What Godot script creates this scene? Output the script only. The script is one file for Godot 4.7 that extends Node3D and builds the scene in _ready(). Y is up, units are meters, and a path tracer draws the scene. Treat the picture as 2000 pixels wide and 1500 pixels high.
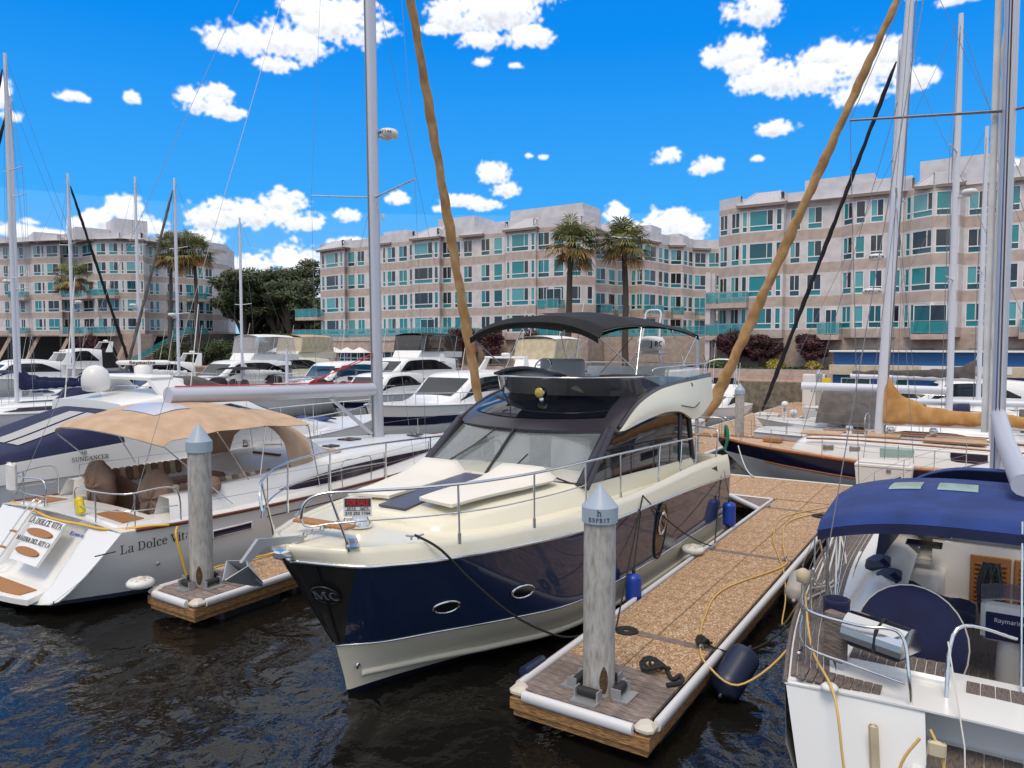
extends Node3D
# A yacht marina under a blue sky with cumulus: world -z runs along the finger docks, x across them, y up, metres above the water.

var M := {}
var rng := RandomNumberGenerator.new()
var taken := {}
var cache := {}

# ---------------------------------------------------------------- shapes
func sh() -> SurfaceTool:
	var st := SurfaceTool.new()
	st.begin(Mesh.PRIMITIVE_TRIANGLES)
	st.set_smooth_group(-1)
	return st

func tri(st: SurfaceTool, a: Vector3, b: Vector3, c: Vector3) -> void:
	st.add_vertex(a); st.add_vertex(b); st.add_vertex(c)

func quad(st: SurfaceTool, a: Vector3, b: Vector3, c: Vector3, d: Vector3) -> void:
	st.add_vertex(a); st.add_vertex(b); st.add_vertex(c)
	st.add_vertex(a); st.add_vertex(c); st.add_vertex(d)

func box(st: SurfaceTool, c: Vector3, s: Vector3, bev := 0.0, bas := Basis()) -> void:
	# a box of size s round c, its edges cut off by bev
	var h := s * 0.5
	var e: float = minf(bev, minf(h.x, minf(h.y, h.z)) * 0.9)
	if e <= 0.0:
		var p := []
		for i in 8:
			p.append(c + bas * Vector3(h.x if i & 1 else -h.x, h.y if i & 2 else -h.y, h.z if i & 4 else -h.z))
		for f in [[0, 2, 3, 1], [4, 5, 7, 6], [0, 1, 5, 4], [2, 6, 7, 3], [0, 4, 6, 2], [1, 3, 7, 5]]:
			quad(st, p[f[0]], p[f[1]], p[f[2]], p[f[3]])
		return
	var rings := []
	for lv in [[-h.y, e], [-h.y + e, 0.0], [h.y - e, 0.0], [h.y, e]]:
		var r := []
		var x: float = h.x - lv[1]
		var z: float = h.z - lv[1]
		for q in [[x - e, -z], [x, -z + e], [x, z - e], [x - e, z], [-x + e, z], [-x, z - e], [-x, -z + e], [-x + e, -z]]:
			r.append(c + bas * Vector3(q[0], lv[0], q[1]))
		rings.append(r)
	loft(st, rings, true, false, true, true)

func loft(st: SurfaceTool, rings: Array, closed := true, smooth := true, cap0 := false, cap1 := false) -> void:
	st.set_smooth_group(1 if smooth else -1)
	for i in rings.size() - 1:
		var a = rings[i]
		var b = rings[i + 1]
		var n: int = a.size()
		for j in (n if closed else n - 1):
			var k := (j + 1) % n
			quad(st, a[j], a[k], b[k], b[j])
	st.set_smooth_group(-1)
	if cap0: fan(st, rings[0], true)
	if cap1: fan(st, rings[-1], false)

func fan(st: SurfaceTool, r, flip := false) -> void:
	var m := Vector3.ZERO
	for p in r: m += p
	m /= r.size()
	for j in r.size():
		var k: int = (j + 1) % r.size()
		if flip: tri(st, m, r[k], r[j])
		else: tri(st, m, r[j], r[k])

func tube(st: SurfaceTool, pts: Array, r0: float, sides := 6, r1 := -1.0, caps := true, flat := 1.0) -> void:
	# a round bar along pts, tapering from r0 to r1; flat squeezes it across
	if r1 < 0.0: r1 = r0
	var rings := []
	var n := pts.size()
	var up := Vector3.UP
	var d0: Vector3 = (pts[1] - pts[0]).normalized()
	if absf(d0.y) > 0.9: up = Vector3.BACK
	var side := d0.cross(up).normalized()
	for i in n:
		var d: Vector3 = (pts[mini(i + 1, n - 1)] - pts[maxi(i - 1, 0)]).normalized()
		side = (side - d * side.dot(d)).normalized()
		var nor := side.cross(d)
		var r: float = lerpf(r0, r1, float(i) / maxf(1, n - 1))
		var ring := []
		for k in sides:
			var a := TAU * k / sides
			ring.append(pts[i] + side * cos(a) * r + nor * sin(a) * r * flat)
		rings.append(ring)
	loft(st, rings, true, sides > 4, caps, caps)

func bow(a: Vector3, b: Vector3, sag: float, n := 10, way := Vector3.DOWN) -> Array:
	var out := []
	for i in n + 1:
		var t := float(i) / n
		out.append(a.lerp(b, t) + way * sag * 4.0 * t * (1.0 - t))
	return out

func curve(keys: Array, n := 24) -> Array:
	# a smooth line through the keys
	var out := []
	var m := keys.size()
	for i in n + 1:
		var f := float(i) / n * (m - 1)
		var k := mini(int(f), m - 2)
		var p0 = keys[maxi(k - 1, 0)]
		var p3 = keys[mini(k + 2, m - 1)]
		out.append(cub(p0, keys[k], keys[k + 1], p3, f - k))
	return out

func cub(a, b, c, d, t: float):
	return b + (c - a) * 0.5 * t + (a - b * 2.5 + c * 2.0 - d * 0.5) * t * t + ((b - c) * 1.5 + (d - a) * 0.5) * t * t * t

func lathe(st: SurfaceTool, prof: Array, sides := 16, xf := Transform3D(), smooth := true) -> void:
	# prof: [radius, height] pairs
	var rings := []
	for p in prof:
		var ring := []
		for k in sides:
			var a := TAU * k / sides
			ring.append(xf * Vector3(cos(a) * p[0], p[1], sin(a) * p[0]))
		rings.append(ring)
	loft(st, rings, true, smooth, true, true)

func prism(st: SurfaceTool, poly: Array, depth: float, xf := Transform3D()) -> void:
	# a polygon in the xy plane of xf, pulled out along its z
	var pv := PackedVector2Array(poly)
	var t := Geometry2D.triangulate_polygon(pv)
	for i in range(0, t.size(), 3):
		var a := pv[t[i]]
		var b := pv[t[i + 1]]
		var c := pv[t[i + 2]]
		tri(st, xf * Vector3(a.x, a.y, 0), xf * Vector3(b.x, b.y, 0), xf * Vector3(c.x, c.y, 0))
		tri(st, xf * Vector3(a.x, a.y, depth), xf * Vector3(c.x, c.y, depth), xf * Vector3(b.x, b.y, depth))
	for i in pv.size():
		var a := pv[i]
		var b := pv[(i + 1) % pv.size()]
		quad(st, xf * Vector3(a.x, a.y, 0), xf * Vector3(a.x, a.y, depth), xf * Vector3(b.x, b.y, depth), xf * Vector3(b.x, b.y, 0))

func sheet(st: SurfaceTool, g: Array, thick := 0.012, smooth := true) -> void:
	# a cloth or shell through a grid of points, with a thickness
	var nu := g.size()
	var nv: int = g[0].size()
	var low := []
	for i in nu:
		var row := []
		for j in nv:
			var du: Vector3 = g[mini(i + 1, nu - 1)][j] - g[maxi(i - 1, 0)][j]
			var dv: Vector3 = g[i][mini(j + 1, nv - 1)] - g[i][maxi(j - 1, 0)]
			row.append(g[i][j] - du.cross(dv).normalized() * thick)
		low.append(row)
	st.set_smooth_group(1 if smooth else -1)
	for i in nu - 1:
		for j in nv - 1:
			quad(st, g[i][j], g[i + 1][j], g[i + 1][j + 1], g[i][j + 1])
	st.set_smooth_group(2 if smooth else -1)
	for i in nu - 1:
		for j in nv - 1:
			quad(st, low[i][j], low[i][j + 1], low[i + 1][j + 1], low[i + 1][j])
	st.set_smooth_group(-1)
	for i in nu - 1:
		quad(st, g[i][0], low[i][0], low[i + 1][0], g[i + 1][0])
		quad(st, g[i][nv - 1], g[i + 1][nv - 1], low[i + 1][nv - 1], low[i][nv - 1])
	for j in nv - 1:
		quad(st, g[0][j], g[0][j + 1], low[0][j + 1], low[0][j])
		quad(st, g[nu - 1][j], low[nu - 1][j], low[nu - 1][j + 1], g[nu - 1][j + 1])

func grid(nu: int, nv: int, f: Callable) -> Array:
	var g := []
	for i in nu + 1:
		var row := []
		for j in nv + 1:
			row.append(f.call(float(i) / nu, float(j) / nv))
		g.append(row)
	return g

func torus(st: SurfaceTool, c: Vector3, R: float, r: float, bas := Basis(), n := 20, sides := 8) -> void:
	var rings := []
	for i in n + 1:
		var a := TAU * i / n
		var ring := []
		for k in sides:
			var b := TAU * k / sides
			ring.append(c + bas * Vector3(cos(a) * (R + r * cos(b)), r * sin(b), sin(a) * (R + r * cos(b))))
		rings.append(ring)
	loft(st, rings, true)

# ---------------------------------------------------------------- nodes
func numbered(called: String) -> String:
	var n: int = taken.get(called, 0)
	taken[called] = n + 1
	return called if n == 0 else "%s_%03d" % [called, n]

func thing(called: String, label: String, category: String, at := Vector3.ZERO, turn := 0.0, group := "") -> Node3D:
	var o := Node3D.new()
	o.name = numbered(called)
	add_child(o)
	o.position = at
	o.rotation.y = turn
	tag(o, label, category, group)
	return o

func tag(o: Node3D, label: String, category: String, group := "") -> void:
	o.set_meta("label", label)
	o.set_meta("category", category)
	if group: o.set_meta("group", group)

func done(st: SurfaceTool) -> ArrayMesh:
	st.generate_normals()
	st.index()
	return st.commit()

func part(parent: Node3D, called: String, what, m, label := "") -> MeshInstance3D:
	var o := MeshInstance3D.new()
	o.name = numbered(called) if parent == self else called
	o.mesh = done(what) if what is SurfaceTool else what
	o.material_override = M[m] if m is String else m
	parent.add_child(o, true)
	if label: o.set_meta("label", label)
	return o

func struct(called: String, what, m) -> MeshInstance3D:
	var o := part(self, called, what, m)
	o.set_meta("kind", "structure")
	return o

func text(parent: Node3D, called: String, words: String, size: float, at: Vector3, bas: Basis, m, font := "Droid Sans", style := 400, slant := false) -> MeshInstance3D:
	var t := TextMesh.new()
	t.text = words
	var f := SystemFont.new()
	f.font_names = PackedStringArray([font])
	f.font_weight = style
	f.font_italic = slant
	t.font = f
	t.font_size = 64
	t.pixel_size = size / 46.0
	t.depth = 0.006
	t.curve_step = 1.0
	var o := MeshInstance3D.new()
	o.name = called
	o.mesh = t
	o.material_override = M[m] if m is String else m
	o.transform = Transform3D(bas, at)
	parent.add_child(o, true)
	return o

# ---------------------------------------------------------------- materials
func noise(freq: float, seed_: int, kind := FastNoiseLite.TYPE_SIMPLEX_SMOOTH, oct := 4) -> FastNoiseLite:
	var n := FastNoiseLite.new()
	n.noise_type = kind
	n.seed = seed_
	n.frequency = freq
	n.fractal_octaves = oct
	if kind == FastNoiseLite.TYPE_CELLULAR:
		n.cellular_return_type = FastNoiseLite.RETURN_CELL_VALUE
		n.fractal_type = FastNoiseLite.FRACTAL_NONE
	return n

func ramp_tex(n: FastNoiseLite, stops: Array, size := 512) -> ImageTexture:
	# noise through a list of [at, linear colour]
	var im := n.get_seamless_image(size, size, false, false, 0.1)
	var px := im.get_data()
	var lut := []
	for i in 256:
		var v := i / 255.0
		var c: Color = stops[0][1]
		for k in stops.size() - 1:
			if v >= stops[k][0]:
				c = (stops[k][1] as Color).lerp(stops[k + 1][1], clampf((v - stops[k][0]) / maxf(1e-4, stops[k + 1][0] - stops[k][0]), 0, 1))
		lut.append(c.linear_to_srgb())
	var outb := PackedByteArray()
	outb.resize(size * size * 3)
	var step := px.size() / (size * size)
	for i in size * size:
		var c: Color = lut[px[i * step]]
		outb[i * 3] = int(clampf(c.r, 0, 1) * 255)
		outb[i * 3 + 1] = int(clampf(c.g, 0, 1) * 255)
		outb[i * 3 + 2] = int(clampf(c.b, 0, 1) * 255)
	return ImageTexture.create_from_image(Image.create_from_data(size, size, false, Image.FORMAT_RGB8, outb))

func mat(key: String, c: Color, rough := 0.5, metal := 0.0) -> StandardMaterial3D:
	var m := StandardMaterial3D.new()
	m.resource_name = key
	m.albedo_color = c.linear_to_srgb()
	m.roughness = rough
	m.metallic = metal
	m.cull_mode = BaseMaterial3D.CULL_DISABLED
	M[key] = m
	return m

func tex(key: String, t: Texture2D, scale, rough := 0.7, bump = null, relief := 0.0, world := true) -> StandardMaterial3D:
	var m := mat(key, Color(1, 1, 1), rough)
	m.albedo_texture = t
	m.uv1_triplanar = true
	m.uv1_world_triplanar = world
	m.uv1_scale = scale if scale is Vector3 else Vector3.ONE * scale
	if bump:
		m.heightmap_enabled = true
		m.heightmap_texture = bump
		m.heightmap_scale = relief
	return m

func glass(key: String, c: Color, alpha: float, rough := 0.02) -> StandardMaterial3D:
	var m := mat(key, c, rough)
	m.transparency = BaseMaterial3D.TRANSPARENCY_ALPHA
	m.albedo_color.a = alpha
	return m

func grey_tex(n: FastNoiseLite, size := 512, seam := 0.1) -> ImageTexture:
	return ImageTexture.create_from_image(n.get_seamless_image(size, size, false, false, seam))

func materials() -> void:
	var soft := noise(0.012, 3, FastNoiseLite.TYPE_SIMPLEX_SMOOTH, 5)
	var fine := noise(0.05, 5, FastNoiseLite.TYPE_SIMPLEX_SMOOTH, 3)
	var fine_t := grey_tex(fine)
	var soft_t := grey_tex(soft)
	cache["fine"] = fine_t
	# stucco of the apartment blocks
	tex("stucco", ramp_tex(soft, [[0.25, Color(0.60, 0.56, 0.555)], [0.75, Color(0.70, 0.66, 0.65)]]), 0.13, 0.9, fine_t, 0.5)
	tex("band", ramp_tex(soft, [[0.2, Color(0.43, 0.345, 0.30)], [0.8, Color(0.54, 0.445, 0.39)]]), 0.16, 0.9, fine_t, 0.5)
	tex("podium", ramp_tex(soft, [[0.2, Color(0.38, 0.295, 0.245)], [0.8, Color(0.50, 0.40, 0.335)]]), 0.2, 0.9, fine_t, 0.5)
	tex("parapet", ramp_tex(soft, [[0.2, Color(0.56, 0.54, 0.56)], [0.8, Color(0.66, 0.64, 0.66)]]), 0.1, 0.85)
	tex("seawall", ramp_tex(soft, [[0.25, Color(0.16, 0.13, 0.09)], [0.75, Color(0.27, 0.22, 0.16)]]), 0.25, 0.9, fine_t, 1.0)
	tex("paving", ramp_tex(soft, [[0.25, Color(0.36, 0.22, 0.18)], [0.75, Color(0.46, 0.30, 0.25)]]), 0.3, 0.9)
	mat("metal_roof", Color(0.50, 0.48, 0.50), 0.45, 0.2)
	mat("eave", Color(0.24, 0.19, 0.17), 0.8)
	mat("win_frame", Color(0.80, 0.80, 0.80), 0.4)
	var pc := {"pane_teal": Color(0.015, 0.23, 0.25), "pane_deep": Color(0.008, 0.085, 0.10), "pane_dark": Color(0.02, 0.025, 0.03), "pane_pale": Color(0.10, 0.36, 0.38), "pane_blue": Color(0.01, 0.07, 0.16)}
	for k in pc:
		var pm := mat(k, pc[k], 0.06)
		pm.metallic_specular = 0.6
	glass("balcony_glass", Color(0.03, 0.33, 0.35), 0.5, 0.03)
	mat("rail_metal", Color(0.45, 0.45, 0.46), 0.35, 0.7)
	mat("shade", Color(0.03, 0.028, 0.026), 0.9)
	# docks
	var agg := noise(0.075, 11, FastNoiseLite.TYPE_CELLULAR)
	var agg_t := ramp_tex(agg, [[0.0, Color(0.19, 0.085, 0.035)], [0.3, Color(0.44, 0.25, 0.12)], [0.6, Color(0.56, 0.36, 0.20)], [0.85, Color(0.66, 0.50, 0.33)], [1.0, Color(0.80, 0.71, 0.57)]], 1024)
	var ag := tex("aggregate", agg_t, 0.75, 0.85, grey_tex(agg, 1024), 0.6)
	ag.detail_enabled = true
	ag.detail_albedo = ramp_tex(soft, [[0.2, Color(0.72, 0.69, 0.66)], [0.8, Color(1, 1, 1)]])
	ag.detail_blend_mode = BaseMaterial3D.BLEND_MODE_MUL
	ag.detail_uv_layer = BaseMaterial3D.DETAIL_UV_1
	var grain := noise(0.018, 21, FastNoiseLite.TYPE_SIMPLEX_SMOOTH, 5)
	var grain_t := grey_tex(grain)
	for i in 3:
		var k: float = [1.0, 0.82, 1.15][i]
		tex("grey_wood%d" % i, ramp_tex(grain, [[0.2, Color(0.10, 0.075, 0.065) * k], [0.55, Color(0.21, 0.165, 0.145) * k], [0.85, Color(0.32, 0.27, 0.24) * k]]), Vector3(0.5, 4.0, 7.0), 0.85, grain_t, 0.4)
	tex("fascia", ramp_tex(grain, [[0.2, Color(0.13, 0.055, 0.018)], [0.5, Color(0.34, 0.17, 0.06)], [0.85, Color(0.48, 0.28, 0.12)]]), Vector3(5.0, 7.0, 0.6), 0.7, grain_t, 0.4)
	tex("teak", ramp_tex(grain, [[0.2, Color(0.24, 0.10, 0.03)], [0.8, Color(0.46, 0.22, 0.075)]]), Vector3(6.0, 6.0, 0.7), 0.6)
	tex("old_teak", ramp_tex(grain, [[0.2, Color(0.085, 0.066, 0.058)], [0.8, Color(0.20, 0.165, 0.15)]]), Vector3(8.0, 8.0, 0.7), 0.8)
	tex("varnish", ramp_tex(grain, [[0.2, Color(0.20, 0.062, 0.015)], [0.8, Color(0.36, 0.13, 0.035)]]), Vector3(0.7, 6.0, 6.0), 0.25)
	tex("mahogany", ramp_tex(grain, [[0.2, Color(0.10, 0.025, 0.012)], [0.8, Color(0.17, 0.05, 0.02)]]), Vector3(6.0, 6.0, 0.7), 0.3)
	mat("bumper", Color(0.66, 0.66, 0.67), 0.45)
	mat("bumper_old", Color(0.60, 0.55, 0.46), 0.6)
	mat("float", Color(0.015, 0.016, 0.02), 0.6)
	var streak := noise(0.02, 31, FastNoiseLite.TYPE_SIMPLEX_SMOOTH, 5)
	tex("pile", ramp_tex(streak, [[0.15, Color(0.27, 0.245, 0.21)], [0.45, Color(0.39, 0.37, 0.34)], [0.8, Color(0.47, 0.455, 0.43)]]), Vector3(1.3, 0.30, 1.3), 0.85, fine_t, 0.5)
	tex("pile_wet", ramp_tex(streak, [[0.2, Color(0.09, 0.06, 0.03)], [0.8, Color(0.24, 0.17, 0.10)]]), Vector3(2.0, 0.8, 2.0), 0.6)
	mat("cap", Color(0.33, 0.40, 0.47), 0.45)
	mat("galv", Color(0.42, 0.43, 0.44), 0.45, 0.6)
	mat("rubber", Color(0.02, 0.02, 0.022), 0.7)
	mat("black", Color(0.012, 0.012, 0.014), 0.4)
	mat("ink", Color(0.04, 0.035, 0.035), 0.6)
	tex("rust", ramp_tex(noise(0.04, 33), [[0.25, Color(0.03, 0.02, 0.012)], [0.6, Color(0.10, 0.055, 0.025)], [0.85, Color(0.24, 0.15, 0.08)]], 256), 3.0, 0.95)
	mat("rope_black", Color(0.018, 0.018, 0.02), 0.9)
	tex("rope_fleck", ramp_tex(noise(0.09, 35), [[0.0, Color(0.012, 0.012, 0.016)], [0.6, Color(0.02, 0.02, 0.024)], [0.66, Color(0.5, 0.48, 0.42)], [1.0, Color(0.55, 0.52, 0.46)]], 256), 4.0, 0.9)
	mat("rope_white", Color(0.62, 0.60, 0.56), 0.9)
	mat("hose_yellow", Color(0.75, 0.42, 0.03), 0.45)
	mat("cord_yellow", Color(0.62, 0.40, 0.12), 0.55)
	mat("plastic_white", Color(0.72, 0.71, 0.68), 0.4)
	mat("fender_blue", Color(0.008, 0.05, 0.35), 0.35)
	mat("fender_navy", Color(0.012, 0.02, 0.055), 0.4)
	mat("fender_grey", Color(0.38, 0.36, 0.33), 0.5)
	mat("yellow", Color(0.80, 0.62, 0.02), 0.5)
	mat("red", Color(0.62, 0.02, 0.02), 0.5)
	mat("green", Color(0.01, 0.16, 0.07), 0.8)
	# boats
	var gel := mat("gelcoat", Color(0.78, 0.78, 0.76), 0.22)
	gel.clearcoat_enabled = true
	gel.clearcoat = 0.4
	mat("hull_white", Color(0.66, 0.65, 0.62), 0.14)
	mat("cream", Color(0.74, 0.70, 0.55), 0.2)
	mat("cream_low", Color(0.66, 0.60, 0.46), 0.25)
	var nav := mat("navy_hull", Color(0.006, 0.022, 0.068), 0.06)
	nav.clearcoat_enabled = true
	nav.clearcoat = 0.7
	mat("navy_stripe", Color(0.008, 0.009, 0.035), 0.2)
	mat("boot", Color(0.006, 0.008, 0.022), 0.5)
	mat("carbon", Color(0.022, 0.021, 0.02), 0.28)
	mat("charcoal", Color(0.045, 0.04, 0.05), 0.22, 0.25)
	mat("black_gloss", Color(0.006, 0.007, 0.012), 0.04)
	mat("dark_glass", Color(0.008, 0.01, 0.014), 0.03)
	mat("violet_glass", Color(0.035, 0.022, 0.04), 0.05)
	mat("hatch_smoke", Color(0.075, 0.07, 0.10), 0.38)
	mat("lens", Color(0.42, 0.32, 0.06), 0.08)
	mat("teal_glass", Color(0.10, 0.34, 0.28), 0.05)
	mat("blue_glass", Color(0.008, 0.05, 0.10), 0.04)
	glass("clear", Color(0.55, 0.62, 0.64), 0.12)
	glass("smoked", Color(0.03, 0.03, 0.035), 0.55)
	glass("vinyl", Color(0.55, 0.52, 0.52), 0.28, 0.12)
	glass("vinyl_teal", Color(0.35, 0.55, 0.48), 0.7, 0.2)
	glass("vinyl_white", Color(0.6, 0.62, 0.70), 0.75, 0.2)
	mat("chrome", Color(0.72, 0.71, 0.69), 0.14, 1.0)
	mat("steel", Color(0.55, 0.54, 0.52), 0.25, 0.95)
	mat("alloy", Color(0.56, 0.57, 0.62), 0.4, 0.35)
	mat("mast_white", Color(0.66, 0.67, 0.72), 0.35)
	mat("wire", Color(0.22, 0.22, 0.23), 0.4, 0.5)
	mat("cushion", Color(0.73, 0.70, 0.62), 0.8)
	mat("cushion_grey", Color(0.40, 0.40, 0.40), 0.8)
	var weave := noise(0.3, 41, FastNoiseLite.TYPE_SIMPLEX_SMOOTH, 2)
	var weave_t := grey_tex(weave, 256)
	var wr := noise(0.008, 43, FastNoiseLite.TYPE_SIMPLEX_SMOOTH, 4)
	var cl := {"canvas_tan": [Color(0.44, 0.29, 0.18), Color(0.54, 0.38, 0.25)], "canvas_brown": [Color(0.20, 0.125, 0.085), Color(0.27, 0.175, 0.12)], "canvas_navy": [Color(0.006, 0.0095, 0.045), Color(0.011, 0.016, 0.068)], "canvas_blue": [Color(0.005, 0.024, 0.13), Color(0.010, 0.038, 0.19)],
		"canvas_black": [Color(0.006, 0.006, 0.0075), Color(0.013, 0.0125, 0.014)], "canvas_grey": [Color(0.075, 0.065, 0.06), Color(0.125, 0.11, 0.10)], "canvas_gold": [Color(0.36, 0.17, 0.05), Color(0.50, 0.27, 0.095)], "canvas_beige": [Color(0.46, 0.39, 0.25), Color(0.58, 0.50, 0.35)],
		"canvas_white": [Color(0.68, 0.67, 0.64), Color(0.78, 0.77, 0.74)], "furl_tan": [Color(0.30, 0.155, 0.06), Color(0.46, 0.29, 0.13)]}
	for k in cl:
		var cm := tex(k, ramp_tex(wr, [[0.2, cl[k][0]], [0.8, cl[k][1]]], 256), 0.8, 0.9, weave_t, 0.25, false)
		cm.rim_enabled = k != "canvas_black"
		cm.rim = 0.1
	mat("float_blue", Color(0.012, 0.10, 0.30), 0.6)
	tex("float_beige", ramp_tex(soft, [[0.2, Color(0.50, 0.42, 0.30)], [0.8, Color(0.60, 0.52, 0.39)]]), 0.3, 0.8)
	# planting
	var lv := {"palm_leaf": Color(0.155, 0.165, 0.055), "palm_dry": Color(0.27, 0.16, 0.05), "pine": Color(0.05, 0.065, 0.022), "shrub": Color(0.045, 0.07, 0.02), "plum": Color(0.055, 0.016, 0.02), "grass_yellow": Color(0.30, 0.25, 0.04), "flower": Color(0.55, 0.26, 0.02)}
	for k in lv:
		var lm := mat(k, Color(1, 1, 1), 0.6)
		lm.vertex_color_use_as_albedo = true
		lm.backlight_enabled = true
		lm.backlight = (lv[k] * 0.5).linear_to_srgb()
		cache[k] = lv[k]
	tex("bark", ramp_tex(grain, [[0.2, Color(0.05, 0.035, 0.026)], [0.8, Color(0.16, 0.12, 0.09)]]), Vector3(3, 1, 3), 0.95, fine_t, 2.0)
	tex("palm_bark", ramp_tex(noise(0.03, 51), [[0.2, Color(0.045, 0.034, 0.028)], [0.8, Color(0.14, 0.11, 0.09)]]), Vector3(1.5, 3.0, 1.5), 0.95, fine_t, 3.0)
	tex("soil", ramp_tex(soft, [[0.2, Color(0.05, 0.035, 0.02)], [0.8, Color(0.11, 0.08, 0.05)]]), 0.4, 1.0)

# ---------------------------------------------------------------- the scene
func _ready() -> void:
	rng.seed = 7
	var cam := Camera3D.new()
	cam.name = "camera"
	cam.position = Vector3(0, 4.8, 0)
	cam.rotation = Vector3(deg_to_rad(-2.95), deg_to_rad(32.8), 0)
	cam.fov = 55.35
	cam.near = 0.1
	cam.far = 3000.0
	cam.current = true
	add_child(cam)
	var env := Environment.new()
	env.background_mode = Environment.BG_SKY
	env.sky = Sky.new()
	var pano := PanoramaSkyMaterial.new()
	pano.panorama = sky_picture()
	pano.energy_multiplier = 1.0
	env.sky.sky_material = pano
	env.background_energy_multiplier = 1.0
	env.tonemap_mode = Environment.TONE_MAPPER_LINEAR
	env.tonemap_exposure = 1.15
	env.sdfgi_enabled = true
	env.ssao_enabled = true
	env.ssil_enabled = true
	var we := WorldEnvironment.new()
	we.name = "environment"
	we.environment = env
	add_child(we)
	var sun := DirectionalLight3D.new()
	sun.name = "sun"
	sun.light_color = Color(1.0, 0.93, 0.84)
	sun.light_energy = 0.55
	sun.light_angular_distance = 22.0
	sun.shadow_enabled = true
	sun.rotation = Vector3(deg_to_rad(-62), deg_to_rad(12), 0)
	add_child(sun)
	materials()
	print("materials ", Time.get_ticks_msec())
	water()
	land()
	buildings()
	print("buildings ", Time.get_ticks_msec())
	docks()
	print("docks ", Time.get_ticks_msec())
	planting()
	print("planting ", Time.get_ticks_msec())
	boats()
	print("boats ", Time.get_ticks_msec())

const CLOUDS := [[-46.2, 22.7, 3.94, 1.87], [-49.5, 21.1, 3.10, 1.42], [-52.4, 20.9, 2.65, 1.19], [-50.3, 19.7, 1.62, 0.71], [-48.1, 23.3, 2.20, 0.92], [-43.6, 22.4, 1.14, 0.80], [-36.5, 23.6, 2.93, 1.42], [-34.2, 24.2, 3.71, 1.87], [-31.6, 22.3, 2.03, 0.91], [-35.3, 22.1, 1.76, 0.72], [-38.8, 22.7, 1.16, 0.39], [-32.4, 25.4, 4.67, 1.23], [-55.4, 16.8, 1.87, 0.98], [-54.0, 16.2, 1.45, 0.53], [-54.5, 17.5, 1.03, 0.59], [-53.0, 16.3, 0.87, 0.30], [-7.8, 18.6, 2.99, 1.92], [-10.4, 18.4, 2.96, 1.53], [-13.2, 18.6, 3.07, 1.29], [-16.0, 20.5, 2.20, 1.15], [-17.9, 20.3, 0.91, 0.91], [-14.8, 23.1, 2.17, 1.28], [-14.0, 23.9, 2.07, 0.90], [-4.7, 17.4, 1.56, 0.86], [-7.5, 16.8, 1.96, 0.77], [-9.8, 19.6, 1.96, 1.12], [-15.7, 19.7, 1.42, 0.97], [-6.6, 19.1, 1.86, 1.22], [-13.5, 15.3, 1.60, 0.68], [-18.3, 13.1, 1.40, 0.71], [-21.1, 13.9, 1.36, 0.64], [-34.1, 12.9, 1.42, 1.03], [-33.4, 11.9, 1.11, 0.82], [-60.5, 9.1, 1.42, 1.15], [-61.8, 8.4, 1.23, 0.87], [-59.6, 8.3, 1.93, 0.82], [-63.0, 8.0, 1.20, 0.53], [-51.9, 9.5, 3.98, 1.22], [-55.0, 9.0, 1.65, 0.99], [-48.6, 9.0, 1.48, 0.66], [-50.4, 10.3, 2.18, 0.90], [-53.6, 9.9, 1.40, 0.71], [-41.6, 11.0, 1.01, 0.56], [-45.4, 9.7, 0.91, 0.59], [-36.8, 11.0, 1.58, 0.53], [-35.0, 10.7, 1.39, 0.53], [-38.3, 10.4, 0.79, 0.38], [-14.5, 13.4, 0.50, 0.24], [-49.1, 5.8, 1.85, 2.05], [-51.9, 6.0, 1.50, 1.03], [-48.4, 3.7, 1.49, 1.52], [-50.4, 4.4, 2.20, 1.50], [-24.7, 9.8, 1.16, 1.05], [-20.7, 9.1, 2.07, 1.42], [-19.2, 8.7, 1.49, 1.04], [-22.6, 8.6, 1.53, 0.76], [1.4, 11.2, 0.91, 0.62], [-67.3, 15.4, 0.65, 1.18], [-66.9, 14.3, 0.71, 0.42], [-66.4, 7.3, 1.54, 0.52], [-64.2, 7.2, 1.77, 0.46], [-55.4, 7.6, 1.54, 0.64], [-53.0, 5.8, 1.06, 0.73], [-54.4, 5.0, 0.87, 0.55], [-63.2, 16.0, 1.06, 0.40], [-59.8, 16.4, 0.50, 0.51], [-35.0, 20.7, 0.78, 0.37], [-32.6, 20.5, 0.78, 0.27], [-31.5, 14.3, 0.36, 0.22], [-30.4, 14.2, 0.43, 0.22], [-1.3, 21.6, 1.94, 0.39], [-3.6, 22.2, 1.47, 0.29], [-65.9, 8.0, 0.50, 0.26], [-50.2, 11.4, 0.43, 0.36], [-49.0, 11.0, 0.51, 0.33], [-44.6, 7.8, 2.30, 0.38], [-7.3, 23.7, 2.49, 0.72], [-58.3, 24.3, 4.95, 1.13], [-64.2, 24.7, 3.52, 1.06]]

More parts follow.
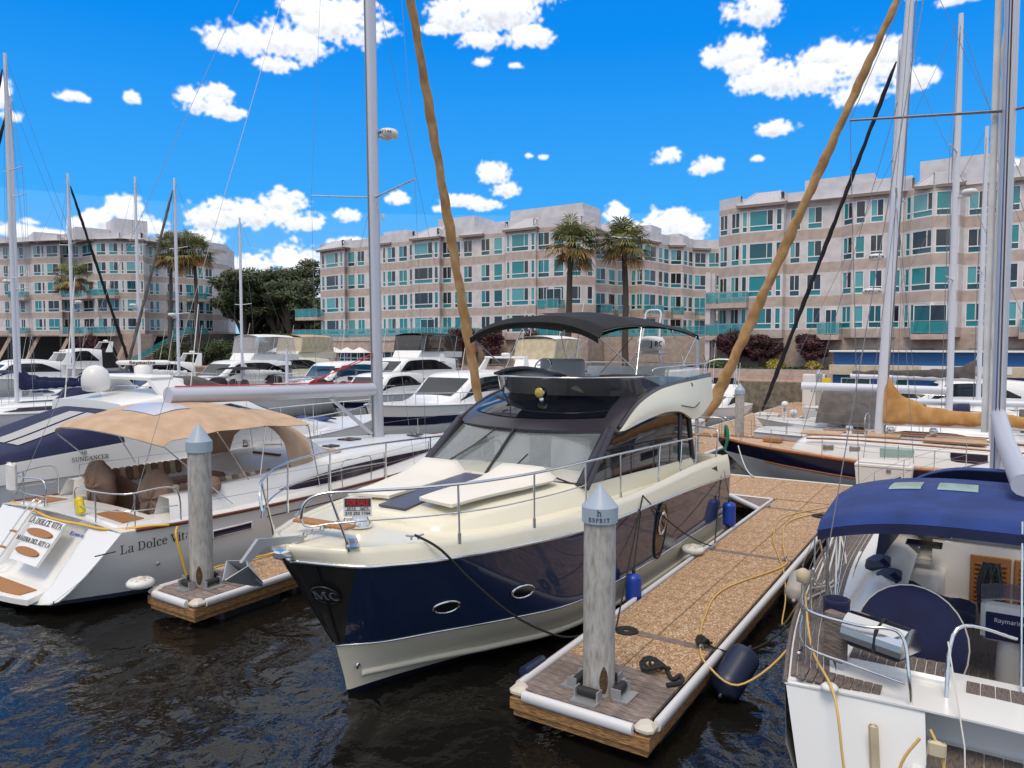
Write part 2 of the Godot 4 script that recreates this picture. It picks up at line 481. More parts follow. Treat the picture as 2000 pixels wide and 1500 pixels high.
func sky_picture() -> ImageTexture:
	# air and cumulus: blue deepening upwards, clouds that carry on all round the sky
	var W := 4096
	var H := 2048
	var top := [[0.0, Color(0.36, 0.60, 0.84)], [4.0, Color(0.20, 0.50, 0.86)], [10.0, Color(0.045, 0.36, 0.86)], [22.0, Color(0.004, 0.235, 0.78)], [40.0, Color(0.004, 0.17, 0.62)], [90.0, Color(0.004, 0.12, 0.48)]]
	var air := func(e: float) -> Color:
		for k in top.size() - 1:
			if e <= top[k + 1][0]:
				return (top[k][1] as Color).lerp(top[k + 1][1], clampf((e - top[k][0]) / (top[k + 1][0] - top[k][0]), 0, 1))
		return top[-1][1]
	var n1 := noise(0.9, 77, FastNoiseLite.TYPE_SIMPLEX_SMOOTH, 5)
	var n2 := noise(0.16, 78, FastNoiseLite.TYPE_SIMPLEX_SMOOTH, 6)
	# the whole dome, coarse
	var cw := 1024
	var chh := 256
	var rough := PackedByteArray()
	rough.resize(cw * chh * 3)
	for r in chh:
		var e := deg_to_rad(90.0 - (r + 0.5) * 90.0 / chh)
		var a0: Color = air.call(rad_to_deg(e))
		var far := 1.0 / maxf(tan(e), 0.06)
		for c in cw:
			var az := TAU * (c + 0.5) / cw
			var f := n1.get_noise_2d(sin(az) * far, -cos(az) * far) * 1.1 + 0.25 * n2.get_noise_2d(az * 30.0, e * 60.0)
			var t := smoothstep(-0.42, 0.06, f) * smoothstep(0.02, 0.12, e)
			var k := lerpf(0.84, 1.0, smoothstep(0.55, 0.0, f))
			var s := a0.lerp(Color(k * 0.97, k * 0.98, k), t * 0.96).linear_to_srgb()
			var i := (r * cw + c) * 3
			rough[i] = int(s.r * 255); rough[i + 1] = int(s.g * 255); rough[i + 2] = int(s.b * 255)
	var up := Image.create_from_data(cw, chh, false, Image.FORMAT_RGB8, rough)
	up.resize(W, H / 2, Image.INTERPOLATE_CUBIC)
	var im := Image.create(W, H, false, Image.FORMAT_RGB8)
	im.fill(Color(0.20, 0.20, 0.19))
	im.blit_rect(up, Rect2i(0, 0, W, H / 2), Vector2i.ZERO)
	# the part of the sky above the marina, fine
	var px := W / 360.0
	var a_lo := -76.0
	var wide := int(86.0 * px)
	var high := int(40.0 * px)
	var field := PackedFloat32Array()
	field.resize(wide * high)
	field.fill(-9.0)
	var low := PackedFloat32Array()
	low.resize(wide * high)
	for k in CLOUDS:
		for y in range(maxi(0, int((k[1] - 2.0 * k[3]) * px)), mini(high, int((k[1] + 2.0 * k[3]) * px) + 1)):
			var dy: float = (y / px - k[1]) / k[3]
			if dy < 0.0: dy *= 1.25
			for x in range(maxi(0, int((k[0] - a_lo - 2.0 * k[2]) * px)), mini(wide, int((k[0] - a_lo + 2.0 * k[2]) * px) + 1)):
				var dx: float = (x / px + a_lo - k[0]) / k[2]
				var v := 1.0 - dx * dx - dy * dy
				if v > field[y * wide + x]:
					field[y * wide + x] = v
					low[y * wide + x] = dy
	var n3 := noise(0.42, 80, FastNoiseLite.TYPE_SIMPLEX_SMOOTH, 6)
	var n4 := noise(1.7, 81, FastNoiseLite.TYPE_SIMPLEX_SMOOTH, 5)
	var fine := Image.create(wide, high, false, Image.FORMAT_RGBA8)
	for y in high:
		var e := y / px
		var a0: Color = air.call(e)
		for x in wide:
			var az := x / px + a_lo
			var v := field[y * wide + x]
			var edge := smoothstep(0.0, 6.0, minf(az - a_lo, 10.0 - az)) * smoothstep(29.5, 25.2, e)
			var c := a0
			if v > -2.2:
				var f := v * 0.9 + n3.get_noise_2d(az, e * 1.25) * 0.85 + n4.get_noise_2d(az, e * 1.2) * 0.62 + 0.02
				var t := smoothstep(-0.14, 0.5, f)
				var s := n4.get_noise_2d(az * 0.6 + 40.0, e * 0.8 + 9.0) + 0.5 * n3.get_noise_2d(az + 70.0, e)
				var k := 1.0 - (0.30 * smoothstep(0.15, -0.75, low[y * wide + x] + 0.6 * s) + 0.10 * smoothstep(-0.1, 0.5, s)) * smoothstep(0.1, 0.9, f)
				c = a0.lerp(Color(k * 0.965, k * 0.98, minf(1.0, k * 1.03)), t * 0.97)
			c = c.linear_to_srgb()
			c.a = edge
			fine.set_pixel(x, high - 1 - y, c)
	var x0 := int((360.0 + a_lo) * px)
	var left := W - x0
	var y0 := H / 2 - high
	im.convert(Image.FORMAT_RGBA8)
	im.blend_rect(fine, Rect2i(0, 0, left, high), Vector2i(x0, y0))
	im.blend_rect(fine, Rect2i(left, 0, wide - left, high), Vector2i(0, y0))
	return ImageTexture.create_from_image(im)

func water() -> void:
	# one sheet, finely divided where the ripples are near
	var xs := []
	var zs := []
	var x := -24.0
	while x < 7.0:
		xs.append(x); x += 0.075
	var d := 0.12
	while x < 320.0:
		xs.append(x); x += d; d *= 1.12
	x = -24.0
	d = 0.1
	while x > -420.0:
		x -= d; d *= 1.05
		xs.push_front(x)
	var z := 4.0
	while z > -13.0:
		zs.append(z); z -= 0.06
	d = 0.07
	while z > -95.0:
		zs.append(z); z -= d; d *= 1.03
	z = 4.0
	d = 0.2
	while z < 160.0:
		z += d; d *= 1.3
		zs.push_front(z)
	var swell := noise(0.22, 91, FastNoiseLite.TYPE_SIMPLEX_SMOOTH, 2)
	var rip := noise(1.0, 92, FastNoiseLite.TYPE_SIMPLEX_SMOOTH, 3)
	var warp := noise(0.35, 93, FastNoiseLite.TYPE_SIMPLEX_SMOOTH, 2)
	var nx := xs.size()
	var nz := zs.size()
	var v := PackedVector3Array()
	v.resize(nx * nz)
	for j in nz:
		for i in nx:
			var px: float = xs[i]
			var pz: float = zs[j]
			var h := 0.0
			if px > -60 and px < 30 and pz > -50 and pz < 12:
				var w := warp.get_noise_2d(px, pz) * 0.8
				# ripples run long across the slips
				var u := px * 0.80 + pz * 0.60 + w
				var t := -px * 0.60 + pz * 0.80 + w
				h = swell.get_noise_2d(px, pz) * 0.03 + rip.get_noise_2d(u * 0.42, t * 1.15) * 0.048
				if pz > -16: h += rip.get_noise_2d(t * 1.6 + 50.0, u * 2.6) * 0.009
			v[j * nx + i] = Vector3(px, h, pz)
	var nor := PackedVector3Array()
	nor.resize(nx * nz)
	for j in nz:
		for i in nx:
			var a := v[j * nx + mini(i + 1, nx - 1)] - v[j * nx + maxi(i - 1, 0)]
			var b := v[mini(j + 1, nz - 1) * nx + i] - v[maxi(j - 1, 0) * nx + i]
			var n := a.cross(b)
			nor[j * nx + i] = n.normalized() * signf(n.y)
	var idx := PackedInt32Array()
	for j in nz - 1:
		for i in nx - 1:
			var k := j * nx + i
			idx.append_array([k, k + nx, k + 1, k + 1, k + nx, k + nx + 1])
	var arr := []
	arr.resize(Mesh.ARRAY_MAX)
	arr[Mesh.ARRAY_VERTEX] = v
	arr[Mesh.ARRAY_NORMAL] = nor
	arr[Mesh.ARRAY_INDEX] = idx
	var me := ArrayMesh.new()
	me.add_surface_from_arrays(Mesh.PRIMITIVE_TRIANGLES, arr)
	var m := mat("water", Color(0.008, 0.0072, 0.006), 0.015)
	m.metallic_specular = 0.37
	m.uv1_triplanar = true
	m.uv1_world_triplanar = true
	m.uv1_scale = Vector3.ONE * 0.22
	m.heightmap_enabled = true
	m.heightmap_texture = grey_tex(noise(0.018, 95, FastNoiseLite.TYPE_SIMPLEX_SMOOTH, 4), 1024)
	m.heightmap_scale = 0.9
	struct("water", me, m)

func land() -> void:
	# seawall, promenade and the ground that carries on behind
	var line := [Vector2(-230, -24), Vector2(-146, -50), Vector2(-110, -61.5), Vector2(-84, -60), Vector2(220, -60)]
	var st := sh()
	var pv := sh()
	for i in line.size() - 1:
		var a := Vector3(line[i].x, 0, line[i].y)
		var b := Vector3(line[i + 1].x, 0, line[i + 1].y)
		var u := (b - a).normalized()
		var n := Vector3(-u.z, 0, u.x)
		var bs := Basis(u, Vector3.UP, n)
		box(st, (a + b) / 2 + Vector3.UP * 0.45 - n * 0.3, Vector3(a.distance_to(b) + 0.3, 3.1, 0.6), 0.04, bs)
		quad(pv, a + Vector3(0, 1.9, 0) - n * 0.6, b + Vector3(0, 1.9, 0) - n * 0.6, b + Vector3(0, 1.9, 0) - n * 9.0, a + Vector3(0, 1.9, 0) - n * 9.0)
	struct("seawall", st, "seawall")
	struct("promenade", pv, "paving")
	st = sh()
	var poly := PackedVector2Array([Vector2(-230, -26), Vector2(-146, -52), Vector2(-110, -63), Vector2(-84, -61.5), Vector2(220, -61.5), Vector2(900, -1500), Vector2(-1200, -1500), Vector2(-1200, -26)])
	var t := Geometry2D.triangulate_polygon(poly)
	for i in range(0, t.size(), 3):
		tri(st, Vector3(poly[t[i]].x, 1.85, poly[t[i]].y), Vector3(poly[t[i + 1]].x, 1.85, poly[t[i + 1]].y), Vector3(poly[t[i + 2]].x, 1.85, poly[t[i + 2]].y))
	struct("ground", st, "soil")

const BLOCK_RIGHT := [
	[-21.84, -70.80, -19.52, -69.70, [[0.041, 0.416, "s"], [0.576, 0.977, "s"]]],
	[-19.52, -69.70, -15.60, -69.70, [[0.044, 0.170, "n"], [0.213, 0.767, "w"], [0.824, 0.963, "n"]]],
	[-15.60, -69.70, -15.53, -70.70, []],
	[-15.53, -70.70, -10.91, -70.70, [[0.057, 0.259, "s"], [0.384, 0.655, "s"]]],
	[-10.91, -70.70, -9.83, -69.80, [[0.145, 0.930, "s"]]],
	[-9.83, -69.80, -7.42, -69.80, [[0.072, 0.389, "f"], [0.551, 0.979, "s"]]],
	[-7.42, -69.80, -6.01, -70.60, [[0.305, 0.898, "s"]]],
	[-6.01, -70.60, -5.43, -69.90, [[0.241, 0.906, "n"]]],
	[-5.43, -69.90, -3.76, -68.80, [[0.047, 0.956, "w"]]],
	[-3.76, -68.80, -1.94, -69.40, [[0.089, 0.673, "f"], [0.748, 0.962, "n"]]],
	[-1.94, -69.40, -1.62, -70.50, []],
	[-1.62, -70.50, 0.99, -70.50, [[0.089, 0.614, "s"], [0.701, 0.958, "f"]]],
	[0.99, -70.50, 1.25, -69.70, []],
	[1.25, -69.70, 3.55, -69.70, [[0.038, 0.354, "f"], [0.471, 0.909, "s"]]],
	[3.55, -69.70, 3.91, -70.60, []],
	[3.91, -70.60, 7.66, -70.60, [[0.056, 0.277, "s"], [0.414, 0.684, "w"], [0.737, 0.948, "s"]]]]
const BLOCK_MID_A := [
	[-76.74, -70.60, -71.34, -69.80, [[0.055, 0.186, "n"], [0.241, 0.752, "w"], [0.824, 0.943, "n"]]],
	[-71.34, -69.80, -71.97, -70.70, []],
	[-71.97, -70.70, -67.07, -70.70, [[0.068, 0.341, "f"], [0.431, 0.699, "s"]]],
	[-67.07, -70.70, -65.12, -70.00, [[0.314, 0.830, "s"]]],
	[-65.12, -70.00, -60.38, -70.00, [[0.083, 0.193, "n"], [0.248, 0.547, "s"], [0.655, 0.956, "s"]]],
	[-60.38, -70.00, -58.95, -69.10, [[0.158, 0.815, "n"]]],
	[-58.95, -69.10, -54.82, -69.10, [[0.049, 0.755, "w"], [0.802, 0.953, "n"]]],
	[-54.82, -69.10, -55.22, -70.00, []],
	[-55.22, -70.00, -53.45, -70.00, [[0.077, 0.860, "s"]]],
	[-53.45, -70.00, -52.57, -70.60, [[0.143, 0.857, "f"]]]]
const BLOCK_MID_B := [
	[-52.57, -70.60, -50.99, -70.60, [[0.130, 0.943, "s"]]],
	[-50.99, -70.60, -46.50, -70.60, [[0.257, 0.543, "s"], [0.659, 0.934, "f"]]],
	[-46.50, -70.60, -45.72, -69.60, []],
	[-45.72, -69.60, -41.74, -69.60, [[0.026, 0.145, "n"], [0.197, 0.766, "w"], [0.836, 0.970, "n"]]],
	[-41.74, -69.60, -41.84, -70.00, []],
	[-41.84, -70.00, -38.03, -70.00, [[0.031, 0.415, "s"], [0.552, 0.891, "f"]]],
	[-38.03, -70.00, -36.73, -70.90, [[0.210, 0.947, "w"]]],
	[-36.73, -70.90, -35.82, -72.20, [[0.410, 0.858, "n"]]]]
const BLOCK_LEFT := [
	[-160.06, -53.89, -152.69, -56.24, [[0.156, 0.465, "s"], [0.696, 0.924, "s"]]],
	[-152.69, -56.24, -149.48, -55.44, []],
	[-149.48, -55.44, -143.73, -58.18, [[0.077, 0.348, "s"], [0.578, 0.924, "w"]]],
	[-143.73, -58.18, -141.30, -58.55, []],
	[-141.30, -58.55, -139.83, -59.49, [[0.150, 0.625, "s"]]],
	[-139.83, -59.49, -136.68, -60.93, [[0.049, 0.212, "n"], [0.409, 0.649, "s"]]],
	[-136.68, -60.93, -134.67, -60.43, []],
	[-134.67, -60.43, -129.67, -62.45, [[0.028, 0.291, "s"], [0.323, 0.415, "n"], [0.507, 0.918, "s"]]],
	[-129.67, -62.45, -130.98, -63.28, []],
	[-130.98, -63.28, -127.64, -64.72, [[0.047, 0.441, "s"], [0.575, 0.881, "s"]]],
	[-127.64, -64.72, -122.58, -64.38, [[0.093, 0.840, "s"]]],
	[-122.58, -64.38, -118.76, -66.36, [[0.062, 0.442, "s"], [0.565, 0.928, "s"]]],
	[-118.76, -66.36, -115.94, -68.66, [[0.054, 0.169, "n"], [0.267, 0.792, "w"], [0.868, 0.978, "n"]]],
	[-115.94, -68.66, -119.14, -71.27, []],
	[-119.14, -71.27, -117.54, -73.50, [[0.071, 0.305, "n"], [0.412, 0.627, "n"]]],
	[-117.54, -73.50, -117.01, -75.04, [[0.124, 0.748, "f"]]],
	[-117.01, -75.04, -116.64, -76.48, [[0.071, 0.741, "s"]]],
	[-116.64, -76.48, -116.06, -79.85, [[0.039, 0.462, "w"], [0.687, 0.953, "n"]]],
	[-116.06, -79.85, -116.23, -82.74, [[0.073, 0.588, "s"]]],
	[-116.23, -82.74, -116.58, -84.91, []]]
const BLOCK_WING := [
	[-39.94, -80.35, -38.99, -82.17, [[0.111, 0.830, "s"]]],
	[-38.99, -82.17, -38.97, -84.57, [[0.107, 0.889, "f"]]],
	[-38.97, -84.57, -37.55, -85.49, [[0.068, 0.659, "s"]]],
	[-37.55, -85.49, -35.61, -84.95, [[0.085, 0.445, "n"], [0.528, 0.977, "s"]]],
	[-35.61, -84.95, -34.84, -87.84, [[0.102, 0.915, "s"]]],
	[-34.84, -87.84, -34.56, -91.37, [[0.097, 0.443, "n"], [0.518, 0.949, "n"]]],
	[-34.56, -91.37, -33.23, -92.47, [[0.059, 0.928, "s"]]],
	[-33.23, -92.47, -32.90, -95.80, [[0.108, 0.452, "n"], [0.549, 0.943, "n"]]],
	[-32.90, -95.80, -31.58, -97.37, [[0.068, 0.920, "s"]]],
	[-31.58, -97.37, -29.12, -98.00, [[0.063, 0.736, "s"]]]]

func window_mesh(w: float, h: float, kind: String) -> Array:
	# [frame mesh, [[pane mesh, offset], ...]] for an opening w by h; the lower light sits under a transom
	var key := "win%.1f_%.1f_%s" % [w, h, kind]
	if cache.has(key): return cache[key]
	var st := sh()
	var f := 0.07
	var dp := 0.09
	var sill := h * 0.27 if kind != "d" else 0.0
	for sx in [-1, 1]:
		box(st, Vector3(sx * (w / 2 - f / 2), h / 2, 0), Vector3(f, h, dp))
	box(st, Vector3(0, f / 2, 0), Vector3(w - 2 * f, f, dp))
	box(st, Vector3(0, h - f / 2, 0), Vector3(w - 2 * f, f, dp))
	var panes := []
	var cuts := [-w / 2 + f, w / 2 - f]
	if kind == "s" or kind == "d": cuts = [-w / 2 + f, 0.0, w / 2 - f]
	if kind == "w": cuts = [-w / 2 + f, w * 0.24, w / 2 - f]
	if sill > 0.0:
		box(st, Vector3(0, sill, 0), Vector3(w - 2 * f, 0.09, dp))
	for i in range(1, cuts.size() - 1):
		box(st, Vector3(cuts[i], (sill + h) / 2, 0), Vector3(0.06, h - sill - f, dp * 0.9))
	for i in cuts.size() - 1:
		panes.append([cuts[i], cuts[i + 1], maxf(sill, f), h - f])
	if sill > 0.0:
		panes.append([cuts[0], cuts[-1], f, sill])
	var made := []
	for p in panes:
		var q := sh()
		box(q, Vector3((p[0] + p[1]) / 2, (p[2] + p[3]) / 2, -0.02), Vector3(p[1] - p[0], p[3] - p[2], 0.02))
		made.append(done(q))
	cache[key] = [done(st), made]
	return cache[key]

func block(b: Node3D, segs: Array, y0: float, nf: int, fh: float, tall := 1.95, parapet := 1.0) -> void:
	# walls with real openings, storey by storey; a window in each opening
	var light := sh()
	var bands := []
	for k in nf + 1: bands.append(sh())
	var over := sh()
	var sill := 0.57
	var head := sill + tall
	for s in segs:
		var a := Vector3(s[0], 0, s[1])
		var e := Vector3(s[2], 0, s[3])
		var u := (e - a).normalized()
		var L := a.distance_to(e)
		var out := Vector3(-u.z, 0, u.x)
		var P := func(t: float, y: float, d := 0.0) -> Vector3: return a + u * t * L + Vector3(0, y, 0) + out * d
		for k in nf:
			var y := y0 + k * fh
			var prev := y - (fh - head) if k > 0 else y - 0.35
			quad(bands[k], P.call(0.0, prev + 0.10), P.call(1.0, prev + 0.10), P.call(1.0, y + sill - 0.05), P.call(0.0, y + sill - 0.05))
			if k > 0: quad(light, P.call(0.0, prev), P.call(1.0, prev), P.call(1.0, prev + 0.10), P.call(0.0, prev + 0.10))
			quad(light, P.call(0.0, y + sill - 0.05), P.call(1.0, y + sill - 0.05), P.call(1.0, y + sill), P.call(0.0, y + sill))
			var t0 := 0.0
			for w in s[4]:
				# now and then a bay has only a blank wall
				quad(light, P.call(t0, y + sill), P.call(w[0], y + sill), P.call(w[0], y + head), P.call(t0, y + head))
				t0 = w[1]
				var dp := -0.16
				quad(light, P.call(w[0], y + sill), P.call(w[0], y + head), P.call(w[0], y + head, dp), P.call(w[0], y + sill, dp))
				quad(light, P.call(w[1], y + head), P.call(w[1], y + sill), P.call(w[1], y + sill, dp), P.call(w[1], y + head, dp))
				quad(light, P.call(w[0], y + sill), P.call(w[0], y + sill, dp), P.call(w[1], y + sill, dp), P.call(w[1], y + sill))
				quad(light, P.call(w[0], y + head), P.call(w[1], y + head), P.call(w[1], y + head, dp), P.call(w[0], y + head, dp))
				var ww: float = snappedf((w[1] - w[0]) * L, 0.1)
				if ww < 0.3: ww = 0.3
				var wm := window_mesh(ww, tall, w[2])
				var o := part(b, "window", wm[0], "win_frame")
				o.transform = Transform3D(Basis(u, Vector3.UP, -out).orthonormalized(), P.call((w[0] + w[1]) / 2, y + sill, -0.06)).scaled_local(Vector3((w[1] - w[0]) * L / ww, 1, 1))
				o.transform.basis.z = out
				var pick := rng.randf()
				for i in wm[1].size():
					var c := "pane_deep"
					var q := rng.randf()
					if i == wm[1].size() - 1: c = "pane_teal" if q < 0.35 else "pane_deep"
					elif pick < 0.36: c = "pane_teal"
					elif pick < 0.62: c = "pane_pale" if i == 0 else "pane_dark"
					elif pick < 0.82: c = "pane_deep"
					else: c = "pane_dark"
					if i == 1 and wm[1].size() == 3 and q < 0.55: c = "pane_dark"
					part(o, "pane", wm[1][i], c)
			quad(light, P.call(t0, y + sill), P.call(1.0, y + sill), P.call(1.0, y + head), P.call(t0, y + head))
		var yt := y0 + nf * fh
		var par := parapet
		for w in s[4]:
			if w[2] == "w": par = 0.08
		quad(bands[nf], P.call(0.0, yt - (fh - head)), P.call(1.0, yt - (fh - head)), P.call(1.0, yt), P.call(0.0, yt))
		quad(over, P.call(0.0, yt), P.call(1.0, yt), P.call(1.0, yt + par), P.call(0.0, yt + par))
		quad(over, P.call(0.0, yt + par), P.call(1.0, yt + par), P.call(1.0, yt + par, -0.3), P.call(0.0, yt + par, -0.3))
		quad(over, P.call(0.0, yt + par, -0.3), P.call(1.0, yt + par, -0.3), P.call(1.0, yt, -0.3), P.call(0.0, yt, -0.3))
	part(b, "wall", light, "stucco")
	for k in bands: part(b, "floor_band", k, "band")
	part(b, "parapet", over, "parapet")

func roof_slab(b: Node3D, pts: Array, y: float, y_low: float) -> void:
	# the flat roof, and side and back walls that close the block
	var st := sh()
	var pv := PackedVector2Array(pts)
	var t := Geometry2D.triangulate_polygon(pv)
	for i in range(0, t.size(), 3):
		tri(st, Vector3(pv[t[i]].x, y, pv[t[i]].y), Vector3(pv[t[i + 1]].x, y, pv[t[i + 1]].y), Vector3(pv[t[i + 2]].x, y, pv[t[i + 2]].y))
	part(b, "roof", st, "parapet")

func side_wall(b: Node3D, a: Vector3, e: Vector3, y0: float, nf: int, fh: float, par := 1.0) -> void:
	var st := sh()
	for k in nf:
		var y := y0 + k * fh
		var dk := sh()
		var lo := y - (0.35 if k == 0 else 0.53)
		quad(dk, a + Vector3.UP * lo, e + Vector3.UP * lo, e + Vector3.UP * (y + 0.57), a + Vector3.UP * (y + 0.57))
		part(b, "floor_band", dk, "band")
		quad(st, a + Vector3.UP * (y + 0.57), e + Vector3.UP * (y + 0.57), e + Vector3.UP * (y + fh - 0.53), a + Vector3.UP * (y + fh - 0.53))
	quad(st, a + Vector3.UP * (y0 + nf * fh - 0.53), e + Vector3.UP * (y0 + nf * fh - 0.53), e + Vector3.UP * (y0 + nf * fh + par), a + Vector3.UP * (y0 + nf * fh + par))
	part(b, "side_wall", st, "stucco")

func lean_roof(b: Node3D, a: Vector3, e: Vector3, y: float, rise: float, reach: float) -> void:
	# a metal-clad hood over a bay: eave in front, hipped ends
	var u := (e - a).normalized()
	var out := Vector3(-u.z, 0, u.x)
	var st := sh()
	var p0 := a - u * 0.3 + out * 0.35 + Vector3.UP * y
	var p1 := e + u * 0.3 + out * 0.35 + Vector3.UP * y
	var q0 := a + u * 0.9 - out * reach + Vector3.UP * (y + rise)
	var q1 := e - u * 0.9 - out * reach + Vector3.UP * (y + rise)
	var r0 := a - u * 0.3 - out * reach + Vector3.UP * y
	var r1 := e + u * 0.3 - out * reach + Vector3.UP * y
	quad(st, p0, p1, q1, q0)
	tri(st, p0, q0, r0)
	tri(st, p1, r1, q1)
	var o := part(b, "bay_roof", st, "metal_roof")
	st = sh()
	box(st, (p0 + p1) / 2 + Vector3.DOWN * 0.14 - out * 0.12, Vector3(p0.distance_to(p1), 0.22, 0.3), 0.0, Basis(u, Vector3.UP, out))
	part(o, "eave", st, "eave")
	st = sh()
	for g in [[p0, q0], [p1, q1]]:
		tube(st, [g[0], g[1]], 0.09, 5)
	var n := int(p0.distance_to(p1) / 0.5)
	for i in range(1, n):
		var t := float(i) / n
		tube(st, [p0.lerp(p1, t), q0.lerp(q1, t)], 0.025, 4)
	part(o, "seam", st, "metal_roof")

func balcony(b: Node3D, x0: float, x1: float, z: float, y: float, reach: float) -> void:
	var st := sh()
	box(st, Vector3((x0 + x1) / 2, y - 0.22, z + reach / 2), Vector3(x1 - x0, 0.44, reach))
	var o := part(b, "balcony", st, "band")
	st = sh()
	box(st, Vector3((x0 + x1) / 2, y + 1.08, z + reach - 0.05), Vector3(x1 - x0, 0.05, 0.05))
	var n := maxi(2, int((x1 - x0) / 1.1))
	for i in n + 1:
		box(st, Vector3(lerpf(x0 + 0.03, x1 - 0.03, float(i) / n), y + 0.54, z + reach - 0.05), Vector3(0.05, 1.04, 0.05))
	part(o, "railing", st, "rail_metal")
	for i in n:
		st = sh()
		var g0 := lerpf(x0, x1, float(i) / n)
		box(st, Vector3(g0 + (x1 - x0) / n / 2, y + 0.55, z + reach - 0.05), Vector3((x1 - x0) / n - 0.07, 0.95, 0.012))
		part(o, "glass_panel", st, "balcony_glass")
	for xx in [x0 + 0.02, x1 - 0.02]:
		st = sh()
		box(st, Vector3(xx, y + 0.55, z + reach / 2), Vector3(0.012, 0.95, reach - 0.15))
		part(o, "glass_panel", st, "balcony_glass")

func plain_door(b: Node3D, at: Vector3, w: float, h: float) -> void:
	# a sliding balcony door set proud of the wall behind a railing
	var wm := window_mesh(w, h, "d")
	var o := part(b, "door", wm[0], "win_frame")
	o.position = at
	for p in wm[1]: part(o, "pane", p, "pane_dark" if rng.randf() < 0.5 else "pane_deep")

func buildings() -> void:
	# the block on the right
	var b := thing("apartment_building", "stepped tan apartment block on the right behind the masts, with bay windows", "building", Vector3(0, 0, 0))
	block(b, BLOCK_RIGHT, 5.8, 4, 3.0)
	side_wall(b, Vector3(-21.84, 0, -84), Vector3(-21.84, 0, -70.8), 5.8, 4, 3.0)
	roof_slab(b, [Vector2(-21.84, -84), Vector2(-21.84, -70.8), Vector2(-19.5, -69.9), Vector2(8, -70.6), Vector2(8, -84)], 17.85, 0)
	var st := sh()
	box(st, Vector3(-7.1, 3.1, -72.4), Vector3(29.4, 5.4, 4.0))
	part(b, "podium", st, "podium")
	for r in [[-14.2, -8.5, 2.1, 5.0], [-9.6, -5.5, 1.5, 4.5], [-5.0, 1.5, 2.6, 6.0], [2.0, 7.9, 2.0, 4.0], [-20.5, -15.0, 1.0, 5.0]]:
		st = sh()
		box(st, Vector3((r[0] + r[1]) / 2, 17.8 + r[2] / 2, -73.2 - r[3] / 2 + 2.0 - 0.13 * r[2]), Vector3(r[1] - r[0], r[2], r[3]))
		part(b, "roof_house", st, "parapet")
	lean_roof(b, Vector3(-19.5, 0, -69.7), Vector3(-15.6, 0, -69.7), 17.85, 1.5, 2.2)
	lean_roof(b, Vector3(-10.0, 0, -69.8), Vector3(-6.9, 0, -69.8), 17.85, 1.4, 2.2)
	lean_roof(b, Vector3(-4.9, 0, -69.2), Vector3(-1.9, 0, -69.2), 17.85, 1.5, 2.2)
	lean_roof(b, Vector3(1.2, 0, -69.7), Vector3(3.6, 0, -69.7), 17.85, 1.4, 2.2)
	for q in [[-22.4, -18.6, 0], [-22.4, -18.6, 1], [-12.4, -10.6, 0], [-5.2, -2.4, 0], [2.2, 5.0, 0]]:
		balcony(b, q[0], q[1], -70.6, 5.8 + 3.0 * q[2], 2.0 if q[0] < -20 else 2.1)
	st = sh()
	for q in [[-22.2, -69.0], [-22.2, -70.4]]:
		box(st, Vector3(q[0], 6.0, q[1]), Vector3(0.45, 11.6, 0.45))
	part(b, "column", st, "stucco")
	plain_door(b, Vector3(-3.8, 5.9, -68.75), 2.4, 2.3)
	plain_door(b, Vector3(-11.6, 5.9, -70.62), 1.0, 2.2)
	for q in [-23.5, -8.6, -4.4, -0.2, 2.2]:
		if q < -20: continue
		st = sh()
		box(st, Vector3(q, 4.0, -70.38), Vector3(1.7, 1.3, 0.12))
		var v := part(b, "vent_grille", st, "eave")
		st = sh()
		for k in 6: box(st, Vector3(q, 3.5 + k * 0.2, -70.3), Vector3(1.5, 0.05, 0.06))
		part(v, "louvre", st, "band")
	# the block in the middle and its wing
	b = thing("apartment_building", "long tan apartment block behind the two tall palms and the flybridge yacht", "building")
	block(b, BLOCK_MID_A + BLOCK_MID_B, 5.8, 4, 3.0)
	block(b, BLOCK_WING, 5.8, 4, 3.0, 1.95, 1.2)
	roof_slab(b, [Vector2(-76.7, -86), Vector2(-76.7, -70.7), Vector2(-36.7, -71), Vector2(-35.9, -72.2), Vector2(-39, -86)], 17.85, 0)
	roof_slab(b, [Vector2(-39.5, -78), Vector2(-38, -80), Vector2(-31.5, -100), Vector2(-50, -100)], 17.85, 0)
	side_wall(b, Vector3(-76.74, 0, -86), Vector3(-76.74, 0, -70.6), 5.8, 4, 3.0)
	side_wall(b, Vector3(-35.82, 0, -72.2), Vector3(-39.0, 0, -79.0), 5.8, 4, 3.0)
	st = sh()
	box(st, Vector3(-43.5, 3.1, -71.8), Vector3(16.0, 5.4, 3.6))
	prism(st, [Vector2(-38.6, -74.0), Vector2(-21.0, -74.0), Vector2(-21.0, -100), Vector2(-33.0, -100)], 3.9, Transform3D(Basis(Vector3.RIGHT, Vector3.BACK, Vector3.DOWN), Vector3(0, 5.75, 0)))
	part(b, "podium", st, "podium")
	for r in [[-75.5, -70.5, 0.9], [-66.5, -62.5, 1.9], [-59, -54.5, 1.7], [-57.5, -52.0, 2.7], [-49.5, -46.0, 1.6], [-46.8, -37.4, 2.7], [-41.5, -37.2, 1.9]]:
		st = sh()
		box(st, Vector3((r[0] + r[1]) / 2, 17.8 + r[2] / 2, -74.2 - 0.11 * r[2]), Vector3(r[1] - r[0], r[2], 4.4))
		part(b, "roof_house", st, "parapet")
	for r in [[-37.5, -84, 2.0], [-35.5, -89, 2.2], [-33.6, -94, 1.6]]:
		st = sh()
		box(st, Vector3(r[0] - 1.5, 17.8 + r[2] / 2, r[1]), Vector3(3.0, r[2], 3.4))
		part(b, "roof_house", st, "parapet")
	lean_roof(b, Vector3(-76.6, 0, -70.4), Vector3(-71.4, 0, -69.8), 17.85, 1.4, 2.0)
